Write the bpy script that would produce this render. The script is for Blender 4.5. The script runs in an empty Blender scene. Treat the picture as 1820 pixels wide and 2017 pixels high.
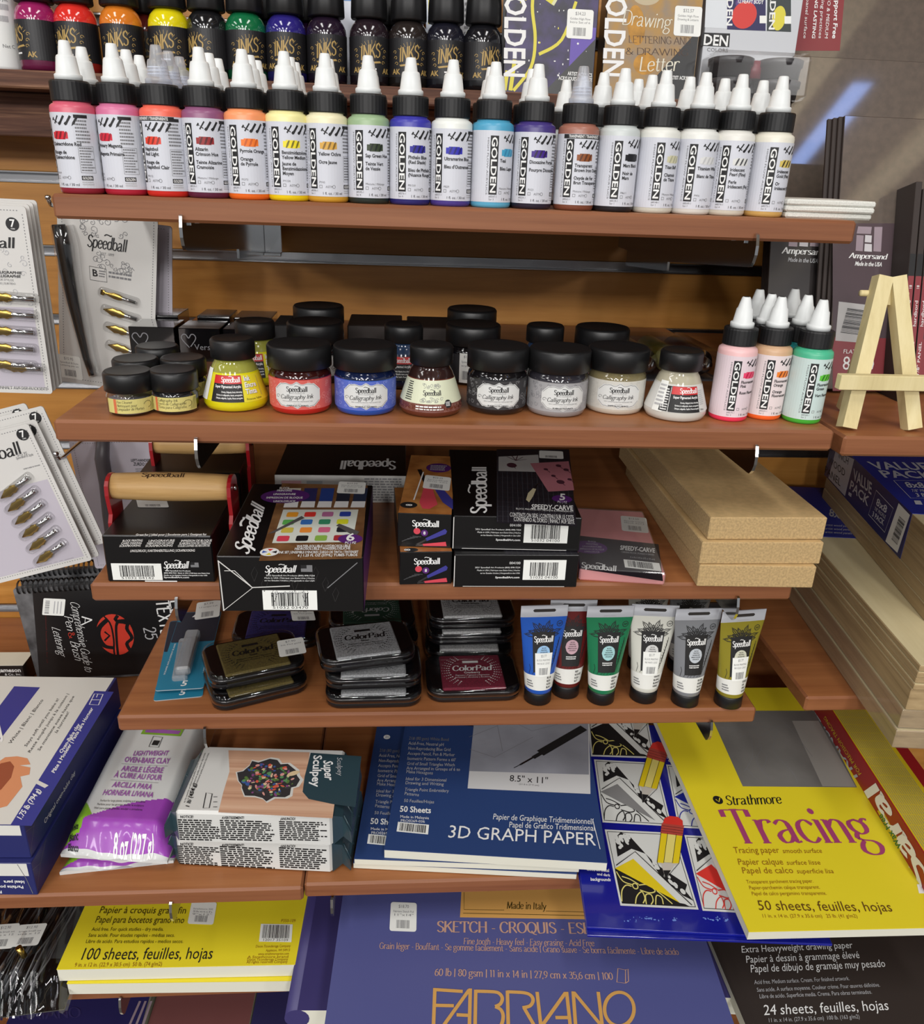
import bpy, math, random
from math import sin, cos, pi, radians
from mathutils import Vector, Matrix

# ---------------------------------------------------------------- camera, world, lights, exposure
# all lengths below are millimetres; x runs along the wall, y into it (wall face y = 0), z up;
# z = 0 is the top of the second shelf, which stands LIFT mm above the shop floor
LIFT = 1100.0
FPX = 1612.55
CAM = Vector((260.55, -1073.46, 183.95))
C = bpy.context.scene.collection
scene = bpy.context.scene

RX, UX, FX = [Vector(v) for v in ((.99713998, -.0670692, .03483648), (-.00615185, .38738254, .92189854), (.07532604, .9194762, -.38586202))]

def W(v): return Vector((v[0]/1000, v[1]/1000, (v[2]+LIFT)/1000))

cd = bpy.data.cameras.new('camera'); co = bpy.data.objects.new('camera', cd); C.objects.link(co)
cd.sensor_fit = 'HORIZONTAL'; cd.sensor_width = 36; cd.lens = FPX*36/1820; cd.clip_start = .01; cd.clip_end = 60
m3 = Matrix((RX, UX, -FX)).transposed()
co.matrix_world = Matrix.Translation(W(CAM)) @ m3.to_4x4()
scene.camera = co
scene.view_settings.view_transform = 'Standard'; scene.view_settings.look = 'None'
scene.view_settings.gamma = 1; scene.view_settings.use_curve_mapping = False
scene.view_settings.exposure = -.04
wd = bpy.data.worlds.new('world'); scene.world = wd; wd.use_nodes = True
wd.node_tree.nodes['Background'].inputs[0].default_value = (.93, .96, 1, 1)
wd.node_tree.nodes['Background'].inputs[1].default_value = WORLD_STRENGTH = .36

def lamp(x, y, z, sx, sy, power, col=(1, .98, .96)):
    l = bpy.data.lights.new('ceiling_light', 'AREA'); l.shape = 'RECTANGLE'; l.size = sx; l.size_y = sy
    l.energy = power; l.color = col
    o = bpy.data.objects.new('ceiling_light', l); C.objects.link(o); o.location = (x, y, z)
    return o
# the shop's ceiling fittings: strips over the aisle, then rows further off aimed towards this wall
for ly, lp, tilt, lxs in ((-1.5, 14, 0, (-3.3, -1.9, -.5, .9)), (-3.9, 32, 0, (-3.3, -1.9, -.5, .9)), (-6.6, 54, 58, (-3.3, -1.9, -.5, .9, 3.6)), (-10.5, 16, 66, (-3.3, -1.9, -.5, .9, 3.6))):
    for lx in lxs:
        lamp(lx, ly, 2.95, .3, 1.2 if not tilt else .5, lp).rotation_euler = (radians(tilt), 0, 0)

# ---------------------------------------------------------------- picture rays (to read positions off known planes)
def ray(px, py): return FX + (px-910)/FPX*RX + (1008.5-py)/FPX*UX
def onz(px, py, z):
    d = ray(px, py); return CAM + d*((z-CAM.z)/d.z)
def ony(px, py, y):
    d = ray(px, py); return CAM + d*((y-CAM.y)/d.y)

# ---------------------------------------------------------------- materials
def lin(c):
    return tuple(((v/255+.055)/1.055)**2.4 if v > 10 else v/255/12.92 for v in c)
def col(c, k=1.0):
    r = lin(c); return (min(r[0]*k, .95), min(r[1]*k, .95), min(r[2]*k, .95), 1)
MATS = {}
def mat(name, c=(200, 200, 200), rough=.5, metal=0, spec=.5, coat=0, coat_ior=1.5, trans=0, alpha=1, emit=None, k=1.0, noise=0, nscale=300, ncol=None):
    if name in MATS: return MATS[name]
    m = bpy.data.materials.new(name); m.use_nodes = True; MATS[name] = m
    nt = m.node_tree; b = nt.nodes['Principled BSDF']
    b.inputs['Base Color'].default_value = col(c, k); b.inputs['Roughness'].default_value = rough
    b.inputs['Metallic'].default_value = metal; b.inputs['Specular IOR Level'].default_value = spec
    b.inputs['Coat Weight'].default_value = coat; b.inputs['Coat Roughness'].default_value = .05; b.inputs['Coat IOR'].default_value = coat_ior
    b.inputs['Transmission Weight'].default_value = trans; b.inputs['Alpha'].default_value = alpha
    if emit:
        b.inputs['Emission Color'].default_value = col(c); b.inputs['Emission Strength'].default_value = emit
    if noise:
        tc = nt.nodes.new('ShaderNodeTexCoord'); n = nt.nodes.new('ShaderNodeTexNoise'); n.inputs['Scale'].default_value = nscale
        n.inputs['Detail'].default_value = 4
        r = nt.nodes.new('ShaderNodeValToRGB'); r.color_ramp.elements[0].position = .35; r.color_ramp.elements[1].position = .65
        c2 = ncol or tuple(v*(1-noise) for v in c)
        r.color_ramp.elements[0].color = col(c2, k); r.color_ramp.elements[1].color = col(c, k)
        nt.links.new(tc.outputs['Object'], n.inputs['Vector']); nt.links.new(n.outputs['Fac'], r.inputs['Fac'])
        nt.links.new(r.outputs['Color'], b.inputs['Base Color'])
    return m
def wood(name, c1, c2, c3, rough=.45, sx=1.2, sy=40, sz=40, dist=1.5, coat=0, spec=.4, k=1.0):
    """grain: noise stretched along one axis, streaks through a ramp"""
    m = bpy.data.materials.new(name); m.use_nodes = True; MATS[name] = m
    nt = m.node_tree; b = nt.nodes['Principled BSDF']; N = nt.nodes.new; L = nt.links.new
    tc = N('ShaderNodeTexCoord'); mp = N('ShaderNodeMapping'); mp.inputs['Scale'].default_value = (sx, sy, sz)
    n1 = N('ShaderNodeTexNoise'); n1.inputs['Scale'].default_value = 1; n1.inputs['Detail'].default_value = 6; n1.inputs['Distortion'].default_value = dist
    n2 = N('ShaderNodeTexNoise'); n2.inputs['Scale'].default_value = 4; n2.inputs['Detail'].default_value = 8; n2.inputs['Roughness'].default_value = .7
    r = N('ShaderNodeValToRGB'); e = r.color_ramp.elements
    e[0].position = .3; e[0].color = col(c1, k); e[1].position = .72; e[1].color = col(c3, k)
    x = e.new(.5); x.color = col(c2, k)
    mx = N('ShaderNodeMix'); mx.data_type = 'FLOAT'; mx.inputs[0].default_value = .35
    L(tc.outputs['Object'], mp.inputs['Vector']); L(mp.outputs[0], n1.inputs['Vector']); L(mp.outputs[0], n2.inputs['Vector'])
    L(n1.outputs['Fac'], mx.inputs[2]); L(n2.outputs['Fac'], mx.inputs[3]); L(mx.outputs[0], r.inputs['Fac'])
    L(r.outputs['Color'], b.inputs['Base Color'])
    b.inputs['Roughness'].default_value = rough; b.inputs['Coat Weight'].default_value = coat; b.inputs['Specular IOR Level'].default_value = spec
    b.inputs['Coat Roughness'].default_value = .25
    return m
def film(name, tint=(255, 255, 255), refl=.12, rough=.05, op=0.0):
    """thin clear plastic: mostly see-through, with a mirror-like sheen that grows at grazing angles"""
    if name in MATS: return MATS[name]
    m = bpy.data.materials.new(name); m.use_nodes = True; MATS[name] = m
    nt = m.node_tree; nt.nodes.clear(); N = nt.nodes.new; L = nt.links.new
    out = N('ShaderNodeOutputMaterial'); t = N('ShaderNodeBsdfTransparent'); g = N('ShaderNodeBsdfGlossy'); lw = N('ShaderNodeLayerWeight')
    lw.inputs['Blend'].default_value = .5; pw = N('ShaderNodeMath'); pw.operation = 'POWER'; pw.inputs[1].default_value = 4
    mu = N('ShaderNodeMath'); mu.operation = 'MULTIPLY_ADD'; mu.inputs[1].default_value = .75; mu.inputs[2].default_value = refl*.5; mu.use_clamp = True
    t.inputs['Color'].default_value = col(tint); g.inputs['Roughness'].default_value = rough; g.inputs['Color'].default_value = (1, 1, 1, 1)
    mx = N('ShaderNodeMixShader'); L(lw.outputs['Facing'], pw.inputs[0]); L(pw.outputs[0], mu.inputs[0]); L(mu.outputs[0], mx.inputs[0])
    L(t.outputs[0], mx.inputs[1]); L(g.outputs[0], mx.inputs[2])
    last = mx
    if op:
        d = N('ShaderNodeBsdfDiffuse'); d.inputs['Color'].default_value = (.8, .8, .8, 1)
        m2 = N('ShaderNodeMixShader'); m2.inputs[0].default_value = op
        L(mx.outputs[0], m2.inputs[1]); L(d.outputs[0], m2.inputs[2]); last = m2
    L(last.outputs[0], out.inputs['Surface'])
    return m

CHERRY = wood('cherry_laminate', (130, 76, 42), (152, 96, 56), (168, 110, 66), rough=.42, sx=3, sy=60, sz=60, dist=.6)
CHERRYE = wood('cherry_edge_band', (114, 66, 40), (133, 83, 53), (146, 94, 62), rough=.45, sx=3, sy=60, sz=110, dist=.6)
GOLDW = wood('golden_wall_veneer', (150, 98, 40), (180, 124, 56), (196, 142, 72), rough=.4, sx=1.6, sy=20, sz=22, dist=2.2)
ROUGHW = wood('rough_dark_plank', (58, 36, 28), (96, 64, 50), (150, 112, 86), rough=.75, sx=5, sy=40, sz=140, dist=1.0)
PINE = wood('pale_pine', (196, 178, 128), (216, 200, 150), (228, 214, 168), rough=.6, sx=60, sy=60, sz=4, dist=.6)
BASS = wood('basswood_face', (200, 184, 140), (214, 200, 158), (224, 212, 174), rough=.55, sx=30, sy=3, sz=30, dist=.5)
BASSE = wood('basswood_edge_shaded', (132, 110, 78), (166, 142, 104), (188, 164, 124), rough=.6, sx=14, sy=4, sz=120, dist=.6)  # edge tone darkened to paint in the shade on the stack's sides
BEECH = wood('beech_handle', (168, 128, 76), (194, 154, 98), (206, 168, 114), rough=.5, sx=8, sy=160, sz=160, dist=.6)
MDFF = mat('fibreboard_face', (208, 176, 124), .6, noise=.06, nscale=180)
MDFE = mat('fibreboard_edge', (192, 162, 114), .9, noise=.14, nscale=500)
CHROME = mat('chrome', (200, 200, 200), .12, metal=1)
ALU = mat('brushed_aluminium', (150, 150, 152), .28, metal=1)
STEEL = mat('dull_steel', (120, 120, 122), .3, metal=1)
BLK = mat('black_plastic', (16, 16, 18), .42)
BLKG = mat('glossy_black_card', (15, 14, 15), .3)
BLKM = mat('matt_black_card', (26, 25, 26), .6)
INK = mat('black_print', (24, 23, 25), .55)
GREY = mat('grey_print', (120, 120, 122), .55)
LGREY = mat('pale_grey_print', (176, 176, 178), .55)
WHITE = mat('white_paper', (228, 228, 226), .6)
WPRINT = mat('white_print', (232, 232, 230), .5)
WPLAS = mat('white_plastic', (236, 238, 236), .35)
LABELW = mat('white_bottle_label', (206, 208, 216), .45)
STICK = mat('price_sticker', (234, 235, 230), .5)
CREAM = mat('cream_paper', (222, 218, 200), .65)
PAGES = mat('paper_block_edge', (214, 212, 196), .8)
CLEAR = film('clear_film')
CLEARH = film('cloudy_film', op=.07, refl=.14)
GLASS = film('clear_glass', (236, 236, 236), .1, .02)
GOLDI = mat('gold_foil_print', (176, 146, 84), .5)
BRASS = mat('brass_nib', (190, 160, 84), .25, metal=1)

# ---------------------------------------------------------------- mesh builder
class MB:
    def __init__(s): s.v = []; s.f = []; s.m = []; s.mats = []; s.sm = []
    def mi(s, m):
        if m not in s.mats: s.mats.append(m)
        return s.mats.index(m)
    def add(s, vs, fs, m, smooth=False):
        o = len(s.v); s.v.extend(tuple(x) for x in vs); i = s.mi(m)
        for f in fs: s.f.append(tuple(o+k for k in f)); s.m.append(i); s.sm.append(smooth)
    def box(s, x0, y0, z0, x1, y1, z1, m, b=0.0, top=None, front=None, xf=None):
        c = min(b, (x1-x0)*.49, (y1-y0)*.49, (z1-z0)*.49) if b else 0
        if c <= 0:
            v = [(x, y, z) for z in (z0, z1) for y in (y0, y1) for x in (x0, x1)]
            F = [((0, 2, 3, 1), m), ((4, 5, 7, 6), top or m), ((0, 1, 5, 4), front or m), ((2, 6, 7, 3), m), ((0, 4, 6, 2), m), ((1, 3, 7, 5), m)]
            if xf: v = [xf(p) for p in v]
            for f, mm in F: s.add([v[k] for k in f], [(0, 1, 2, 3)], mm)
            return
        X, Y, Z = (x0, x1), (y0, y1), (z0, z1); v = []; idx = {}
        for i in (0, 1):
            for j in (0, 1):
                for k in (0, 1):
                    sx, sy, sz = (c if i == 0 else -c), (c if j == 0 else -c), (c if k == 0 else -c)
                    for a, p in enumerate(((X[i], Y[j]+sy, Z[k]+sz), (X[i]+sx, Y[j], Z[k]+sz), (X[i]+sx, Y[j]+sy, Z[k]))):
                        idx[i, j, k, a] = len(v); v.append(xf(p) if xf else p)
        o = len(s.v); s.v.extend(v)
        def q(keys, mm, flip):
            f = [o+idx[k] for k in keys]; f = f[::-1] if flip else f
            s.f.append(tuple(f)); s.m.append(s.mi(mm)); s.sm.append(False)
        for i in (0, 1): q([(i, 0, 0, 0), (i, 1, 0, 0), (i, 1, 1, 0), (i, 0, 1, 0)], m, i == 0)
        for j in (0, 1): q([(0, j, 0, 1), (1, j, 0, 1), (1, j, 1, 1), (0, j, 1, 1)], (front or m) if j == 0 else m, j == 1)
        for k in (0, 1): q([(0, 0, k, 2), (1, 0, k, 2), (1, 1, k, 2), (0, 1, k, 2)], (top or m) if k == 1 else m, k == 0)
        for i in (0, 1):
            for j in (0, 1): q([(i, j, 0, 0), (i, j, 0, 1), (i, j, 1, 1), (i, j, 1, 0)], m, i != j)
        for i in (0, 1):
            for k in (0, 1): q([(i, 0, k, 0), (i, 1, k, 0), (i, 1, k, 2), (i, 0, k, 2)], m, i != k)
        for j in (0, 1):
            for k in (0, 1): q([(0, j, k, 1), (0, j, k, 2), (1, j, k, 2), (1, j, k, 1)], m, j != k)
        for i in (0, 1):
            for j in (0, 1):
                for k in (0, 1): q([(i, j, k, 0), (i, j, k, 1), (i, j, k, 2)], m, (i+j+k) % 2 == 0)
    def lathe(s, prof, m, n=36, cx=0, cy=0, ax='z', smooth=True, caps=True, a0=0, a1=2*pi):
        """prof: (r, z) pairs or (r, z, material of the band above it)"""
        full = abs(a1-a0-2*pi) < 1e-6; k = n if full else n+1
        def P(r, t, z):
            a, b = r*cos(t), r*sin(t)
            if ax == 'z': return (cx+a, cy+b, z)
            if ax == 'x': return (z, cx+a, cy+b)
            return (cx+a, z, cy+b)
        o = len(s.v)
        for p in prof:
            for i in range(k): s.v.append(P(p[0], a0+(a1-a0)*i/n, p[1]))
        flip = ax == 'y'
        for j in range(len(prof)-1):
            mm = prof[j][2] if len(prof[j]) > 2 else m; ii = s.mi(mm)
            for i in range(n):
                i2 = (i+1) % k
                f = (o+j*k+i, o+j*k+i2, o+(j+1)*k+i2, o+(j+1)*k+i)
                s.f.append(f[::-1] if flip else f); s.m.append(ii); s.sm.append(smooth)
        if caps and full:
            m0 = prof[0][2] if len(prof[0]) > 2 else m
            m1 = prof[-1][2] if len(prof[-1]) > 2 else m
            f = tuple(o+i for i in range(k)); g = tuple(o+(len(prof)-1)*k+i for i in range(k))
            s.f.append(f if flip else f[::-1]); s.m.append(s.mi(m0)); s.sm.append(False)
            s.f.append(g[::-1] if flip else g); s.m.append(s.mi(m1)); s.sm.append(False)
    def loft(s, rings, m, smooth=True, caps=True, closed=True, bands=None):
        o = len(s.v); k = len(rings[0])
        for r in rings: s.v.extend(tuple(p) for p in r)
        for j in range(len(rings)-1):
            ii = s.mi(bands[j] if bands else m)
            for i in range(k if closed else k-1):
                i2 = (i+1) % k
                s.f.append((o+j*k+i, o+j*k+i2, o+(j+1)*k+i2, o+(j+1)*k+i)); s.m.append(ii); s.sm.append(smooth)
        if caps and closed:
            s.f.append(tuple(o+i for i in range(k))[::-1]); s.m.append(s.mi(bands[0] if bands else m)); s.sm.append(False)
            s.f.append(tuple(o+(len(rings)-1)*k+i for i in range(k))); s.m.append(s.mi(bands[-1] if bands else m)); s.sm.append(False)
    def tube(s, pts, r, m, n=10):
        pts = [Vector(p) for p in pts]; rings = []
        for i, p in enumerate(pts):
            t = (pts[min(i+1, len(pts)-1)]-pts[max(i-1, 0)]).normalized()
            a = t.orthogonal().normalized()
            if rings:
                a = (last - t*last.dot(t)).normalized()
            last = a; b = t.cross(a)
            rr = r[i] if isinstance(r, (list, tuple)) else r
            rings.append([p+(a*cos(2*pi*j/n)+b*sin(2*pi*j/n))*rr for j in range(n)])
        s.loft(rings, m)
    def prism(s, poly, d0, d1, m, ax='z', side=None):
        """extrude a 2-D outline: ax z -> (x,y), y -> (x,z), x -> (y,z)"""
        def P(p, d): return (p[0], p[1], d) if ax == 'z' else (p[0], d, p[1]) if ax == 'y' else (d, p[0], p[1])
        A = sum(poly[i][0]*poly[(i+1) % len(poly)][1]-poly[(i+1) % len(poly)][0]*poly[i][1] for i in range(len(poly)))
        if A < 0: poly = poly[::-1]
        n = len(poly); o = len(s.v); fl = ax == 'y'
        for d in (d0, d1): s.v.extend(P(p, d) for p in poly)
        a = tuple(o+i for i in range(n)); b = tuple(o+n+i for i in range(n))
        s.f.append(a if fl else a[::-1]); s.m.append(s.mi(m)); s.sm.append(False)
        s.f.append(b[::-1] if fl else b); s.m.append(s.mi(m)); s.sm.append(False)
        for i in range(n):
            j = (i+1) % n; q = (o+i, o+j, o+n+j, o+n+i)
            s.f.append(q[::-1] if fl else q); s.m.append(s.mi(side or m)); s.sm.append(False)
    def grid(s, fn, nu, nv, mf, smooth=True):
        o = len(s.v)
        for j in range(nv+1):
            for i in range(nu+1): s.v.append(tuple(fn(i/nu, j/nv)))
        for j in range(nv):
            for i in range(nu):
                a = o+j*(nu+1)+i; s.f.append((a, a+1, a+nu+2, a+nu+1)); s.m.append(s.mi(mf((i+.5)/nu, (j+.5)/nv))); s.sm.append(smooth)
    def build(s, name, parent=None, shift=None, mw=None):
        me = bpy.data.meshes.new(name)
        sh = shift or (0, 0, 0)
        me.from_pydata([((x-sh[0])/1000, (y-sh[1])/1000, (z-sh[2])/1000) for x, y, z in s.v], [], s.f)
        for m in s.mats: me.materials.append(m)
        me.polygons.foreach_set('material_index', s.m); me.polygons.foreach_set('use_smooth', s.sm); me.update()
        o = bpy.data.objects.new(name, me); C.objects.link(o)
        if parent: o.parent = parent
        return o

def rrect(x0, y0, x1, y1, r, n=5):
    r = min(r, abs(x1-x0)/2-.001, abs(y1-y0)/2-.001); p = []
    for cx, cy, a in ((x1-r, y0+r, -pi/2), (x1-r, y1-r, 0), (x0+r, y1-r, pi/2), (x0+r, y0+r, pi)):
        for i in range(n+1): p.append((cx+r*cos(a+pi/2*i/n), cy+r*sin(a+pi/2*i/n)))
    return p

# ---------------------------------------------------------------- things and parts
def tag(o, label=None, cat=None, group=None, kind=None):
    if label: o['label'] = label
    if cat: o['category'] = cat
    if group: o['group'] = group
    if kind: o['kind'] = kind
    return o
def thing(name, label, cat, loc=(0, 0, 0), rz=0.0, group=None, tilt=None):
    o = bpy.data.objects.new(name, None); C.objects.link(o); o.empty_display_size = .02
    mw = Matrix.Translation(W(loc)) @ Matrix.Rotation(rz, 4, 'Z')
    if tilt: mw = mw @ tilt
    o.matrix_world = mw; o.matrix_basis = mw
    return tag(o, label, cat, group)
def single(name, mb, label, cat, loc=(0, 0, 0), rz=0.0, group=None, tilt=None):
    o = mb.build(name); mw = Matrix.Translation(W(loc)) @ Matrix.Rotation(rz, 4, 'Z')
    if tilt: mw = mw @ tilt
    o.matrix_basis = mw
    return tag(o, label, cat, group)
def struct(name, mb):
    o = mb.build(name); o.matrix_basis = Matrix.Translation(W((0, 0, 0))); return tag(o, kind='structure')
def dup(root, loc, rz=None, label=None, group=None):
    """a copy of a thing with copies of its parts and sub-parts"""
    r = root.copy(); C.objects.link(r)
    e = root.matrix_basis.to_euler()
    r.matrix_basis = Matrix.Translation(W(loc)) @ Matrix.Rotation(e.z if rz is None else rz, 4, 'Z')
    if label: r['label'] = label
    if group: r['group'] = group
    for ch in list(root.children):
        c = ch.copy(); C.objects.link(c); c.parent = r
        for g in ch.children:
            d = g.copy(); C.objects.link(d); d.parent = c
    return r

# ---------------------------------------------------------------- lettering
GLY = {}
CH = 'ABCDEFGHIJKLMNOPQRSTUVWXYZabcdefghijklmnopqrstuvwxyz0123456789.,:;-|/()!$&%#+"\'®™éèàÀÉÈçâôœ¡¿*'
def load_glyphs():
    made = []
    for w, off in ((0, 0.0), (1, .022)):
        for c in CH:
            for body in (c, '|'+c+'|'):
                cu = bpy.data.curves.new('g', 'FONT'); cu.body = body; cu.size = 1; cu.resolution_u = 2; cu.offset = off; cu.fill_mode = 'FRONT'
                o = bpy.data.objects.new('g', cu); C.objects.link(o); made.append((w, c, body, o))
    dg = bpy.context.evaluated_depsgraph_get(); dg.update()
    tmp = {}
    for w, c, body, o in made:
        e = o.evaluated_get(dg); me = e.to_mesh()
        vs = [(v.co.x, v.co.y) for v in me.vertices]; fs = [tuple(p.vertices) for p in me.polygons]
        if body == c and c != '|' or (c == '|' and body == '|'): tmp[w, c, 0] = (vs, fs)
        else: tmp[w, c, 1] = max(v[0] for v in vs)-min(v[0] for v in vs) if vs else 0
        e.to_mesh_clear()
    for w, c, body, o in made:
        cu = o.data; bpy.data.objects.remove(o)
        if cu.users == 0: bpy.data.curves.remove(cu)
    for w in (0, 1):
        bw = tmp[w, '|', 0][0]; bar = max(v[0] for v in bw)-min(v[0] for v in bw)
        pair = tmp[w, '|', 1]           # '|||' spans two advances of the bar plus its width
        adv_bar = (pair-bar)/2
        for c in CH:
            a = adv_bar if c == '|' else tmp[w, c, 1]-bar-adv_bar
            vs, fs = tmp[w, c, 0]; GLY[w, c] = (vs, fs, a)
load_glyphs()
CAPH = max(v[1] for v in GLY[0, 'H'][0])

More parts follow.
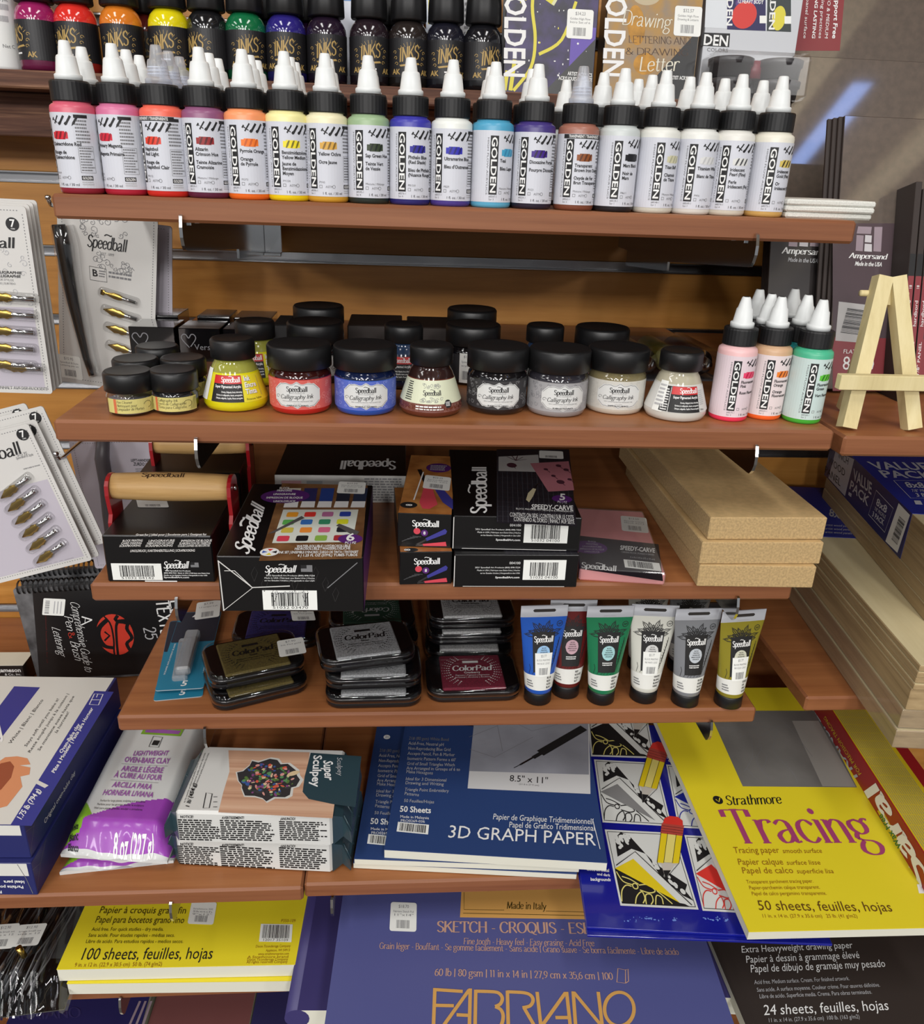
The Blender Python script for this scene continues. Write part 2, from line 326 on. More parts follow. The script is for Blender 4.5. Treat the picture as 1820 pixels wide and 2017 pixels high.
# a drawn alphabet (single pen strokes) for scripts and serif faces; x-height 5, capitals 7.5
SK = {
 'a': (4.9, 'c.7,4.1 2,5 3.3,4.5 3.6,3.2;l3.6,3.5 3.6,.9;c3.6,.9 3.9,.1 4.7,.3;c3.6,2.9 1.8,2.5 .6,1.4 1.2,.1 2.6,.3 3.6,1.5'),
 'A': (6.4, 'l.2,0 3.1,7.5;l3.1,7.5 6,0;l1.4,2.6 4.8,2.6'), 'B': (5.4, 'l.8,0 .8,7.5;c.8,7.5 3.6,7.4 4.4,5.8 3.4,4.1 .8,3.9;c.8,3.9 4,3.9 5,2 3.8,.2 .8,0'),
 'b': (4.9, 'l.7,8 .7,.3;c.7,3.6 2.2,5 3.8,4.4 4.4,2.5 3.7,.5 2.2,0 .8,1'), 'c': (4.3, 'c3.9,3.9 2.6,5 1,4.2 .5,2.4 1.1,.6 2.6,0 4,1'),
 'C': (6.2, 'c5.6,5.9 3.9,7.5 1.6,6.8 .5,3.8 1.5,.8 3.9,0 5.7,1.6'), 'd': (4.9, 'l4,8 4,0;c4,3.8 2.6,5 1,4.3 .5,2.5 1,.6 2.5,0 4,1.3'),
 'e': (4.5, 'l.6,2.6 4,2.9;c4,2.9 3.5,4.6 2.2,5 .9,4.2 .5,2.4 1.2,.5 2.6,0 4.1,1.1'), 'E': (5.2, 'l.8,0 .8,7.5;l.8,7.5 4.8,7.4;l.8,3.9 3.8,3.9;l.8,0 4.9,.1'),
 'f': (3.2, 'c3.4,7.4 2.4,8 1.5,7 1.3,5;l1.3,5.2 1.3,0;l.3,4.7 2.7,4.7'), 'F': (4.9, 'l.8,0 .8,7.5;l.8,7.5 4.7,7.4;l.8,3.9 3.7,3.9'),
 'g': (5, 'c2.2,5 .8,4.4 .7,2.9 2.1,1.8 3.6,2.5 3.7,4.1 2.2,5;c3.5,4.6 4.3,5.2 5,4.9;c1.3,2.1 .7,1.1 1.6,.5 3.6,.2 4.5,-.9 3.6,-2.3 1.8,-2.6 .5,-1.8 .8,-.6 1.7,.3'),
 'G': (6.4, 'c5.6,6 3.9,7.5 1.6,6.8 .5,3.8 1.5,.7 3.9,0 5.6,1;l5.6,.7 5.6,3.3;l4,3.3 5.9,3.3'), 'h': (5, 'l.8,8 .8,0;c.8,3.3 2.3,5 3.7,4.6 4,3.4;l4,3.6 4,0'),
 'i': (2.1, 'l1,5 1,0;d1,7'), 'I': (2.4, 'l1.1,0 1.1,7.5'), 'k': (4.6, 'l.8,8 .8,0;l.8,2 3.8,5;l1.9,3 4.3,0'), 'K': (5.8, 'l.8,0 .8,7.5;l.8,3 5,7.5;l2.4,4.6 5.6,0'),
 'l': (2.1, 'l1,8 1,0'), 'L': (4.7, 'l.8,0 .8,7.5;l.8,0 4.5,.1'), 'm': (7.6, 'l.8,5 .8,0;c.8,3.4 2,5 3.4,4.7 3.7,3.4;l3.7,3.5 3.7,0;c3.7,3.4 5,5 6.3,4.7 6.6,3.4;l6.6,3.5 6.6,0'),
 'M': (7.4, 'l.8,0 1.1,7.5;l1.1,7.5 3.6,.3;l3.6,.3 6.2,7.5;l6.2,7.5 6.5,0'), 'n': (5, 'l.8,5 .8,0;c.8,3.4 2.3,5 3.7,4.6 4,3.4;l4,3.6 4,0'),
 'N': (6.2, 'l.9,0 .9,7.5;l.9,7.5 5.3,0;l5.3,0 5.3,7.5'), 'o': (4.8, 'C2.3,5 .9,4.2 .5,2.5 .9,.8 2.3,0 3.8,.8 4.2,2.5 3.8,4.2'), 'O': (6.8, 'C3.3,7.5 1.2,6.3 .5,3.8 1.2,1.2 3.3,0 5.5,1.2 6.2,3.8 5.5,6.3'),
 'p': (4.9, 'l.8,5 .8,-2.6;c.8,3.6 2.3,5 3.8,4.4 4.4,2.5 3.7,.5 2.2,0 .8,1.2'), 'P': (5, 'l.8,0 .8,7.5;c.8,7.5 3.6,7.4 4.6,5.6 3.5,3.7 .8,3.5'),
 'Q': (6.8, 'C3.3,7.5 1.2,6.3 .5,3.8 1.2,1.2 3.3,0 5.5,1.2 6.2,3.8 5.5,6.3;c3,1.4 4.5,-.6 6.6,-1.2'), 'q': (4.9, 'l4,5 4,-2.6;c4,3.8 2.6,5 1,4.3 .5,2.5 1,.6 2.5,0 4,1.3'), 'r': (3.6, 'l.8,5 .8,0;c.8,3 1.6,4.8 3,5 3.4,4.4'),
 'R': (5.8, 'l.8,0 .8,7.5;c.8,7.5 3.6,7.4 4.5,5.6 3.4,3.8 .8,3.6;l2.6,3.7 5.4,0'), 's': (3.9, 'c3.4,4.2 2.2,5 .9,4.4 .9,3.2 2.9,2.2 3.3,1 2.3,0 .5,.7'), 'S': (5, 'c4.4,6.2 3,7.5 1.1,7 .9,5.2 2.5,4 4.3,2.8 4.2,.8 2.3,0 .5,1.3'),
 't': (3.2, 'l1.4,6.6 1.4,1;c1.4,1 1.9,0 3,.5;l.3,4.8 2.8,4.8'), 'T': (6.2, 'l3,0 3,7.5;l.2,7.4 5.8,7.4;l.3,7.4 .3,5.8;l5.7,7.4 5.7,5.8'), 'u': (5, 'l.8,5 .8,1.5;c.8,1.5 1.5,0 2.8,.2 4,1.6;l4,5 4,0'), 'U': (6, 'l.8,7.5 .8,2.2;c.8,2.2 1.6,0 3,0 4.6,.4 5.2,2.2;l5.2,2.2 5.2,7.5'),
 'v': (4.6, 'l.3,5 2.2,0;l2.2,0 4.2,5'), 'x': (4.6, 'l.5,5 4,0;l4,5 .5,0'), 'y': (4.6, 'l.3,5 2.3,.3;c4.2,5 2.3,.3 1.3,-2.2 .2,-2.3'), 'W': (9, 'l.3,7.5 2.5,0;l2.5,0 4.5,7.2;l4.5,7.2 6.5,0;l6.5,0 8.7,7.5'), 'V': (6, 'l.3,7.5 3,0;l3,0 5.7,7.5'), 'Y': (5.6, 'l.3,7.5 2.8,3.6;l5.3,7.5 2.8,3.6;l2.8,3.6 2.8,0'),
 'X': (5.8, 'l.5,7.5 5.3,0;l5.3,7.5 .5,0'),
 'z': (4.3, 'l.6,4.9 3.8,4.9;l3.8,4.9 .6,.1;l.6,.1 4,.1'), 'Z': (5.4, 'l.6,7.4 4.8,7.4;l4.8,7.4 .5,.1;l.5,.1 5,.1'),
 'w': (6.6, 'l.3,5 1.9,0;l1.9,0 3.3,4.8;l3.3,4.8 4.7,0;l4.7,0 6.2,5'), '-': (3.4, 'l.6,2.7 2.8,2.7'), '|': (2.4, 'l1.2,-1 1.2,7.5'), ' ': (2.6, ''), '.': (2, 'd.9,.3'), ',': (2, 'l1,.5 .6,-1.2'),
 '&': (6.4, 'c6,3.4 4.2,.6 1.8,0 .5,1.8 2,3.9 3.6,5.6 2.8,7.4 1.5,6.4 2.4,4 6,0'), '0': (4.8, 'C2.3,7.2 .9,6 .5,3.6 .9,1.2 2.3,0 3.8,1.2 4.2,3.6 3.8,6'), '1': (3.2, 'l1.7,0 1.7,7.2;l1.7,7.2 .5,6.3'),
 '2': (4.6, 'c.6,5.6 1.4,7.2 3.2,7 3.8,5.2 2.4,2.6 .5,.1;l.5,.1 4.2,.1'), '3': (4.5, 'c.6,6.2 2,7.2 3.5,6.4 3.2,4.5 1.8,3.9;c1.8,3.9 3.8,3.4 3.9,1.2 2.2,0 .4,.8'), '4': (4.8, 'l3.4,0 3.4,7.2;l3.4,7.2 .4,2;l.4,2 4.5,2'), '5': (4.5, 'l1,7.1 3.9,7.1;l1,7.1 .8,4.1;c.8,4.1 2.6,4.7 4,3.6 3.8,1.2 2.2,0 .4,.7'), '6': (4.7, 'c3.6,7 1.4,5.8 .5,2.6 1.2,.3 2.8,.1 4.1,1.6 3.6,3.7 2.2,4.3 .8,3'),
 '7': (4.3, 'l.5,7.1 4,7.1;l4,7.1 1.6,0'), '8': (4.7, 'C2.3,7.2 1,6.3 1.2,4.6 3.4,3.2 4,1.5 2.3,0 .6,1.5 1.2,3.2 3.5,4.6 3.6,6.3'), '9': (4.7, 'c.9,.2 3,1.3 4,4.6 3.4,6.8 1.9,7.2 .5,5.6 1,3.5 2.4,2.9 3.9,4.2'), 'à': (4.9, ''), 'é': (4.5, ''), 'á': (4.9, ''), '/': (4, 'l.4,-.5 3.6,7.5'), 'J': (3.6, 'l2.6,7.5 2.6,1.5;c2.6,1.5 2,0 .3,.4'), 'H': (6.2, 'l.9,0 .9,7.5;l5.3,0 5.3,7.5;l.9,3.9 5.3,3.9'), 'D': (6.2, 'l.8,0 .8,7.5;c.8,7.5 3.8,7.3 5.6,5.6 5.6,2 3.8,.2 .8,0'),
}
for a_, b_ in (('à', 'a'), ('é', 'e'), ('á', 'a'), ('ä', 'a')):
    dx_ = SK[b_][0]/2-.3
    SK[a_] = (SK[b_][0], SK[b_][1]+';l%.1f,6.2 %.1f,7.3' % (dx_, dx_+(.9 if a_ != 'à' else -.9)))
def catmull(p, closed=False, n=5):
    if len(p) < 3: return list(p)
    q = []; k = len(p)
    for i in range(k if closed else k-1):
        a = p[(i-1) % k] if closed or i > 0 else p[0]; b = p[i]; c = p[(i+1) % k]; d = p[(i+2) % k] if closed or i+2 < k else p[-1]
        for j in range(n):
            t = j/n; t2 = t*t; t3 = t2*t
            q.append(tuple(.5*(2*b[e]+(c[e]-a[e])*t+(2*a[e]-5*b[e]+4*c[e]-d[e])*t2+(3*b[e]-a[e]-3*c[e]+d[e])*t3) for e in (0, 1)))
    if not closed: q.append(p[-1])
    return q

class Surf:
    """a drawing surface: fn(u, v, h) gives the point h mm above (u, v); px() reads a picture position on a flat one"""
    def __init__(s, mb, fn, seg=0, frame=None, root=None, mw=None):
        s.mb = mb; s.fn = fn; s.seg = seg; s.step = .07
        if not seg:
            mw = mw or (root.matrix_basis if root else Matrix.Translation(W((0, 0, 0))))
            f = lambda u, v, h: mw @ (Vector(fn(u, v, h))/1000)
            s.o = f(0, 0, 0); s.U = f(1, 0, 0)-s.o; s.V = f(0, 1, 0)-s.o; s.N = s.U.cross(s.V)
    def px(s, p):
        c = W(CAM); d = ray(*p); t = (s.o-c).dot(s.N)/d.dot(s.N); q = c+d*t-s.o
        uu, uv, vv = s.U.dot(s.U), s.U.dot(s.V), s.V.dot(s.V); a, b = q.dot(s.U), q.dot(s.V); D = uu*vv-uv*uv
        return ((a*vv-b*uv)/D, (b*uu-a*uv)/D)
    count = 0
    def put(s, pts, faces, m, L=1):
        Surf.count += 1; h = s.step*(L+.02*(Surf.count % 24))      # no two prints lie in exactly the same plane
        s.mb.add([s.fn(u, v, h) for u, v in pts], faces, m)
    def poly(s, pts, m, L=1, px=False):
        if px: pts = [s.px(p) for p in pts]
        if s.seg and len(pts) > 2:      # convex outlines on a curved surface are laid as narrow strips
            x0, x1 = min(p[0] for p in pts), max(p[0] for p in pts); n = max(3, int((x1-x0)/1.2)); P = []; k = len(pts)
            for i in range(n+1):
                x = min(max(x0+(x1-x0)*i/n, x0+1e-6), x1-1e-6); ys = []
                for j in range(k):
                    a, b = pts[j], pts[(j+1) % k]
                    if (a[0]-x)*(b[0]-x) <= 0 and a[0] != b[0]: ys.append(a[1]+(b[1]-a[1])*(x-a[0])/(b[0]-a[0]))
                if not ys: ys = [pts[0][1]]
                P += [(x, min(ys)), (x, max(ys))]
            s.put(P, [(2*i, 2*i+2, 2*i+3, 2*i+1) for i in range(n)], m, L); return
        A = sum(pts[i][0]*pts[(i+1) % len(pts)][1]-pts[(i+1) % len(pts)][0]*pts[i][1] for i in range(len(pts)))
        if A < 0: pts = pts[::-1]
        s.put(pts, [tuple(range(len(pts)))], m, L)
    def rect(s, u0, v0, u1, v1, m, L=1, r=0):
        if s.seg:
            n = max(1, int(abs(u1-u0)/s.seg+.5)); P = []
            for i in range(n+1): u = u0+(u1-u0)*i/n; P += [(u, v0), (u, v1)]
            s.put(P, [(2*i, 2*i+2, 2*i+3, 2*i+1) for i in range(n)], m, L)
        elif r: s.poly(rrect(u0, v0, u1, v1, r), m, L)
        else: s.poly([(u0, v0), (u1, v0), (u1, v1), (u0, v1)], m, L)
    def ell(s, cu, cv, ru, rv, m, L=1, n=28, a=0):
        s.poly([(cu+ru*cos(2*pi*i/n)*cos(a)-rv*sin(2*pi*i/n)*sin(a), cv+ru*cos(2*pi*i/n)*sin(a)+rv*sin(2*pi*i/n)*cos(a)) for i in range(n)], m, L)
    def line(s, pts, w, m, L=2, closed=False, px=False, wm=None):
        """pen stroke; wm = thin width for a broad-nib look"""
        if px: pts = [s.px(p) for p in pts]
        k = len(pts)
        if k < 2: return
        P = []
        for i in range(k):
            a = pts[(i-1) % k] if closed or i else pts[0]; b = pts[(i+1) % k] if closed or i < k-1 else pts[-1]
            dx, dy = b[0]-a[0], b[1]-a[1]; l = math.hypot(dx, dy) or 1
            ww = w if wm is None else wm+(w-wm)*abs(dy/l)**1.3
            nx, ny = -dy/l*ww/2, dx/l*ww/2
            P += [(pts[i][0]+nx, pts[i][1]+ny), (pts[i][0]-nx, pts[i][1]-ny)]
        F = []
        for i in range(k if closed else k-1):
            j = (i+1) % k; F.append((2*i+1, 2*j+1, 2*j, 2*i))
        s.put(P, F, m, L)
    def frame(s, u0, v0, u1, v1, w, m, L=2):
        for a in ((u0, v0, u1, v0+w), (u0, v1-w, u1, v1), (u0, v0, u0+w, v1), (u1-w, v0, u1, v1)): s.rect(*a, m, L)
    def _lay(s, txt, bold):
        P = []; F = []; x = 0
        for ch in txt:
            if ch == ' ': x += .26; continue
            g = GLY.get((bold, ch))
            if not g: x += .3; continue
            o = len(P); P += [(x+a, b) for a, b in g[0]]; F += [tuple(o+k for k in f) for f in g[1]]; x += g[2]
        return P, F, x
    def text(s, txt, u, v, size, m, L=4, al='L', w=None, bold=0, sh=0, ang=0, sx=1.0):
        """size = height of a capital; w squeezes the line to that width"""
        P, F, x = s._lay(txt, bold)
        if not P: return
        k = size/CAPH; kx = k*sx
        if w: kx = w/x
        off = {'L': 0, 'C': -x*kx/2, 'R': -x*kx}[al]; ca, sa = cos(ang), sin(ang); Q = []
        for a, b in P:
            a2 = off+a*kx+sh*b*k; b2 = b*k; Q.append((u+a2*ca-b2*sa, v+a2*sa+b2*ca))
        s.put(Q, F, m, L)
    def ptext(s, txt, p0, p1, pt, m, L=4, bold=0, pen=None, serif=0, sh=0):
        """lettering whose baseline runs between two picture positions, pt = top of the first capital"""
        a, b, c = s.px(p0), s.px(p1), s.px(pt); ux, uy = b[0]-a[0], b[1]-a[1]; vx, vy = c[0]-a[0], c[1]-a[1]
        if pen: s.script(txt, a, (ux, uy), (vx, vy), m, L, pen, serif); return
        P, F, x = s._lay(txt, bold)
        s.put([(a[0]+ux*p/x+(vx+sh*ux)*q/CAPH, a[1]+uy*p/x+(vy+sh*uy)*q/CAPH) for p, q in P], F, m, L)
    def script(s, txt, o, U, V, m, L=4, pen=(1, .4), serif=0, width=None):
        """drawn lettering: U = whole baseline vector, V = capital-height vector; pen = thick/thin in alphabet units"""
        tot = sum(SK.get(c, SK['o'])[0] for c in txt); ul = math.hypot(*U); vl = math.hypot(*V) or 1
        kx = ul/tot; ky = vl/7.5
        T = lambda a, b: (o[0]+U[0]*a/tot+V[0]*b/7.5, o[1]+U[1]*a/tot+V[1]*b/7.5)
        x = 0; wk = (kx*ky)**.5
        for c in txt:
            w, d = SK.get(c, SK['o'])
            for st in d.split(';'):
                if not st: continue
                pts = [tuple(float(q) for q in t.split(',')) for t in st[1:].split()]
                if st[0] == 'd':
                    q = pts[0]; r = pen[0]*.62; s.poly([T(x+q[0]+r*cos(i*pi/4), q[1]+r*sin(i*pi/4)) for i in range(8)], m, L); continue
                cl = st[0] == 'C'
                if st[0] in 'cC': pts = catmull(pts, cl, 3)
                # pen width follows the direction of the stroke in letter space
                k = len(pts); P = []
                for i in range(k):
                    a = pts[(i-1) % k] if cl or i else pts[0]; b = pts[(i+1) % k] if cl or i < k-1 else pts[-1]
                    dx, dy = b[0]-a[0], b[1]-a[1]; l = math.hypot(dx, dy) or 1
                    ww = pen[1]+(pen[0]-pen[1])*abs(dy/l)**1.5
                    if len(pen) > 2 and dy*dx < 0 and abs(dx/l) > .2 and st[0] == 'l': ww = pen[0]
                    elif len(pen) > 2 and dy*dx > 0 and abs(dx/l) > .2 and st[0] == 'l': ww = pen[1]*1.2
                    nx, ny = -dy/l*ww/2, dx/l*ww/2
                    P += [T(x+pts[i][0]+nx, pts[i][1]+ny), T(x+pts[i][0]-nx, pts[i][1]-ny)]
                F = []
                for i in range(k if cl else k-1):
                    j = (i+1) % k; F.append((2*i+1, 2*j+1, 2*j, 2*i))
                s.put(P, F, m, L)
                if serif and st[0] == 'l' and abs(pts[0][0]-pts[1][0]) < .6*abs(pts[0][1]-pts[1][1]):
                    for q in (pts[0], pts[1]):
                        if q[1] in (0, 5, 7.5, 8, -2.6):
                            h = pen[1]*.5; a_, b_ = q[0]-serif, q[0]+(serif if q[1] in (0, 7.5, -2.6) else 0)
                            s.poly([T(x+a_, q[1]-h), T(x+b_, q[1]-h), T(x+b_, q[1]+h), T(x+a_, q[1]+h)], m, L)
            x += w
    def logo(s, o, U, V, m, L=4, heavy=1.25):
        """the round brush-lettered brand word with a flick over its middle"""
        s.script('Speedball', o, U, V, m, L, (heavy, heavy*.45))
        T = lambda a, b: (o[0]+U[0]*a+V[0]*b/7.5, o[1]+U[1]*a+V[1]*b/7.5)
        s.line([T(*p) for p in catmull([(.4, 8.3), (.44, 9.1), (.5, 9), (.55, 8.5), (.585, 8.9)], n=3)], math.hypot(*V)*.1, m, L)
    def plogo(s, p0, p1, pt, m, L=4, heavy=1.25):
        a, b, c = s.px(p0), s.px(p1), s.px(pt); s.logo(a, (b[0]-a[0], b[1]-a[1]), (c[0]-a[0], c[1]-a[1]), m, L, heavy)
    def bars(s, u0, v0, u1, v1, m, L=3, seed=1, n=30):
        rnd = random.Random(seed); x = u0; d = (u1-u0)/n
        while x < u1-d*.5:
            w = d*rnd.choice((.35, .6, .6, 1.1)); s.rect(x, v0, min(x+w, u1), v1, m, L); x += w+d*rnd.choice((.35, .5, .8))
    def code(s, u0, v0, u1, v1, digits=None, seed=1, L=2, bg=None):
        """white barcode panel"""
        s.rect(u0, v0, u1, v1, bg or STICK, L); w, h = u1-u0, v1-v0
        s.bars(u0+w*.16, v0+h*(.2 if digits else .12), u1-w*.16, v1-h*.12, INK, L+1, seed)
        if digits: s.text(digits, (u0+u1)/2, v0+h*.06, h*.13, INK, L+1, 'C', w=w*.66)
    def pquad(s, ps, m, L=1): s.poly([s.px(p) for p in ps], m, L)
    def sub(s, ps):
        """a Surf inside a picture quadrilateral (bottom-left, bottom-right, top-left): u and v run 0..1"""
        a, b, c = [s.px(p) for p in ps]; t = Surf.__new__(Surf); t.mb = s.mb; t.seg = 0; t.step = s.step; f = s.fn
        t.fn = lambda u, v, h: f(a[0]+(b[0]-a[0])*u+(c[0]-a[0])*v, a[1]+(b[1]-a[1])*u+(c[1]-a[1])*v, h)
        return t
    def greek(s, u0, v0, u1, v1, n, m, L=3, seed=0, fill=.5, al='L'):
        """n lines of print too small to read, as word-long dashes"""
        rnd = random.Random(seed); dv = (v1-v0)/n; W_ = u1-u0
        for i in range(n):
            v = v1-dv*(i+1)+dv*.25; end = u0+W_*rnd.uniform(.75, 1)
            if al == 'C': e = (u1-end)/2
            else: e = 0
            x = u0+e; end = end+e
            while x < end:
                w = min(W_*rnd.uniform(.05, .15), end-x); s.rect(x, v, x+w, v+dv*fill, m, L); x += w+W_*.025
def sticker(s, ps, price, lines, L=5, seed=3, m=None):
    """a rounded white price sticker with price, words and bars, placed by three picture corners"""
    t = s.sub(ps); t.poly(rrect(0, 0, 1, 1, .09), m or STICK, L)
    if price: t.text(price, .5, .8, .11, GREY, L+1, 'C', w=.4)
    for i, l in enumerate(lines): t.text(l, .5, .64-.12*i, .075, GREY, L+1, 'C', w=.78)
    t.bars(.25, .1, .75, .38, GREY, L+1, seed, 24)
def flat(mb, z, root=None, mw=None, seg=0):
    return Surf(mb, lambda u, v, h: (u, v, z+h), root=root, mw=mw)
def front(mb, y=0, root=None, mw=None):
    return Surf(mb, lambda u, v, h: (u, y-h, v), root=root, mw=mw)
def leftside(mb, x, d, root=None, mw=None):
    return Surf(mb, lambda u, v, h: (x-h, d-u, v), root=root, mw=mw)
def rightside(mb, x, root=None, mw=None):
    return Surf(mb, lambda u, v, h: (x+h, u, v), root=root, mw=mw)
def cyl(mb, R, phi=0.0, cone=None):
    """around a bottle; phi turns the label, cone(v) gives the radius at height v"""
    def fn(u, v, h):
        r = (cone(v) if cone else R)+h; a = u/R+phi; return (r*sin(a), -r*cos(a), v)
    return Surf(mb, fn, seg=2.2)
def basis(a, b):
    """origin and turn of a box standing with its front bottom edge from a to b"""
    return Vector(a), math.atan2(b[1]-a[1], b[0]-a[0]), math.hypot(b[0]-a[0], b[1]-a[1])
# ================================================================ the setting
mb = MB()
SLOT = [158+82.6*k for k in range(4, -9, -1)]            # heights of the slatwall channels
edges = [1900] + [v for z in SLOT for v in (z+6, z-6)] + [-1100]
for i in range(0, len(edges), 2): mb.box(-1500, 0, edges[i+1], 2200, 18, edges[i], GOLDW, b=1.2)
mb.box(-1500, 18, -1100, 2200, 26, 1900, BLKM)
struct('wall_back', mb)
mb = MB(); mb.box(-5500, -13000, -1120, 5500, 60, -1100, mat('grey_shop_carpet', (96, 92, 88), .95, noise=.2, nscale=900)); struct('floor', mb)
for i, z in enumerate(SLOT):
    mb = MB()
    mb.box(-1500, 9, z-6, 2200, 17, z+6, ALU); mb.box(-1500, -1.2, z+4.6, 2200, 9, z+6.2, ALU); mb.box(-1500, -1.2, z-6.2, 2200, 9, z-4.6, ALU)
    o = struct('trim_%d' % (i+1), mb)

SH1 = dict(x=6, y=-418, z=157.4); SH2 = dict(x=0, y=-462, z=0); SH3 = dict(x=1.5, y=-446, z=-146.6); SH4 = dict(x=.4, y=-430.3, z=-292.8)
TH = 17.2
def shelf(x0, x1, y, z, label, group='cherry wood display shelves', yb=-1.5, b=2.2):
    m = MB(); m.box(0, y, -TH, x1-x0, yb, 0, CHERRYE, b=b, top=CHERRY)
    return single('wooden_shelf', m, label, 'shelf', (x0, 0, z), group=group)
shelf(6, 616, -418, 157.4, 'cherry wood shelf carrying the long row of white-capped paint bottles')
shelf(0, 610, -462, 0, 'cherry wood shelf carrying the round black-lidded ink jars')
shelf(1.5, 611.5, -446, -146.6, 'cherry wood shelf carrying black printing-kit boxes and bare fibreboards')
shelf(.4, 610.4, -430.3, -292.8, 'cherry wood shelf carrying stamp pads and paint tubes')
shelf(-437, 172.6, -501, -434.8, 'cherry wood shelf under the blue and white clay boxes, left of the joint')
shelf(173.6, 783, -498, -434.0, 'cherry wood shelf under the blue graph paper pads, right of the joint')
shelf(-459, 151, -488, -574, 'low cherry wood shelf under the two yellow sketch pads')
shelf(152, 761, -478, -582, 'low cherry wood shelf under the blue sketch pads')
shelf(-459, 151, -470, -760, 'lowest cherry wood shelf under the pads at the bottom left'); shelf(152, 761, -470, -760, 'lowest cherry wood shelf under the pads at the bottom right')
shelf(620, 1230, -460, -5, 'cherry wood shelf carrying the little wooden easel')
shelf(669, 1279, -413, -293, 'chipped cherry wood shelf under the pale wood panel stack')

def bracket(x, y, z, label, k=.62, flange=False):
    """knife bracket: a chromed plate, deep at the wall, running out to a rounded nose under the shelf's front"""
    m = MB(); zb = -TH
    m.prism([(y+1, zb-.3), (y-2.6, zb+6), (y-4.6, zb+5), (y-7, zb-3), (y-7, zb-10), (y-4.4, zb-16), (y-1, zb-19.4), (y+3, zb-20), (-210, zb-20-17*k), (-210, zb-20-26*k), (-46, zb-20-38*k), (-46, zb-32*k-8), (14, zb-32*k-8), (14, zb-10), (-46, zb-10), (-46, zb-.3)], -1.2, 1.2, CHROME, ax='x')
    if flange: m.box(1.2, -49, zb-20-36*k, 21, -46, zb-2, CHROME, b=.5); m.box(1.2, -60, zb-20-38*k, 21, -49, zb-16-38*k, CHROME, b=.5)
    for j in range(2): m.box(-3, y+13+26*j, zb-3, 3, y+17+26*j, zb-.2, CHROME, b=.4)
    return single('shelf_bracket', m, label, 'bracket', (x, 0, z), group='chrome shelf brackets')
for nm, sx, sz, sy, pxs in (('top', 6, 157.4, -418, ((361, 455), (1484, 490))), ('second', 0, 0, -462, ((391, 895), (1482, 905))), ('third', 1.5, -146.6, -446, ((352, 1200), (1446, 1200))),
                      ('fourth', .4, -292.8, -430, ((408, 1460), (1394, 1445))), ('fifth', 0, -434.8, -500, ((341, 1795), (655, 1790))), ('sixth', 0, -574, -488, ((244, 1992),))):
    for i, p in enumerate(pxs):
        x = ony(p[0], p[1], sy).x
        wh = {'top': 'under the shelf of white-capped paint bottles', 'second': 'under the ink jar shelf', 'third': 'under the shelf of printing-kit boxes', 'fourth': 'under the stamp pad shelf', 'fifth': 'under the graph paper and clay shelf', 'sixth': 'under the yellow sketch pads'}[nm]
        bracket(x, sy, sz, 'chrome knife bracket %s%s' % (wh, '' if len(pxs) == 1 else ', on its left' if i == 0 else ', on its right'), 1 if nm == 'top' else .4, nm == 'top' and i == 0)

# the dark plank ledge above the wall rack
mb = MB(); r_ = random.Random(4)
mb.box(-400, -152, 242, 652, -2, 258, ROUGHW, b=1.5)
mb.box(-400, -98, 200, 652, -84, 241.8, ROUGHW, b=1)
single('plank_ledge', mb, 'rough dark stained plank ledge behind the top row of bottles', 'shelf', (0, 0, 0))
# the shop ceiling overhead: dull boards, two pale beams and a bluish strip light near the panels
mb = MB(); mb.box(-5500, -13000, 2010, 5500, 60, 2040, mat('ceiling_board', (84, 76, 72), .9)); struct('ceiling', mb)
for i, bx in enumerate((-900, 560, 1890, 2590)):
    mb = MB(); mb.box(bx-62, -12800, 1950, bx+62, 40, 2010, mat('ceiling_beam', (205, 190, 160), .8)); struct('trim_%d' % (40+i), mb)
sl = lamp(2.135, -2.62, 3.07, .085, .62, .75, (.28, .46, 1)); sl.name = 'strip_light'
up = lamp(1.55, -2.7, 2.6, .2, 1.6, 7); up.rotation_euler = (pi, 0, 0); up.name = 'added_beam_fill'  # unseen lamp added to brighten the beams mirrored in the wrapped panels
up = lamp(2.26, -2.85, 2.45, .12, 1.4, 11); up.rotation_euler = (pi, 0, 0); up.name = 'added_beam_fill'  # second added lamp, no fitting of the shop, lifting the same beam reflections
# ================================================================ the paint bottles
NOZ = mat('milky_nozzle', (222, 225, 224), .38); NOZC = film('clear_nozzle_plastic', (226, 230, 242), .1, .3, op=.3)
BCAP = mat('black_ribbed_cap', (15, 15, 17), .5)
def brushes(s, u, v, k=1.0):
    """the row of slanting tools printed at the top of each label"""
    for i in range(4):
        x = u+i*4.6*k
        s.line([(x, v), (x+3.4*k, v+5.2*k)], 1.5*k if i else 1*k, INK, 3)
        if i == 0:
            s.line([(x-1.4*k, v+3.2*k), (x+2.6*k, v+.6*k)], .7*k, INK, 3); s.line([(x-1.8*k, v+2.2*k), (x-.6*k, v+4*k)], 1*k, INK, 3)
        elif i < 3: s.ell(x-.2*k, v+.2*k, 1.5*k, 1.1*k, INK, 3, 8, .7)
        else: s.poly([(x-1.1*k, v-1.3*k), (x+.6*k, v-.1*k), (x-.3*k, v+.7*k)], INK, 3)
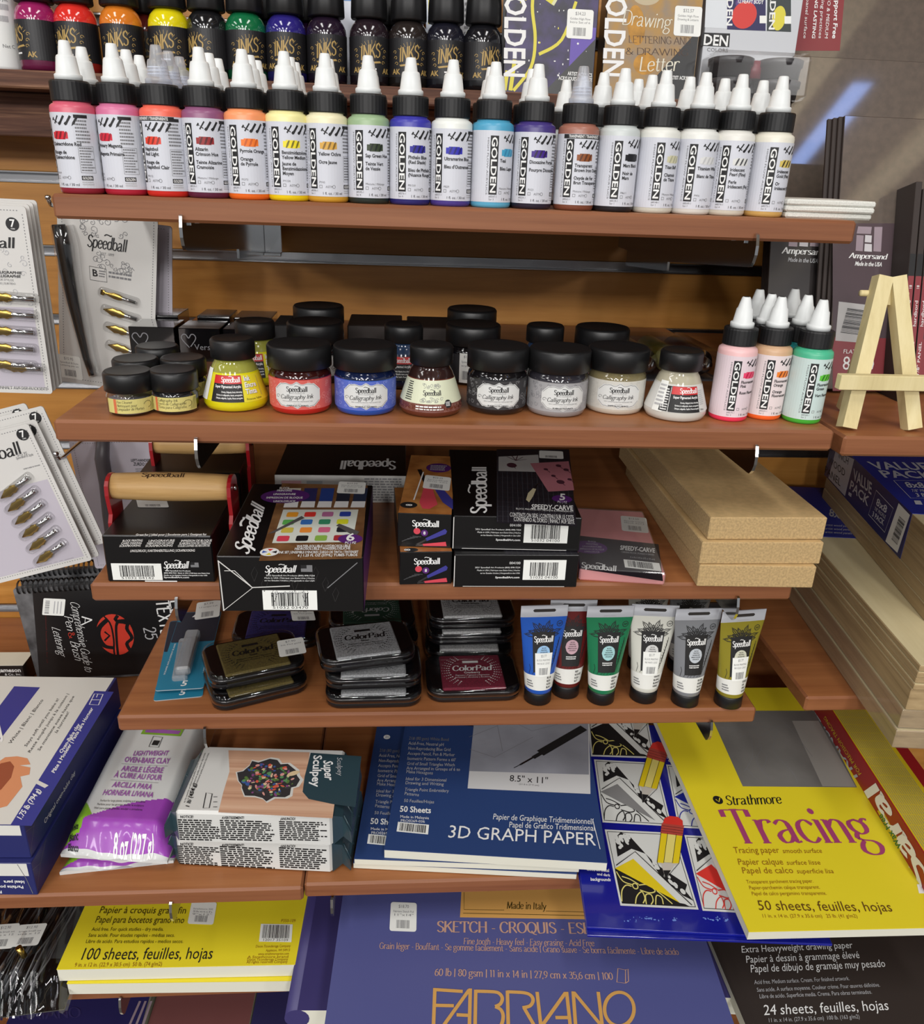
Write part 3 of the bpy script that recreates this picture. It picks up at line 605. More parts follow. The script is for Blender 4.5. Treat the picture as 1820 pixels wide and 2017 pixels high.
def golden_meshes(top, bot, sw, sl, en, fr, code, ser, phi, clear=False, tinted=None, trans=None, noz=None):
    """the four meshes of one 30 ml bottle: body, label, cap, nozzle"""
    R = 15.6; B = MB()
    mt = mat('shoulder_%d_%d_%d' % top, top, .35); mo = mat('paint_%d_%d_%d' % bot, bot, .3)
    prof = [(0, 0, mo), (13.6, 0, mo), (15, .8, mo), (R, 2.4, mo), (R, 6, mt), (R, 56.6, mt), (15.1, 58.6, mt), (13.6, 59.8, mt), (12.6, 60.2, mt), (12.6, 63, mt)]
    B.lathe(prof, mt, 40)
    Lb = MB(); s = cyl(Lb, R+.08, phi); pl = mat('label_%d_%d_%d' % tinted, tinted, .45) if tinted else LABELW
    s.rect(-42, 4.2, 42, 54, pl, 1)
    x = -12.2
    s.rect(x, 9.6, x+6.2, 50.5, INK, 2); s.text('GOLDEN', x+1.05, 49.8, 4.1, WPRINT, 4, w=39.4, ang=-pi/2, bold=1)
    s.text('HIGH FLOW ACRYLICS', x-2.2, 49.4, 1.25, GREY, 4, w=40, ang=-pi/2)
    if trans: s.rect(x-2.5, 50.8, 20, 53.8, INK, 2); s.text(trans, -10.5, 51.4, 1.9, WPRINT, 4, w=26, bold=1)
    brushes(s, 0, 46.6 if not trans else 44.6)
    sm = mat('swatch_%d_%d_%d' % sw, sw, .4); dk = mat('stroke_%d_%d_%d' % sl, sl, .4)
    v0 = 36.4 if not trans else 35.2
    for i in range(6):     # rounded paint dab with slanting strokes showing through
        s.rect(-3.2+i*2.1, v0+(.5 if i in (0, 5) else 0), -1.1+i*2.1, v0+5.4-(.7 if i in (0, 5) else 0), sm, 2)
    for i in range(3): s.poly([(-1.4+i*3.6, v0+.3), (.1+i*3.6, v0+.3), (1.8+i*3.6, v0+5.2), (.3+i*3.6, v0+5.2)], dk, 3)
    v = v0-4
    for t in en: s.text(t, -4.4, v, 2.3, INK, 4, sx=.88, bold=1); v -= 3.3
    v -= 2.2 if len(fr) < 3 else 1
    for t in fr: s.text(t, -4.4, v, 2.3, INK, 4, sx=.88, bold=1); v -= 3.3
    s.text(code[0], -4.4, 13.4, 1.4, GREY, 4); s.frame(-4.4, 10, -2.2, 12.2, .3, GREY)
    s.text('ASTM', .2, 10.3, 1.5, GREY, 4); s.line([(6.4+1.1*cos(a*pi/6), 11.1+1.1*sin(a*pi/6)) for a in range(12)], .28, GREY, 3, True)
    s.text(code[1], -12, 7.6, 1.3, GREY, 4); s.text(ser, -12, 5.6, 1.3, GREY, 4)
    s.text('1 fl. oz. / 30 ml', -2.2, 5.6, 1.75, INK, 4)
    # the side panel: small print beside a ruled box and a little brand tag
    s.rect(14.6, 50.6, 24, 52.8, INK, 2); s.greek(14.8, 34, 25, 50, 7, GREY, 2, 3); s.frame(15, 14.5, 26, 32.5, .25, GREY); s.greek(15.8, 15.4, 25.4, 32, 9, GREY, 2, 5)
    s.rect(15, 9.6, 23, 12.6, INK, 2); s.text('GOLDEN', 15.6, 10.2, 1.8, WPRINT, 3, w=6.8, bold=1); s.greek(15, 6, 24, 9, 2, LGREY, 2, 9)
    Cp = MB(); n = 60; ring = [(13.5 if i % 2 else 13.38) for i in range(n)]
    rings = [[(r*k*cos(2*pi*i/n), r*k*sin(2*pi*i/n), z) for i, r in enumerate(ring)] for z, k in ((61.4, .975), (62, 1), (73.6, 1), (74.6, .97), (75, .93))]
    Cp.loft(rings, BCAP, smooth=False)
    Nz = MB(); nm = noz or (NOZC if clear else NOZ)
    Nz.lathe([(9.3, 75.05), (9.4, 78.4), (9.0, 79), (8.1, 79.4), (6.7, 89.6), (6.2, 90.8), (4.9, 91.4), (3.7, 99.4), (3.2, 100.2), (1.6, 100.4)] if not noz else
             [(9.3, 75.05), (9.4, 78.4), (9.0, 79), (7.6, 79.4), (6.2, 89.4), (5.4, 90.2), (3.4, 98), (2.9, 98.6), (2.2, 98.7)], nm, 32)
    if noz: Nz.lathe([(2.1, 98.72), (2.1, 98.9)], INK, 16)
    if clear:
        for z in (81, 83.2, 85.4): Nz.lathe([(7.7-.12*(z-80), z), (8-.12*(z-80), z+.5), (7.7-.12*(z-80), z+1)], mat('nozzle_thread', (196, 202, 214), .4), 28, caps=False)
    return B, Lb, Cp, Nz
GRP1 = 'small high flow paint bottles on the top shelf'
def bottle(loc, ms, label, group, rz=0):
    t = thing('paint_bottle', label, 'paint bottle', loc, rz, group)
    for nm, m in zip(('body', 'paper_label', 'cap', 'nozzle'), ms): m.build(nm, t)
    return t
K0 = (30, 28, 30)
# base centre px, columns deep, shoulder, paint, dab, strokes, english, french, codes, series, label turn, clear nozzle, words for the label
ROW = [
 (165, 2, (206, 92, 112), (140, 34, 52), (206, 34, 48), (120, 18, 28), ['Quinacridone Red'], ['Rouge de', 'Quinacridone'], ('PV19', ''), '', -.62, 0, 'a dark red dab reading Quinacridone Red'),
 (252, 3, (205, 112, 150), (172, 34, 56), (206, 34, 56), (150, 20, 40), ['Primary Magenta'], ['Magenta Primaire'], ('PR', ''), '', -.72, 0, 'a red dab reading Primary Magenta'),
 (334, 3, (236, 104, 84), (205, 44, 36), (224, 62, 40), (140, 40, 26), ['Naphthol', 'Red Light'], ['Rouge de', 'Naphthol Clair'], ('PR112', ''), '', -.5, 1, 'a black top strip and bright red dab'),
 (413, 3, (140, 84, 120), (92, 34, 60), (150, 38, 40), (84, 16, 22), ['Alizarin', 'Crimson Hue'], ['Teinte Alizarine', 'Cramoisie'], ('Mixture / Mélange', '#8510-1'), 'Ser 3', .0, 0, 'a crimson dab under purple shoulder'),
 (493, 3, (240, 150, 100), (236, 108, 34), (240, 120, 34), (200, 90, 24), ['Pyrrole Orange'], ['Orange', 'de Pyrrole'], ('PO73', '#8539-1'), 'Ser 8', .1, 0, 'an orange dab and orange paint'),
 (571, 3, (236, 228, 160), (238, 206, 20), (240, 220, 40), (120, 112, 24), ['Benzimidazolone', 'Yellow Medium'], ['Jaune de', 'Benzimidazolone', 'Moyen'], ('PY154', '#8533-1'), 'Ser 3', .12, 0, 'a lemon yellow dab and yellow paint'),
 (647, 2, (232, 224, 186), (208, 158, 52), (214, 164, 66), (130, 98, 36), ['Yellow Ochre'], ['Ocre Jaune'], ('PY43', '#8586-1'), 'Ser 1', -.05, 0, 'an ochre dab and tan paint'),
 (727, 2, (150, 176, 136), (40, 50, 46), (52, 64, 40), (26, 34, 24), ['Sap Green Hue'], ['Teinte Vert', 'de Vessie'], ('Mixture / Mélange', '#8545-1'), 'Ser 4', .16, 0, 'a dark green dab and pale green shoulder'),
 (807, 1, (58, 56, 160), (44, 42, 110), (44, 40, 150), (24, 22, 84), ['Phthalo Blue', '(Red Shade)'], ['Bleu de Phthalo', '(Nuance Rouge)'], ('PB15:0', '#8576-1'), 'Ser 4', .18, 0, 'a dark blue dab and royal blue shoulder'),
 (886, 1, (226, 228, 222), (74, 60, 140), (40, 38, 170), (24, 24, 110), ['Ultramarine Blue'], ["Bleu d'Outremer"], ('PB29', '#8557-1'), 'Ser 2', -.1, 0, 'an ultramarine dab and whitish shoulder'),
 (965, 2, (76, 156, 190), (92, 172, 206), (66, 160, 196), (50, 130, 170), ['Teal'], ['Bleu Lagon'], ('Mixture / Mélange', '#8547-1'), 'Ser 3', .58, 0, 'a turquoise dab and sky blue paint'),
 (1045, 2, (66, 52, 120), (38, 34, 50), (60, 24, 130), (36, 18, 60), ['Dioxazine Purple'], ['Pourpre Dioxazine'], ('PV23', '#8534-1'), 'Ser 5', -.05, 0, 'a violet dab and purple shoulder'),
 (1128, 1, (158, 104, 88), (122, 70, 52), (140, 76, 30), (90, 46, 20), ['Transparent', 'Brown Iron Oxide'], ['Oxyde de Fer', 'Brun Transparent'], ('Mixture / Mélange', '#8562-1'), 'Ser 3', .02, 1, 'a black top strip and brown paint'),
 (1206, 4, (196, 202, 200), (34, 34, 38), (22, 22, 26), (22, 22, 26), ['Mars Black'], ['Noir de', 'Mars'], ('PBk11', '#8518-1'), 'Ser 1', .36, 0, 'a solid black dab and black paint'),
 (1283, 3, (222, 222, 214), (206, 204, 190), (206, 202, 168), (170, 168, 140), ['Titan Buff'], ['Chamois', 'de Titane'], ('Mixture / Mélange', '#8548-1'), 'Ser 1', .42, 0, 'a pale buff striped dab'),
 (1357, 2, (224, 224, 218), (216, 214, 206), (214, 214, 212), (188, 188, 188), ['Titanium White'], ['Blanc de Titane'], ('PW6', '#8549-1'), 'Ser 1', .1, 0, 'a nearly invisible white striped dab'),
 (1425, 3, (222, 220, 212), (208, 202, 186), (214, 214, 210), (70, 70, 72), ['Iridescent', 'Pearl (Fine)'], ['Perle', 'Iridescent (Fin)'], ('', '#8574-1'), 'Ser 4', -.06, 0, 'a pearl dab crossed by grey strokes'),
 (1500, 2, (226, 222, 206), (206, 166, 96), (210, 186, 96), (60, 52, 30), ['Iridescent', 'Gold (Fine)'], ['Or', 'Iridescent (Fin)'], ('', '#8573-1'), 'Ser 6', .3, 0, 'a gold striped dab and golden paint'),
]
ORD = ['front', 'second', 'third', 'fourth']
for i, (px, deep, top, bot, sw, sl, en, fr, code, ser, phi, clr, words) in enumerate(ROW):
    y0 = -398+.5*i+(4 if i == 1 else 0); p = ony(px, 380+2.4*i-2, y0)
    tr = 'TRANSPARENT / TRANSPARENTE' if 'black top strip' in words else None
    ms = golden_meshes(top, bot, sw, sl, en, fr, code, ser, phi, clr, trans=tr)
    nz = 'clear' if clr else 'white'
    t = bottle((p.x, y0, 157.4), ms, 'front-row %s-nozzled paint bottle with %s' % (nz, words), GRP1)
    for k in range(1, deep):
        sp = 33.5 if i != 13 else 21.5
        dx = (0, -1.5, -3.5, -5)[k] if i > 12 else 0
        dup(t, (p.x+dx-(7*k if i == 13 else 0), y0+sp*k*(1 if i != 13 else 1.55), 157.4), None, '%s-nozzled paint bottle %s the one with %s' % (nz, ('just behind', 'second behind', 'third behind')[k-1], words), GRP1)

# ---- three wrapped mini canvases at the shelf end
CANV = mat('canvas_wrap', (222, 222, 214), .8, noise=.08, nscale=900)
a = ony(1545, 425, -398)
for k, (w, dx, dy, rz, n) in enumerate(((72, 1, 2, .01, 'lowest'), (73, 0, 1, -.012, 'middle'), (74, 0, 0, .02, 'topmost'))):
    m = MB(); m.box(0, 0, 0, w, 74, 4.6, CANV, b=1.3)
    m.box(1.5, -.35, 1, 11, 0, 3.6, CANV, b=.1)
    s = flat(m, 4.6)
    if k == 2:
        r_ = random.Random(8)
        for q in range(40):
            u, v = r_.uniform(4, 60), r_.uniform(4, 66); s.rect(u, v, u+r_.uniform(3, 9), v+.5, LGREY, 2)
    single('mini_canvas', m, 'small white wrapped canvas beside the gold bottle, %s of three' % n, 'canvas', (564+dx, -402+dy, 157.45+k*4.75), rz, 'stacked mini canvases')

# ================================================================ dropper ink bottles on the plank ledge
ILAB = mat('black_ink_label', (24, 23, 26), .45); SGL = film('bottle_shoulder_glass', (235, 235, 240), .1, .04)
def ink_meshes(c, empty=False, phi=0):
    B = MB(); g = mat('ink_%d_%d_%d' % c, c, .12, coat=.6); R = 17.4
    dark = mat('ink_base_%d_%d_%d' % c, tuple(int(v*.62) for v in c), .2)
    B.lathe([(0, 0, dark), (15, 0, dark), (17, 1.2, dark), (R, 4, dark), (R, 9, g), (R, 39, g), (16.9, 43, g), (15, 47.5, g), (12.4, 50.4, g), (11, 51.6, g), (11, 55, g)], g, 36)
    Lb = MB(); s = cyl(Lb, R+.1, phi); s.rect(-50, 8, 50, 38, ILAB, 1)
    # gilt lettering in a wreath of scrolls with rays above
    U = (17.5, 3.0); s.script('INKS', (-9, 19.5), U, (.4, 10.5), GOLDI, 4, (1.3, .5), .8)
    for i in range(9):
        a = pi*(.18+.64*i/8); s.line([(1+10*cos(a), 24+8*sin(a)), (1+13*cos(a), 24+11*sin(a))], .35, GOLDI, 3)
    for sx in (-1, 1):
        for k in range(3): s.line([(sx*(11.5+k*.9+1.9*(1-t/9)*cos(t*.75)), 21+4.4*k-3+1.9*(1-t/9)*sin(t*.75)) for t in range(9)], .4, GOLDI, 3)
    s.poly([(-8.5, 15.8), (9.5, 18), (9, 19.4), (-9, 17.2)], GOLDI, 3); s.rect(-3, 12.4, 5, 13.6, WPRINT, 3); s.text('AK', 11, 10, 4, GOLDI, 4, bold=1)
    s.text('AK', -16, 10, 4, GOLDI, 4, bold=1)
    Cp = MB(); n = 48
    rg = lambda z, r, d: [((r-(d if i % 4 == 0 else 0))*cos(2*pi*i/n), (r-(d if i % 4 == 0 else 0))*sin(2*pi*i/n), z) for i in range(n)]
    Cp.loft([rg(52.2, 15.2, .5), rg(53.2, 16, .5), rg(66, 15.6, .5), rg(73, 14.9, .9), rg(75.6, 13.6, 1.1), rg(76.6, 12, .6)], BCAP)
    Bu = MB(); Bu.lathe([(7.2, 76.6), (7.2, 84), (6.7, 92), (6.2, 97), (4.8, 99.5), (2, 100.4)], BLK, 24)
    return B, Lb, Cp, Bu
INKS = [(82, (150, 34, 92), 'magenta'), (158, (214, 48, 40), 'red'), (246, (214, 122, 38), 'orange'), (339, (222, 206, 20), 'yellow'), (414, (26, 26, 28), 'black with a clear shoulder'), (488, (20, 104, 62), 'green'),
        (566, (44, 36, 118), 'deep blue'), (645, (36, 24, 40), 'black violet'), (728, (38, 28, 34), 'black brown'), (804, (40, 34, 32), 'very dark brown'), (876, (28, 28, 38), 'blue black'), (948, (24, 24, 28), 'plain black')]
IZ = 258.2; BIG = Matrix.Scale(1.14, 4)
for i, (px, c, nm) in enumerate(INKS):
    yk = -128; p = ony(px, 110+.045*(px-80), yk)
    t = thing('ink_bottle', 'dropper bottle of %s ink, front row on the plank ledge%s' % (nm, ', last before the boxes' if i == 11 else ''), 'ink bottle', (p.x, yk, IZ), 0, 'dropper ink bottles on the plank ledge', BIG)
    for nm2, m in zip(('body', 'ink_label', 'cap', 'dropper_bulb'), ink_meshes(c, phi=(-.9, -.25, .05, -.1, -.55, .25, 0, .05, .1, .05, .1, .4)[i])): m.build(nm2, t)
for i, (px, c, nm, a_, b_) in enumerate(((292, (120, 40, 36), 'brick red', 'orange', 'yellow'), (530, (30, 40, 60), 'navy', 'green', 'deep blue'), (612, (60, 30, 70), 'plum', 'deep blue', 'black violet'), (764, (60, 50, 60), 'grey black', 'black brown', 'very dark brown'))):
    p = ony(px, 120, -84)
    t = thing('ink_bottle', 'dropper bottle of %s ink behind, between the %s and %s ones' % (nm, a_, b_), 'ink bottle', (p.x, -84, IZ), 0, 'dropper ink bottles on the plank ledge', BIG)
    for nm2, m in zip(('body', 'ink_label', 'cap', 'dropper_bulb'), ink_meshes(c)): m.build(nm2, t)

# ---- large white tube and its grey carton at the left end of the ledge
p = ony(12, 120, -112); m = MB()
m.lathe([(17, 0), (20, 1), (21, 4), (21, 100), (20, 122), (16, 126)], WPLAS, 36); s = cyl(m, 21)
s.greek(9, 40, 20, 100, 6, LGREY, 3, 4); s.text('acrylic', 9, 60, 3, GREY, 4, ang=0); s.text('Net C', 9, 20, 3, GREY, 4)
single('paint_jar', m, 'tall white jar at the far left end of the plank ledge', 'jar', (p.x-2, -112, IZ))
p = ony(38, 140, -80); m = MB(); m.box(0, 0, 0, 40, 30, 130, mat('pale_carton', (196, 196, 198), .6), b=.6); s = front(m)
s.text('SA / Set C', 3, 8, 3.4, GREY, 4, w=18); s.text('oz. / 118 ml', 3, 2.4, 3.4, GREY, 4, w=19); s.text('and', 3, 50, 3.4, GREY); s.text('al acrylic', 3, 44, 3.4, GREY)
single('carton', m, 'pale grey carton with small print behind the magenta ink bottle', 'box', (p.x, -84, IZ))

# ---- boxed paint sets standing on the ledge
PURP = mat('set_box_purple_art', (58, 44, 96), .4, noise=.5, nscale=60, ncol=(30, 26, 44)); YELP = mat('spray_yellow', (216, 204, 62), .45); ARTG = mat('set_box_grey_gold_art', (140, 122, 100), .4, noise=.45, nscale=70, ncol=(168, 128, 60))
SETT = Matrix.Rotation(-.05, 4, 'X')
def setbox(pl, pr, y, h, art, label, d=30):
    a, b = ony(pl[0], pl[1], y), ony(pr[0], pr[1], y); w = b.x-a.x
    t = thing('boxed_paint_set', label, 'box', (a.x, y, IZ), 0, 'boxed paint sets on the plank ledge', SETT)
    m = MB(); m.box(0, 0, 0, w, d, h, BLKG, b=.5); s = front(m, root=t); s.rect(.6, .6, w-.6, h-.6, art, 1)
    return t, m, s, w
t, m, s, w = setbox((990, 178), (1166, 188), -138, 124, PURP, 'boxed paint set with purple and yellow splashed art and upright lettering')
s.rect(w*.72, 20, w-1, 62, mat('set_box_violet_fade', (104, 84, 170), .5), 1.5); s.poly([(w*.45, 1), (w-1, 1), (w-1, 52)], BLKG, 2)
r_ = random.Random(3)
for k in range(42): s.ell(r_.uniform(13, w*.9), r_.uniform(14, 100), r_.choice((.4, .6, 1.1)), r_.choice((.4, .6, 1.0)), r_.choice((YELP, WPRINT, WPRINT)), 2.5, 8)
s.line(catmull([(w*.12, 2), (w*.3, 24), (w*.33, 50), (w*.28, 78), (w*.3, 108)]), 3.2, YELP, 3); s.line([(w*.12, 104), (w*.5, 84), (w*.5, 107)], 9, YELP, 2.6)
s.line(catmull([(w*.38, 36), (w*.62, 50), (w*.75, 84)]), 3, YELP, 2.2); s.line([(w*.5, 80), (w*.66, 106)], 3, mat('spray_cream', (214, 214, 170), .5), 2.8); s.line([(2, 2), (4, 20)], 4, YELP, 2.6); s.line([(8, 2), (11, 30)], 4, YELP, 2.6)
s.ptext('GOLDEN', (996, -48), (993, 153), (1037, -46), WPRINT, 5, 1); 
s.ptext('ARTIST ACRYLICS', (1118, 148), (1166, 152), (1118, 141), WPRINT, 5, 1); s.ptext('ACRYLIQUES D ARTISTE', (1100, 157), (1166, 161), (1100, 150), WPRINT, 5, 1)
sticker(s, ((1115, 75), (1166, 78), (1118, 17)), '$34.23', ['Golden High Flow', 'Intro Set of 6'], 6); m.build('carton', t)
t, m, s, w = setbox((1183, 180), (1364, 192), -138, 124, ARTG, 'boxed paint set with grey and gold calligraphy art and upright lettering')
OCH = mat('ochre_wash', (196, 140, 44), .5, noise=.2, nscale=80); s.ell(w*.32, 66, 9, 18, OCH, 1.6, 20, .2); s.ell(w*.45, 32, 12, 10, OCH, 1.6); s.ell(w*.4, 92, 14, 8, mat('pale_wash', (188, 172, 140), .5), 1.6)
s.poly([(w*.4, 1), (w-1, 1), (w-1, 66)], BLKG, 2); s.rect(w*.4, 100, w*.86, 108, BLKG, 2); s.text('DESSIN ET LETTRAGE', w*.44, 101, 3.4, WPRINT, 5, w=w*.38, bold=1)
s.ptext('GOLDEN', (1197, -44), (1187, 152), (1237, -42), WPRINT, 5, 1)
s.ptext('Drawing', (1224, 48), (1320, 58), (1230, 20), CREAM, 5, pen=(.7, .4)); s.ptext('Letter', (1258, 140), (1336, 140), (1262, 112), CREAM, 5, pen=(.8, .4))
BRP = mat('brown_calligraphy', (74, 52, 40), .5)
s.ptext('LETTERING AND', (1238, 84), (1360, 88), (1238, 70), BRP, 4, pen=(.7, .3), serif=.4); s.ptext('& DRAWING', (1232, 107), (1356, 110), (1232, 94), BRP, 4, pen=(.7, .3), serif=.4)
s.ptext('ARTIST ACRYLICS', (1318, 156), (1364, 158), (1318, 149), WPRINT, 5, 1)
sticker(s, ((1326, 70), (1379, 73), (1330, 11)), '$32.57', ['Golden High Flow', 'Drawing & Letterin'], 6); m.build('carton', t)
# shrink-wrapped set with a pale advert panel on top and dark tubs below
a, b = ony(1377, 180, -138), ony(1556, 196, -138); w = b.x-a.x
t = thing('boxed_paint_set', 'shrink-wrapped set of dark tubs under a pale printed header card', 'box', (a.x, -138, IZ), 0, 'boxed paint sets on the plank ledge', SETT)
m = MB(); m.box(0, 4, 0, w, 26, 126, mat('header_card_grey', (196, 198, 202), .5), b=.5); s = front(m, 4, root=t)
s.poly([s.px(p) for p in ((1388, 54), (1558, 62), (1560, -30), (1392, -30))], mat('advert_white', (214, 218, 222), .5), 1)
RED = mat('tomato_red', (206, 44, 34), .4); NAVY = mat('navy_print', (40, 36, 84), .5)
s.pquad(((1432, 58), (1508, 61), (1508, -30), (1432, -30)), NAVY, 2); s.pquad(((1510, 61), (1558, 63), (1558, -30), (1512, -30)), mat('navy_green_print', (52, 60, 60), .5), 2)
q = s.px((1466, 30)); s.ell(q[0], q[1], 13, 12, RED, 3, 24, .4); q = s.px((1475, 0)); s.ell(q[0], q[1], 14, 6, mat('purple_rim', (84, 50, 120), .4), 2.6, 24, .3); q = s.px((1534, 36)); s.ell(q[0], q[1], 7, 11, YELP, 3)
for p4 in (((1496, 46), (1510, 46), (1510, 31), (1496, 31)), ((1545, 47), (1558, 47), (1558, 32), (1545, 32))): s.pquad(p4, STICK, 4)
s.ptext('GOLDEN', (1434, -60), (1430, 52), (1446, -60), WPRINT, 5, 1); s.ptext('GOLDEN', (1520, -60), (1514, 60), (1531, -60), WPRINT, 5, 1); s.ptext('12 HEAVY BODY', (1452, 6), (1503, 8), (1453, -2), WPRINT, 5, 1)
s.pquad(((1380, 90), (1436, 93), (1438, 66), (1383, 64)), INK, 2); s.ptext('DEN', (1384, 88), (1434, 91), (1386, 68), WPRINT, 5, 1); s.ptext('COLORS', (1392, 101), (1434, 103), (1392, 94), GREY, 5)
m.build('header_card', t)
m = MB(); TUB = mat('dark_tub', (58, 56, 58), .35); TUBR = mat('maroon_paint', (120, 40, 52), .4)
for kx in (0, 1):
    for kz in (0, 1):
        cx = w*(.24+.52*kx); z = .5+kz*19
        m.lathe([(w*.2, z), (w*.21, z+11, TUB), (w*.225, z+11.2), (w*.23, z+17), (w*.21, z+18)], TUB, 30, cx=cx, cy=-18)
m.lathe([(9, 20, TUBR), (9, 36, TUBR)], TUBR, 20, cx=w*.5, cy=-14); m.build('tub', t)
m = MB(); m.box(-.5, -40, 0, w+.5, 3.5, 42, film('crinkled_wrap', refl=.04, rough=.2), b=4); m.build('shrink_wrap', t)

# ---- bright packages glimpsed behind the ink bottles
for i, (x0, x1, v, c, nm, yb) in enumerate(((470, 640, 10, (214, 206, 200), 'white card package behind the deep blue and black inks', -48), (640, 742, 8, (222, 226, 236), 'pale blue and white package behind the black brown ink', -46),
        (755, 835, 12, (92, 88, 110), 'grey purple package behind the very dark brown ink', -44), (840, 905, 8, (224, 232, 244), 'white package behind the blue black ink', -48), (908, 982, 12, (190, 190, 192), 'white and black printed sleeve behind the plain black ink', -50))):
    a, b = ony(x0, v, yb), ony(x1, v, yb); m = MB(); m.box(0, 0, 0, b.x-a.x, 14, 140, mat('package_%d' % i, c, .5), b=.5); s = front(m)
    if i == 1: s.rect(20, 88, 32, 128, mat('sky_blue_print', (96, 140, 200), .5), 2); s.rect(34, 90, 40, 128, YELP, 2)
    if i in (0, 4): s.greek(4, 60, b.x-a.x-3, 126, 12, GREY if i else mat('rose_print', (196, 120, 110), .5), 2, i)
    if i == 3: s.rect(2, 70, 8, 128, YELP, 2)
    single('paint_package', m, nm, 'package', (a.x, yb, IZ), 0)
# ================================================================ second shelf: ink jars
def band(s, u0, u1, fb, ft, m, L=2, n=20):
    P = []
    for i in range(n+1):
        u = u0+(u1-u0)*i/n; P += [(u, fb(u)), (u, ft(u))]
    s.put(P, [(2*i, 2*i+2, 2*i+3, 2*i+1) for i in range(n)], m, L)
def swirls(s, u0, v0, u1, v1, n, m, L=2, seed=1, r=(1.2, 2.6), w=.28):
    rnd = random.Random(seed)
    for i in range(n):
        cu, cv, rr, a0, d = rnd.uniform(u0, u1), rnd.uniform(v0, v1), rnd.uniform(*r), rnd.uniform(0, 6), rnd.choice((-1, 1))
        s.line([(cu+rr*(1-t/14)*cos(a0+d*t*.62), min(max(cv+rr*(1-t/14)*sin(a0+d*t*.62), v0), v1)) for t in range(12)], w, m, L)
JCAP = mat('black_jar_lid', (21, 21, 22), .38)
def lid(z0, R, h, n=56):
    m = MB(); m.lathe([(R-.8, z0), (R, z0+.6), (R, z0+h-2.2), (R-.5, z0+h-1.2), (R-1.6, z0+h), (R-3, z0+h-.3), (0, z0+h-.3)], JCAP, n); return m
def jar_meshes(ink, paper, swl, names, plaque=None, phi=0, swc=None):
    R = 24.6; B = MB(); g = mat('jar_ink_%d_%d_%d' % ink, ink, .12, coat=.7); gd = mat('jar_neck_%d_%d_%d' % swl, swl, .1, coat=.7)
    B.lathe([(0, 0, g), (20, 0, g), (23.4, 1.4, g), (R, 5, g), (R, 29, gd), (23.9, 32, gd), (22.6, 33.6, gd), (22.4, 36, gd)], g, 48)
    Lb = MB(); s = cyl(Lb, R+.1, phi); pp = mat('jar_label_%d_%d_%d' % paper, paper, .5); pq = mat('plaque_paper', (212, 214, 212), .5)
    s.rect(-60, 5.2, 60, 28.6, pp, 1)
    sw_ = mat('swirl_%d_%d_%d' % (swc or swl), swc or swl, .5); swirls(s, -38, 6, 38, 28, 90, sw_, 2, 5, w=.3)
    pb = lambda k: (lambda u: 16.8-k*(9.2-max(0, abs(u)-13.5)*.95+1.1*max(0, 1-abs(u)/3)+(.5*cos(u*.7) if abs(u) < 12 else 0)))
    pq2 = mat('plaque_line', (92, 92, 96), .5)
    band(s, -18.6, 18.6, pb(1), pb(-1), pq, 3, 36)
    for k in (1, -1):
        f = pb(k); s.line([(u*.96, 16.8+(f(u)-16.8)*.93) for u in [-18.2+36.4*i/36 for i in range(37)]], .3, pq2, 4)
    s.logo((-8.2, 19.6), (16.4, 0), (0, 3.9), INK, 5, 1.35)
    s.text('ACRYLIC CALLIGRAPHY INK', 0, 18, .8, GREY, 5, 'C', w=12); s.script('Calligraphy Ink', (-13.5, 13.6), (26, .6), (.7, 3.3), INK, 5, (1, .55))
    s.line([(-16+2*cos(t*.5)*(1-t/16), 15.2+1.8*sin(t*.5)*(1-t/16)) for t in range(13)], .25, INK, 5)
    s.text('NEW SUPER PIGMENTED PERMANENT INK', 0, 11.4, .9, GREY, 5, 'C', w=24); s.text('2 fl oz (59ml)', 0, 9.6, .7, GREY, 5, 'C', w=6); s.text(names, 0, 8, 1.0, INK, 5, 'C', w=17, bold=1)
    return B, Lb, lid(35.4, 25.4, 18)
GJ = 'round black-lidded calligraphy ink jars'
def jar(px, ms, label, z=0, y=None, R=25, group=GJ, rz=0, names=('body', 'paper_label', 'lid'), cat='ink jar', nm='ink_jar'):
    p = onz(px[0], px[1], z) if y is None else ony(px[0], px[1], y)
    yy = p.y+R if y is None else y
    t = thing(nm, label, cat, (p.x+.075*R, yy, z), rz, group)
    for n_, m in zip(names, ms): m.build(n_, t)
    return t
jar((582, 820), jar_meshes((186, 30, 30), (206, 92, 84), (50, 14, 12), 'SCARLET | ECARLATE | ESCARLATA', swc=(226, 150, 140)), 'calligraphy ink jar with scarlet ink and pink red label, front row')
jar((713, 822), jar_meshes((22, 80, 176), (84, 104, 190), (14, 26, 60), 'INDIGO BLUE | BLEU INDIGO', phi=.06, swc=(150, 164, 226)), 'calligraphy ink jar with blue ink and blue label, front row')
jar((978, 820), jar_meshes((26, 25, 27), (52, 51, 53), (20, 18, 20), 'BLACK | NOIR | NEGRO', phi=-.04, swc=(150, 150, 152)), 'calligraphy ink jar with black ink and black swirled label, front row')
jar((1100, 825), jar_meshes((150, 146, 146), (158, 158, 160), (46, 44, 50), 'SILVER | ARGENT | PLATA', phi=.05, swc=(120, 120, 124)), 'calligraphy ink jar with silver grey ink and grey label, front row')
jar((1217, 820), jar_meshes((206, 200, 186), (202, 200, 192), (120, 110, 78), 'WHITE | BLANC | BLANCO', phi=-.1, swc=(190, 188, 182)), 'calligraphy ink jar with cream white ink and pale label, front row')
dark = jar_meshes((24, 22, 24), (40, 39, 42), (18, 16, 18), 'BLACK | NOIR', phi=1.2)
def back(px, y, label, ms=None):
    p = ony(px[0], px[1], y); return jar(px, ms or dark, label, y=y)
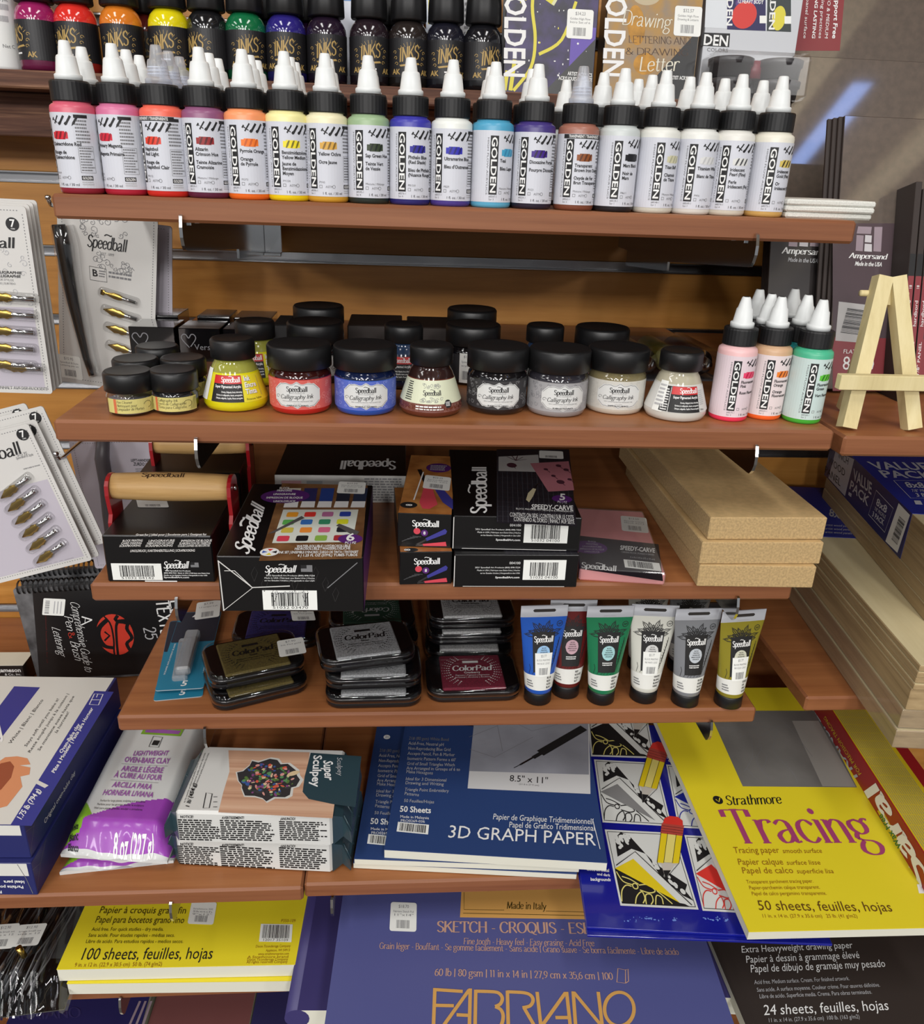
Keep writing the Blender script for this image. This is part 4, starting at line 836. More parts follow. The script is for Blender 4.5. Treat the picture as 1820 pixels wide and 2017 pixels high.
back((617, 660), -318, 'dark ink jar second behind the scarlet jar, squarely behind its lid'); back((624, 620), -226, 'dark ink jar farthest back behind the scarlet jar, standing at the rear')
t = back((928, 660), -312, 'dark ink jar with white price sticker behind the gap between brown and black inks'); back((926, 620), -222, 'dark ink jar at the rear, directly behind the stickered dark jar')
m = MB(); s = cyl(m, 24.9, .0)
s.rect(-14, 3, 3, 30, STICK, 3); s.text('$12.00', -10, 26, 2.2, GREY, 5, w=9); s.text('Speedball', -12, 21.5, 1.8, GREY, 5, w=10); s.text('acrylic ink', -12, 18, 1.8, GREY, 5, w=11); s.bars(-11, 6, 1, 14, GREY, 5, 4)
m.build('price_sticker', t)
back((1182, 660), -312, 'dark ink jar behind the cream white jar')

def pig_meshes(ink, glass, top, side, kind, phi=0, low=None):
    """flared ink bottle: wide foot, sloping sides, narrower black cap"""
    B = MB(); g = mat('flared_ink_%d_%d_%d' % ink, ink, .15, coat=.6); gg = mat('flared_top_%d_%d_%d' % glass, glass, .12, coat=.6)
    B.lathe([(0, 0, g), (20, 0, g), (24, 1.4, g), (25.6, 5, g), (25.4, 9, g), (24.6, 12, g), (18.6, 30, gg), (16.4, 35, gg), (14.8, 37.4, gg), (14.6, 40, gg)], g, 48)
    rad = lambda v: 25.5-max(0, v-9)*.327+.12
    Lb = MB(); s = cyl(Lb, 23.4, phi, rad)
    if kind == 'panel':
        s.rect(-44, 8.6, 44, 29, mat('flared_side_%d_%d_%d' % side, side, .45), 1)
        s.rect(-16, 8.8, 9, 28.8, BLKM, 2); s.rect(-16, 22.6, 9, 28.6, mat('brand_red', (196, 32, 34), .45), 3)
        s.logo((-9, 23.8), (17, 0), (0, 3.7), WPRINT, 5, 1.4); s.text('Super Pigmented Acrylic', 8, 19.6, 1.9, WPRINT, 5, 'R', w=22, bold=1)
        for i, tx in enumerate(('Drawing, Calligraphy, Brush, Airbrushing', 'Ecriture, la calligraphie, dessin, aerographie', 'Dibujos, caligrafia, Cepillo, Pluma aerografo')): s.text(tx, 8.2, 16-2.3*i, 1.15, WPRINT, 5, 'R', w=20-(0 if i else 4), bold=1)
        if top: 
            for i, tx in enumerate(('Ink', 'Encre', 'Tinta')):
                s.text(tx, 11.4, 24.2-4.9*i, 3.6, GREY, 4, bold=1, sx=.9); s.text(tx, 11, 24.5-4.9*i, 3.6, WPRINT, 5, bold=1, sx=.9)
            s.text('Primrose Yellow', 11, 10, 1.5, INK, 5, w=13); s.rect(25, 12, 25.3, 27, GREY, 4)
        else:
            s.text('White', 10, 10, 1.5, INK, 5, w=4); s.rect(-17, 9, -16.6, 28, WPRINT, 4); s.greek(-23, 9.5, -17.6, 27, 9, WPRINT, 3, 4); s.rect(-24, 9, -16, 28.6, BLKM, 1.6)
            s.greek(10, 14, 16, 26, 8, LGREY, 3, 2)
    else:
        cr = mat('mint_cream_paper', (208, 212, 184), .5)
        s.rect(-40, 11.6, 40, 29.4, cr, 1); s.rect(-40, 5, 40, 11.6, mat('brown_swirl_band', (112, 66, 56), .4), 1); swirls(s, -30, 5.4, 30, 11.2, 46, mat('brown_swirl_line', (150, 104, 92), .5), 2, 3, (.8, 1.6))
        s.logo((-7.4, 18.4), (15.4, 0), (0, 3.6), INK, 5, 1.35); swirls(s, -9, 23.4, 9, 27, 12, GREY, 3, 6, (1, 2)); swirls(s, -9, 13, 9, 17, 12, GREY, 3, 7, (1, 2))
        s.greek(-24, 13, -17, 28, 9, INK, 3, 3); s.greek(-12, 6.6, 9, 10.6, 2, WPRINT, 3, 5)
        s.poly([(13+3.2*cos(i*pi/10), 11.6+3.2*sin(i*pi/10)) for i in range(20)], INK, 4.5); s.greek(11, 9.8, 15, 13.4, 4, WPRINT, 5, 2)
    return B, Lb, lid(39.6, 17.4, 15.4)
GP = 'flared ink bottles on the second shelf'
pn = ('body', 'paper_label', 'cap')
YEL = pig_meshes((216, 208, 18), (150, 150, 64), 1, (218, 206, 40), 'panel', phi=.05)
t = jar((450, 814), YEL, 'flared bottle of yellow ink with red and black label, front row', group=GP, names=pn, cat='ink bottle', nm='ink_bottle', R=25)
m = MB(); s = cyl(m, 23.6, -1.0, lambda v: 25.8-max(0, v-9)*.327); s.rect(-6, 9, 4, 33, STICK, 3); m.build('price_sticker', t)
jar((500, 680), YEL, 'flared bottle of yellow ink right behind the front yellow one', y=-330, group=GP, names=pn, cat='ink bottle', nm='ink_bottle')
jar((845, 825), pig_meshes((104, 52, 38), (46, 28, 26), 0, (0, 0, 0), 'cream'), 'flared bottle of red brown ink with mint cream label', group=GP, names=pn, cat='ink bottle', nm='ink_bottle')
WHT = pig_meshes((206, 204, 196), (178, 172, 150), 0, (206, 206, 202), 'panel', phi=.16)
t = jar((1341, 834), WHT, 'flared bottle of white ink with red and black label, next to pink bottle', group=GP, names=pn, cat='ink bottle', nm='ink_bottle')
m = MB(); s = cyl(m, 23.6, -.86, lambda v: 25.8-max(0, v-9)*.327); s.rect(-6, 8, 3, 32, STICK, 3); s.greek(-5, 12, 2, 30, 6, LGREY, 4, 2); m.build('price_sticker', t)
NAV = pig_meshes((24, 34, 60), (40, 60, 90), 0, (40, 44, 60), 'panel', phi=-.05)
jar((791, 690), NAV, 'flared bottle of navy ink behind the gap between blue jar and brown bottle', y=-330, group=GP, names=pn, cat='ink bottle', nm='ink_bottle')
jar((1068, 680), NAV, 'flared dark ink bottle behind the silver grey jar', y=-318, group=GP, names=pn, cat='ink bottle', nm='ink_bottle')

def small_meshes(liq, txt, clear):
    B = MB(); g = GLASS if clear else mat('small_jar_ink', (26, 24, 26), .12, coat=.7); R = 17.6
    B.lathe([(15, 0), (17, 1), (R, 3), (R, 14.5), (16.6, 17), (15.4, 18), (15.4, 20)], g, 40)
    if clear: B.lathe([(0, 1.2), (14.2, 1.2), (16, 3), (16, 11), (0, 11)], mat('cleaner_liquid', (176, 170, 182), .2), 36)
    Lb = MB(); s = cyl(Lb, R+.1, .05); s.rect(-20, 3, 22, 14, mat('straw_label', (206, 196, 120), .5), 1); s.rect(-13.4, 3, -11, 14, mat('orange_strip', (206, 110, 70), .5), 2)
    for i, tx in enumerate(txt): s.script(tx, (-10.6, 11-2.7*i), (len(tx)*1.05, 0), (.25, 2), INK, 4, (.7, .4))
    s.line([(13+3.4*cos(a*.5), 9+2.6*sin(a*.5)) for a in range(-3, 7)], .3, INK, 3)
    for k in range(5): s.line([(15+k*1.2, 4), (19+k*.7, 13)], .3, mat('fern_print', (110, 116, 60), .5), 3)
    return B, Lb, lid(18, 18.4, 15)
GS = 'small calligraphy jars at the left shelf end'
PEN = small_meshes(0, ('Pen Cleaner', 'Nettoyant pour', 'Limpiador de Plumas'), True); CAL = small_meshes(0, ('Calligraphy Ink', 'Encre de Calligraphie', 'Tinta para Caligrafia'), False)
jar((243, 823), PEN, 'small clear jar of pen cleaner at the left front of the ink shelf', group=GS, R=18, rz=.25); jar((333, 819), CAL, 'small dark calligraphy jar between the pen cleaner jar and yellow bottle', group=GS, R=18)
jar((265, 735), PEN, 'small black-lidded jar right behind the pen cleaner jar', y=-392, group=GS); jar((357, 720), CAL, 'small black-lidded jar right behind the small dark calligraphy jar', y=-385, group=GS); jar((306, 690), CAL, 'small black-lidded jar farthest back of the five at the left end', y=-340, group=GS)

# ---- fluorescent paint bottles
GF = 'fluorescent paint bottles at the right shelf end'
FL = [((1443, 832), (232, 186, 186), (236, 60, 92), (232, 70, 110), (190, 30, 70), ['Fluorescent', 'Pink'], ['Rose Fluorescent'], '#8570-1', 'hot pink', (224, 206, 212)),
      ((1511, 829), (204, 166, 130), (242, 104, 44), (238, 130, 44), (130, 60, 24), ['Fluorescent', 'Orange'], ['Orange', 'Fluorescent'], '#8569-1', 'fluorescent orange', (226, 212, 212)),
      ((1590, 837), (74, 178, 138), (70, 172, 56), (96, 196, 60), (36, 110, 30), ['Fluorescent', 'Green'], ['Vert Fluorescent'], '#8568-1', 'fluorescent green', (198, 216, 212))]
for i, (px, top, bot, sw, sl, en, fr, code, nm, tn) in enumerate(FL):
    p = onz(px[0], px[1], 0); ms = golden_meshes(top, bot, sw, sl, en, fr, ('', code), 'Ser 2', .3-.1*(i == 1), tinted=tn, noz=NOZ)
    bottle((p.x+1, p.y+15.6, 0), ms, 'small paint bottle with %s dab and base, front of the right end' % nm, GF)
    if i == 0: pk = ms
    if i == 1: org = ms
for px, y, ms, lb in (((1490, 700), -376, pk, 'white-nozzled paint bottle farthest back behind the pink paint bottle'), ((1517, 690), -404, org, 'white-nozzled paint bottle between and behind the pink and orange paint bottles'), ((1560, 690), -366, org, 'white-nozzled paint bottle farthest back behind the orange paint bottle'),
                      ((1588, 690), -404, golden_meshes((40, 150, 150), (30, 130, 120), (40, 160, 150), (20, 90, 90), ['Teal'], ['Bleu'], ('', ''), '', .2, noz=NOZ), 'teal-shouldered paint bottle just behind the fluorescent green one')):
    p = ony(px[0], px[1]-60, y); bottle((p.x-2, y, 0), ms, lb, GF)

# ---- black ink-pad boxes at the back left
GLB = mat('gloss_black_wrap', (14, 13, 15), .12, coat=1)
def pbox(nm, y, pl, pr, d, m_, label, cat='box', z0=0, group=None, b=.5, art=None, rz=0):
    a, c = ony(pl[0], pl[1], y), ony(pr[0], pr[1], y); w = c.x-a.x; h = a.z-z0
    m = MB(); m.box(0, 0, 0, w, d, h, m_, b=b); t = None
    if art: art(front(m), w, h)
    return single(nm, m, label, cat, (a.x, y, z0), rz, group)
def heart(s, w, h):
    g = mat('grey_heart_print', (120, 120, 124), .5); cx, cy, r = w*.24, h*.68, w*.11
    s.line(catmull([(cx, cy-1.9*r), (cx-1.5*r, cy), (cx-1.3*r, cy+.9*r), (cx-.6*r, cy+r), (cx, cy+.2*r), (cx+.6*r, cy+r), (cx+1.3*r, cy+.9*r), (cx+1.5*r, cy), (cx+.3*r, cy-1.7*r)]), .9, g, 3)
    s.text('Versa', w*.36, h*.36, h*.17, g, 4, w=w*.48)
GV = 'glossy black ink pad boxes'
pbox('ink_pad_box', -262, (252, 643), (342, 645), 44, GLB, 'glossy black box with heart print, leftmost behind the small jars', group=GV, art=heart)
pbox('ink_pad_box', -256, (350, 646), (432, 648), 44, GLB, 'glossy black box with heart print, middle of the front three', group=GV, art=heart)
pbox('ink_pad_box', -250, (438, 648), (520, 650), 44, GLB, 'glossy black box with heart print, mostly behind the rear yellow bottle', group=GV, art=heart)
pbox('ink_pad_box', -212, (288, 620), (350, 622), 46, GLB, 'glossy black box, tallest, behind the leftmost heart box', group=GV)
pbox('ink_pad_box', -204, (388, 622), (452, 624), 44, GLB, 'plain glossy black box behind the middle heart box', group=GV); pbox('ink_pad_box', -198, (460, 625), (535, 628), 44, GLB, 'plain glossy black box behind the rear yellow bottle', group=GV)
DKB = mat('dark_brown_carton', (44, 34, 30), .5)
pbox('flat_carton', -196, (684, 640), (792, 645), 70, DKB, 'low dark carton at the shelf back, left of the rear ink jars', group='low dark cartons', b=1); pbox('flat_carton', -192, (802, 644), (892, 646), 70, DKB, 'low dark carton at the shelf back, left behind the stickered jar', group='low dark cartons', b=1)
pbox('flat_carton', -232, (535, 640), (566, 642), 60, BLKM, 'narrow black carton beside the rear jar behind the scarlet one', b=1)

# ---- three dark ink tubes lying in a clear wrapped tray
t = thing('tube_set', 'wrapped tray of three dark ink tubes lying behind the white ink bottle', 'ink set', (onz(1335, 752, 0).x, onz(1335, 752, 0).y+3, 0), .06)
m = MB(); m.box(-45, 0, 0, 45, 108, 1.4, mat('grey_tray_card', (90, 88, 92), .5)); m.build('tray', t)
for i, c in enumerate(((70, 36, 50), (108, 104, 36), (70, 28, 26))):
    m = MB(); g = mat('tube_ink_%d' % i, c, .2, coat=.5); x = -29+29*i
    m.lathe([(0, 4, CHROME), (7, 4, CHROME), (8, 16, CHROME), (12.6, 18, mat('tube_shoulder_%d' % i, ((116, 112, 140), (150, 146, 90), (90, 70, 76))[i], .2, coat=.6)), (13, 34, g), (13, 92, g), (10, 100, BLK), (7.6, 101, BLK), (7.6, 106, BLK)], g, 30, cx=x, cy=14.6, ax='y'); m.build('ink_tube', t)
m = MB(); m.box(-46, -1, 1.5, 46, 109, 28.6, CLEAR, b=5); m.build('clear_wrap', t)

# ---- the little pine easel on the neighbouring shelf
t = thing('mini_easel', 'little pale wooden easel at the right edge of the second tier', 'easel', (660, -440, -5))
def beam(m, a, b, w, d, mt):
    a, b = Vector(a), Vector(b); z = (b-a).normalized(); x = Vector((1, 0, 0)); x = (x-z*x.dot(z)).normalized(); y = z.cross(x)
    r = lambda p: [p+x*w/2*i+y*d/2*j for i, j in ((-1, -1), (1, -1), (1, 1), (-1, 1))]
    m.loft([r(a), r(b)], mt, smooth=False)
Lp = [Vector(ony(1672, 820, -440)), Vector(ony(1800, 826, -440))]; Lt = [Vector(ony(1739, 545, -408)), Vector(ony(1764, 545, -408))]
org_ = Vector((660, -440, -5))
for a, b in zip(Lp, Lt):
    a = a-org_; b = b-org_; a.z = 1.5; m = MB(); beam(m, a, b, 12.5, 11, PINE); m.build('front_leg', t)
m = MB(); mid = (Lt[0]+Lt[1])/2-org_; beam(m, mid+Vector((0, 4, -6)), Vector((mid.x+1, 58, 2.2)), 10, 9, PINE); m.build('rear_leg', t)
m = MB(); beam(m, mid+Vector((0, 0, -22)), mid+Vector((0, .6, -2)), 14, 10, PINE); m.build('head_block', t)
a = ony(1652, 752, -446)-org_; b = ony(1840, 762, -446)-org_; m = MB(); m.box(a.x, -9, a.z-6, b.x, -1, a.z+6, PINE, b=.5); m.build('crossbar', t)
m = MB(); m.lathe([(0, -18), (2.4, -18), (2.6, -17), (2.6, 22), (2.4, 23), (0, 23)], PINE, 14, cx=mid.y+3, cy=mid.z-14, ax='x')
m.v = [(x+mid.x-2, y, z) for x, y, z in m.v]; m.build('dowel', t)

# ================================================================ wrapped painting panels leaning at the right
PANEL = mat('grey_brown_hardboard', (94, 80, 68), .55, coat=1, coat_ior=2.2, noise=.12, nscale=120); PDARK = mat('dark_board_edge', (50, 40, 36), .6); PLUM = mat('plum_label', (74, 56, 62), .4, coat=1, coat_ior=2.0); PRED = mat('panel_label_red', (134, 48, 54), .4, coat=.6)
def pack(x, y, w, h, n, label, lean=.28, face=PANEL, z=-5, fan=0, d=3.4):
    t = thing('panel_pack', label, 'panel pack', (x, y, z+n*d*sin(lean)+.3), 0, 'film-wrapped painting panels', Matrix.Rotation(-lean, 4, 'X'))
    for k in range(n):
        m = MB(); m.box(-fan*k, k*d, 0, w-fan*k, k*d+d-.4, h, PDARK, b=.5, front=face if k == 0 else PDARK)
        if k == 0: fm = m; s = front(m, root=t); continue
        m.build('board', t)
    return t, fm, s
def finish(t, fm, w, h, n): fm.build('board', t)
x1 = ony(1652, 560, -285).x
q = ony(1560, 160, -150); 
t, fm, s = pack(q.x-2, -236, 330, 318, 2, 'big bare grey brown hardboard panel behind the other wrapped panels'); finish(t, fm, 0, 0, 2)
q = ony(1500, 300, -140)
t, fm, s = pack(ony(1552, 60, -96).x, -182, 300, 560, 3, 'tall panel pack with red vertical text label, rearmost at top right'); s.pquad(((1560, 100), (1654, 100), (1668, -60), (1572, -60)), PRED, 1)
for i, (tx, u, bd) in enumerate((('For Superior Support Free', 1640, 1), ('ALL ACRYLIC GESSO & MEDIUM', 1625, 0), ('grounds and painting practices', 1613, 0), ('RESISTANT & LONG LASTING', 1600, 1), ('uniquely smooth panel surface', 1583, 0))):
    s.ptext(tx, (u+14, -110), (u-1, 76), (u+(22 if bd and i == 0 else 20), -109), WPRINT, 4, bd)
finish(t, fm, 0, 0, 3)
t, fm, s = pack(x1-8, -318, 203, 254, 4, 'panel pack with pale square emblem and red lower label behind the easel', fan=3.6)
s.pquad(((1640, 700), (1830, 700), (1830, 440), (1640, 440)), PLUM, 1); s.pquad(((1640, 770), (1830, 770), (1830, 668), (1640, 664)), PRED, 1.4)
EMB = mat('emblem_mauve', (150, 134, 142), .4); EMW = mat('emblem_white', (200, 196, 198), .4)
for ps, mm in ((((1687, 460), (1715, 461), (1717, 447), (1690, 446)), EMB), (((1720, 495), (1735, 496), (1738, 447), (1722, 447)), EMB), (((1685, 494), (1699, 495), (1701, 464), (1687, 463)), EMB), (((1703, 477), (1716, 478), (1717, 464), (1704, 463)), EMW), (((1702, 495), (1717, 496), (1717, 481), (1703, 480)), EMW)): s.pquad(ps, mm, 3)
s.ptext('Ampersand', (1672, 508), (1746, 511), (1675, 498), WPRINT, 4, pen=(1.5, .35), serif=.6); s.ptext('Made in the USA', (1683, 523), (1736, 525), (1685, 515), WPRINT, 4, 1)
s.pquad(((1645, 671), (1706, 676), (1712, 601), (1652, 594)), mat('grey_barcode_panel', (176, 174, 172), .4), 3)
c_ = s.sub(((1655, 655), (1694, 660), (1669, 606))); c_.step *= 1
for k in range(26): c_.rect(0, k/26, 1, k/26+random.Random(k).choice((.012, .02, .028)), INK, 5)
s.ptext('FLAT PANEL', (1660, 696), (1722, 698), (1661, 688), WPRINT, 4); s.ptext('8x10', (1658, 728), (1721, 730), (1660, 702), WPRINT, 4)
s.ptext('Between', (1746, 681), (1788, 683), (1747, 672), WPRINT, 4, 1); s.ptext('ACCEPTS', (1745, 695), (1785, 697), (1746, 688), WPRINT, 4, 1); s.ptext('WARP RESIST', (1744, 723), (1795, 726), (1744, 716), WPRINT, 4, 1)
for v in (703, 711, 732, 740): s.ptext('core and support own special', (1745, v), (1800, v+2), (1745, v-6), LGREY, 4)
finish(t, fm, 203, 254, 4)
x2 = ony(1513, 600, -280).x
t, fm, s = pack(x2, -298, 63, 163, 5, 'narrow dark panel pack behind the fluorescent bottles', fan=0, face=mat('charcoal_pack_face', (50, 46, 46), .25, coat=.9))
for u in (1553, 1574, 1595): s.pquad(((u, 485), (u+17, 486), (u+18, 474), (u+1, 473)), EMW if u == 1574 else EMB, 3)
s.ptext('Ampersand', (1540, 499), (1624, 503), (1543, 487), WPRINT, 4, pen=(1.5, .35), serif=.6); s.ptext('Made in the USA', (1551, 515), (1610, 518), (1553, 507), LGREY, 4, 1); finish(t, fm, 0, 0, 5)
m = None
for k in range(3):       # upright packs at the very edge of the picture, spines to the aisle
    q = ony(1806+15*k, 600, -340); t = thing('panel_pack', ('upright panel pack with red spine, just right of the easel top', 'upright panel pack with red spine, second right of the easel', 'upright panel pack with red spine, cut by the right picture edge')[k], 'panel pack', (q.x, -346, -5), 0, 'film-wrapped painting panels', Matrix.Rotation(-.26, 4, 'X'))
    m = MB(); m.box(0, 0, 0, 6, 120, 200-6*k, PDARK, b=.5); s = front(m, root=t); s.rect(.2, 2, 5.8, 116, PRED, 1); s.rect(.2, 116, 5.8, 136, BLKM, 1)
    s.text('hardbord', 4.4, 70, 3, WPRINT, 4, ang=pi/2, w=24); s.text('FLAT 1/8" PANEL', 4.4, 8, 2.6, WPRINT, 4, ang=pi/2, w=48); s.text('18', 4.4, 104, 2.6, WPRINT, 4, ang=pi/2); m.build('board', t)
# ================================================================ third shelf: printing kits
Z3 = -146.6; Z4 = -292.8
def boxthing(name, label, cat, z, fl, fr, h, d, m_, group=None, b=.6, rz=None, top=None):
    """carton standing with its front bottom edge at two picture points"""
    a, ang, w = basis(onz(fl[0], fl[1], z), onz(fr[0], fr[1], z))
    if rz is not None: ang = rz
    t = thing(name, label, cat, a, ang, group); m = MB(); m.box(0, 0, 0, w, d, h, m_, b=b)
    if top: m.box(.2, .2, h, w-.2, d-.2, h+.05, top)
    return t, m, w, flat(m, h+.06, root=t), front(m, 0, root=t), leftside(m, 0, d, root=t), rightside(m, w, root=t)
REDM = mat('red_enamel_steel', (150, 20, 28), .3, coat=.5)
def press(fl, fr, h, d, hp, label, text=True, hy=-398):
    t, m, w, tp, f, l, r = boxthing('bench_press', label, 'press', Z3, fl, fr, h, d, BLKG, 'red-armed hand presses', b=1)
    if text:
        f.code(*f.px((223, 1142)), *f.px((317, 1110)), '51032 04142', 4); f.plogo((322, 1119), (371, 1119), (324, 1106), WPRINT, 4, 1.5)
        a, b = f.px((376, 1117)), f.px((391, 1108)); f.rect(*a, *b, GREY, 3); f.rect(a[0], (a[1]+b[1])/2, (a[0]+b[0])/2, b[1], INK, 4)
        for i, tx in enumerate(('© 2022 Speedball Art Products', '(800) 898-7224  Made in USA | Fabrique aux Etats-Unis', 'Hecho en los Estados Unidos | Hergestellt in den USA', 'SpeedballArt.com')):
            q = f.px((323, 1125+i*4.4)); f.text(tx, q[0], q[1], 1.05 if i < 3 else 1.4, WPRINT, 4, w=(22, 38, 36, 21)[i], bold=1)
        a, b = f.px((286, 1146)), f.px((349, 1144)); f.rect(a[0], .4, b[0], 1.4, WPRINT, 3)
        tp.ptext('Great for | Idéal pour | Excelente para | Geeignet für'.replace('ü', 'u'), (267, 1056), (407, 1055), (268, 1052), WPRINT, 4, 1)
        for i, c in enumerate((('BLOCK PRINTING', 'CARD MAKING', 'SCRAPBOOKING'), ('LINOGRAVURE', 'FABRICATION DE CARTES', 'SCRAPBOOKING'), ('IMPRESION DE BLOQUE', 'ELABORACION DE TARJETAS', 'COLECCIONES DE RECORTES'))):
            for j, tx in enumerate(c):
                x0, x1 = ((241, 281), (292, 344), (356, 417))[i]; tp.ptext(tx, (x0-3*j, 1068+5*j), (x1-2*j, 1067+5*j), (x0-3*j+1, 1064+5*j), WPRINT, 4, 1)
        tp.ptext('LINOLDRUCK | KARTENHERSTELLUNG | SCRAPBOOKING', (256, 1088), (384, 1087), (257, 1083.5), WPRINT, 4, 1)
        sticker(tp, ((272, 1000), (333, 1000), (268, 984)), None, [], 4)
    m.build('display_carton', t)
    inv = t.matrix_basis.inverted(); L = lambda p: (inv @ W(p))*1000
    p0, p1 = L(ony(hp[0], hp[1], hy)), L(ony(hp[2], hp[1], hy)); R = hp[3]
    m = MB(); n = 12; x0, x1 = p0.x, p1.x
    prof = [(0, x0), (R*.86, x0)] + [(R*(.88+.12*sin(pi*i/n)), x0+(x1-x0)*i/n) for i in range(n+1)] + [(R*.86, x1), (0, x1)]
    m.lathe(prof, BEECH, 40, cx=p0.y, cy=p0.z, ax='x')
    s = Surf(m, lambda u, v, hh: (x0+u, p0.y-(R+hh)*cos(v/R), p0.z+(R+hh)*sin(v/R)), seg=3)
    s.logo((26, R*1.05), (36, 0), (0, 5), mat('burnt_print', (70, 48, 30), .6), 4, 1.3); m.build('handle', t)
    for sx, xx, nm in ((-1, x0, 'arm'), (1, x1, 'arm')):
        m = MB(); zt = p0.z+R+2; yb = p0.y
        out = [(yb-15, 4), (yb+16, 4), (yb+15, p0.z-6)] + [(yb+14*cos(a*pi/8), p0.z+R*.9*sin(a*pi/8)) for a in range(1, 8)] + [(yb-14, p0.z-4), (yb-11, p0.z-22), (yb-15, h-2)]
        m.prism(out, xx-3.4 if sx < 0 else xx+.1, xx-.1 if sx < 0 else xx+3.4, REDM, ax='x')
        b = m.build(nm, t)
        m = MB(); m.lathe([(0, 3.5), (3.2, 3.5), (2.6, 5.6), (0, 6.2)], CHROME, 14, cx=p0.y, cy=p0.z, ax='x'); m.v = [(xx+sx*x*1.0, y, z) for x, y, z in m.v]; m.build('bolt', b)
    return t
press((213, 1146), (424, 1147), 43, 118, (224, 957, 453, 12.6), 'hand press with wooden roller handle and red arms on black carton, front one')
press((282, 1012), (478, 1010), 43, 110, (306, 872, 486, 12), 'hand press with red arms behind the front one, mostly under the ink shelf', text=False, hy=-262)

# ink set box hanging a little over the shelf edge
WOODT = mat('printed_table_top', (134, 96, 60), .4, noise=.4, nscale=40, ncol=(92, 60, 36)); VIO = mat('violet_print', (86, 36, 110), .4)
a = onz(437, 1205, Z3); t, m, w, tp, f, l, r = boxthing('ink_set_box', 'black block printing ink set box with colour swatches picture, overhanging the shelf', 'box', Z3, (436, 1204), (717, 1205), 48.5, 158, BLKG, b=.7)
WED = mat('white_box_edge', (206, 204, 200), .6)
tp.plogo((488, 1095), (522, 1000), (462, 1078), WPRINT, 5, 1.5)
tp.pquad(((510, 1105), (712, 1100), (724, 956), (556, 952)), WOODT, 1)
tp.pquad(((536, 1070), (694, 1068), (706, 1004), (558, 1004)), mat('swatch_sheet', (206, 210, 200), .5), 2)
SW = [[(206, 60, 80), (24, 22, 26), (132, 172, 70), (160, 44, 50)], [(196, 176, 70), (222, 134, 50), (198, 94, 126), (28, 28, 36)], [(90, 170, 80), (52, 106, 176), (50, 132, 96), (206, 206, 40)], [(224, 150, 40), (210, 50, 44), (168, 98, 140), (40, 60, 150)]]
g = tp.sub(((540, 1069), (690, 1067), (562, 1006)))
for i, rw in enumerate(SW):
    for j, c in enumerate(rw):
        g.poly(rrect(.02+j*.25+.02*(i % 2), .03+i*.25, .18+j*.25+.02*(i % 2), .19+i*.25, .03), mat('sw_%d_%d_%d' % c, c, .5), 4)
for ps in (((528, 1052), (594, 1017), (600, 1021), (540, 1050)), ((700, 1058), (662, 1036), (668, 1032), (708, 1048))): tp.poly([tp.px(p) for p in ps], mat('brush_print', (80, 76, 76), .5), 5)
for i in range(5):      # row of tubes at the back of the picture
    x = 562+33*i; c = ((196, 190, 176), (40, 40, 90), (34, 60, 130), (30, 34, 50), (36, 46, 70))[i]
    tp.pquad(((x, 990), (x+26, 990), (x+31, 962), (x+5, 962)), mat('tubepic_%d' % i, c, .5), 3); tp.pquad(((x-4, 1000), (x+24, 1000), (x+26, 988), (x, 988)), WPRINT, 4)
q = tp.px((562, 978)); tp.ell(q[0], q[1], 22, 17, VIO, 5, 30, .1)
for i, tx in enumerate(('BLOCK', 'PRINTING', 'LINOGRAVURE', 'IMPRESION DE BLOQUE', 'LINOLDRUCK')):
    v = (964, 969, 976, 983, 990)[i]; hw = (10, 15, 22, 36, 22)[i]; tp.ptext(tx, (560-hw, v), (560+hw, v), (560-hw+1, v-3.6), WPRINT, 7, 1)
q = tp.px((690, 1062)); tp.ell(q[0], q[1], 10, 9, VIO, 5); tp.ptext('6', (680, 1066), (698, 1066), (683, 1052), WPRINT, 7, 1); tp.ptext('PC | PZ', (679, 1072), (701, 1072), (680, 1068), WPRINT, 7, 1)
q = tp.px((531, 1088)); tp.ell(q[0], q[1], 7.4, 7.4, WPRINT, 5)
for i, c in enumerate(((30, 30, 34), (206, 60, 50), (60, 90, 170), (220, 200, 50))): a0 = i*pi/2; tp.poly([(q[0]+1.5*cos(a0), q[1]+1.5*sin(a0)), (q[0]+6*cos(a0-.4), q[1]+6*sin(a0-.4)), (q[0]+6*cos(a0+.4), q[1]+6*sin(a0+.4))], mat('wheel_%d' % i, c, .5), 6)
for i, (tx, x0, x1, v) in enumerate((('WATER-SOLUBLE | HYDROSOLUBLE', 584, 690, 1079), ('HIDROSOLUBLE | WASSERLOSLICHE', 580, 690, 1084), ('INK SET | ENSEMBLE D’ENCRES | JUEGO DE TINTA | TINTENSET'.replace('’', "'"), 549, 706, 1091), ('6 | 1.25 FL OZ (37ML) TUBES-TUBOS', 586, 704, 1097))): tp.ptext(tx, (x0, v), (x1, v-1), (x0+1, v-4.6), WPRINT, 5, 1)
sticker(tp, ((663, 972), (718, 974), (668, 949)), '$23.50', ['Block printing', 'ink starter set'], 6)
f.plogo((521, 1127), (582, 1127), (524, 1114), WPRINT, 4, 1.5); a, b = f.px((593, 1126)), f.px((615, 1113)); f.rect(*a, *b, GREY, 3); f.rect(a[0], (a[1]+b[1])/2, (a[0]+b[0])/2, b[1], INK, 4)
for i, tx in enumerate(('© 2022 Speedball Art Products (800) 898-7224', 'Made in USA | Fabriqué aux Etats-Unis | Hecho', 'en los Estados Unidos | Hergestellt in den USA')): q = f.px((521, 1134.5+i*5)); f.text(tx, q[0], q[1], 1.3, WPRINT, 4, w=39)
f.code(*f.px((519, 1201)), *f.px((624, 1163)), '51032 03470', 7); f.ptext('SpeedballArt.com', (540, 1170), (601, 1168), (541, 1165), GREY, 5)
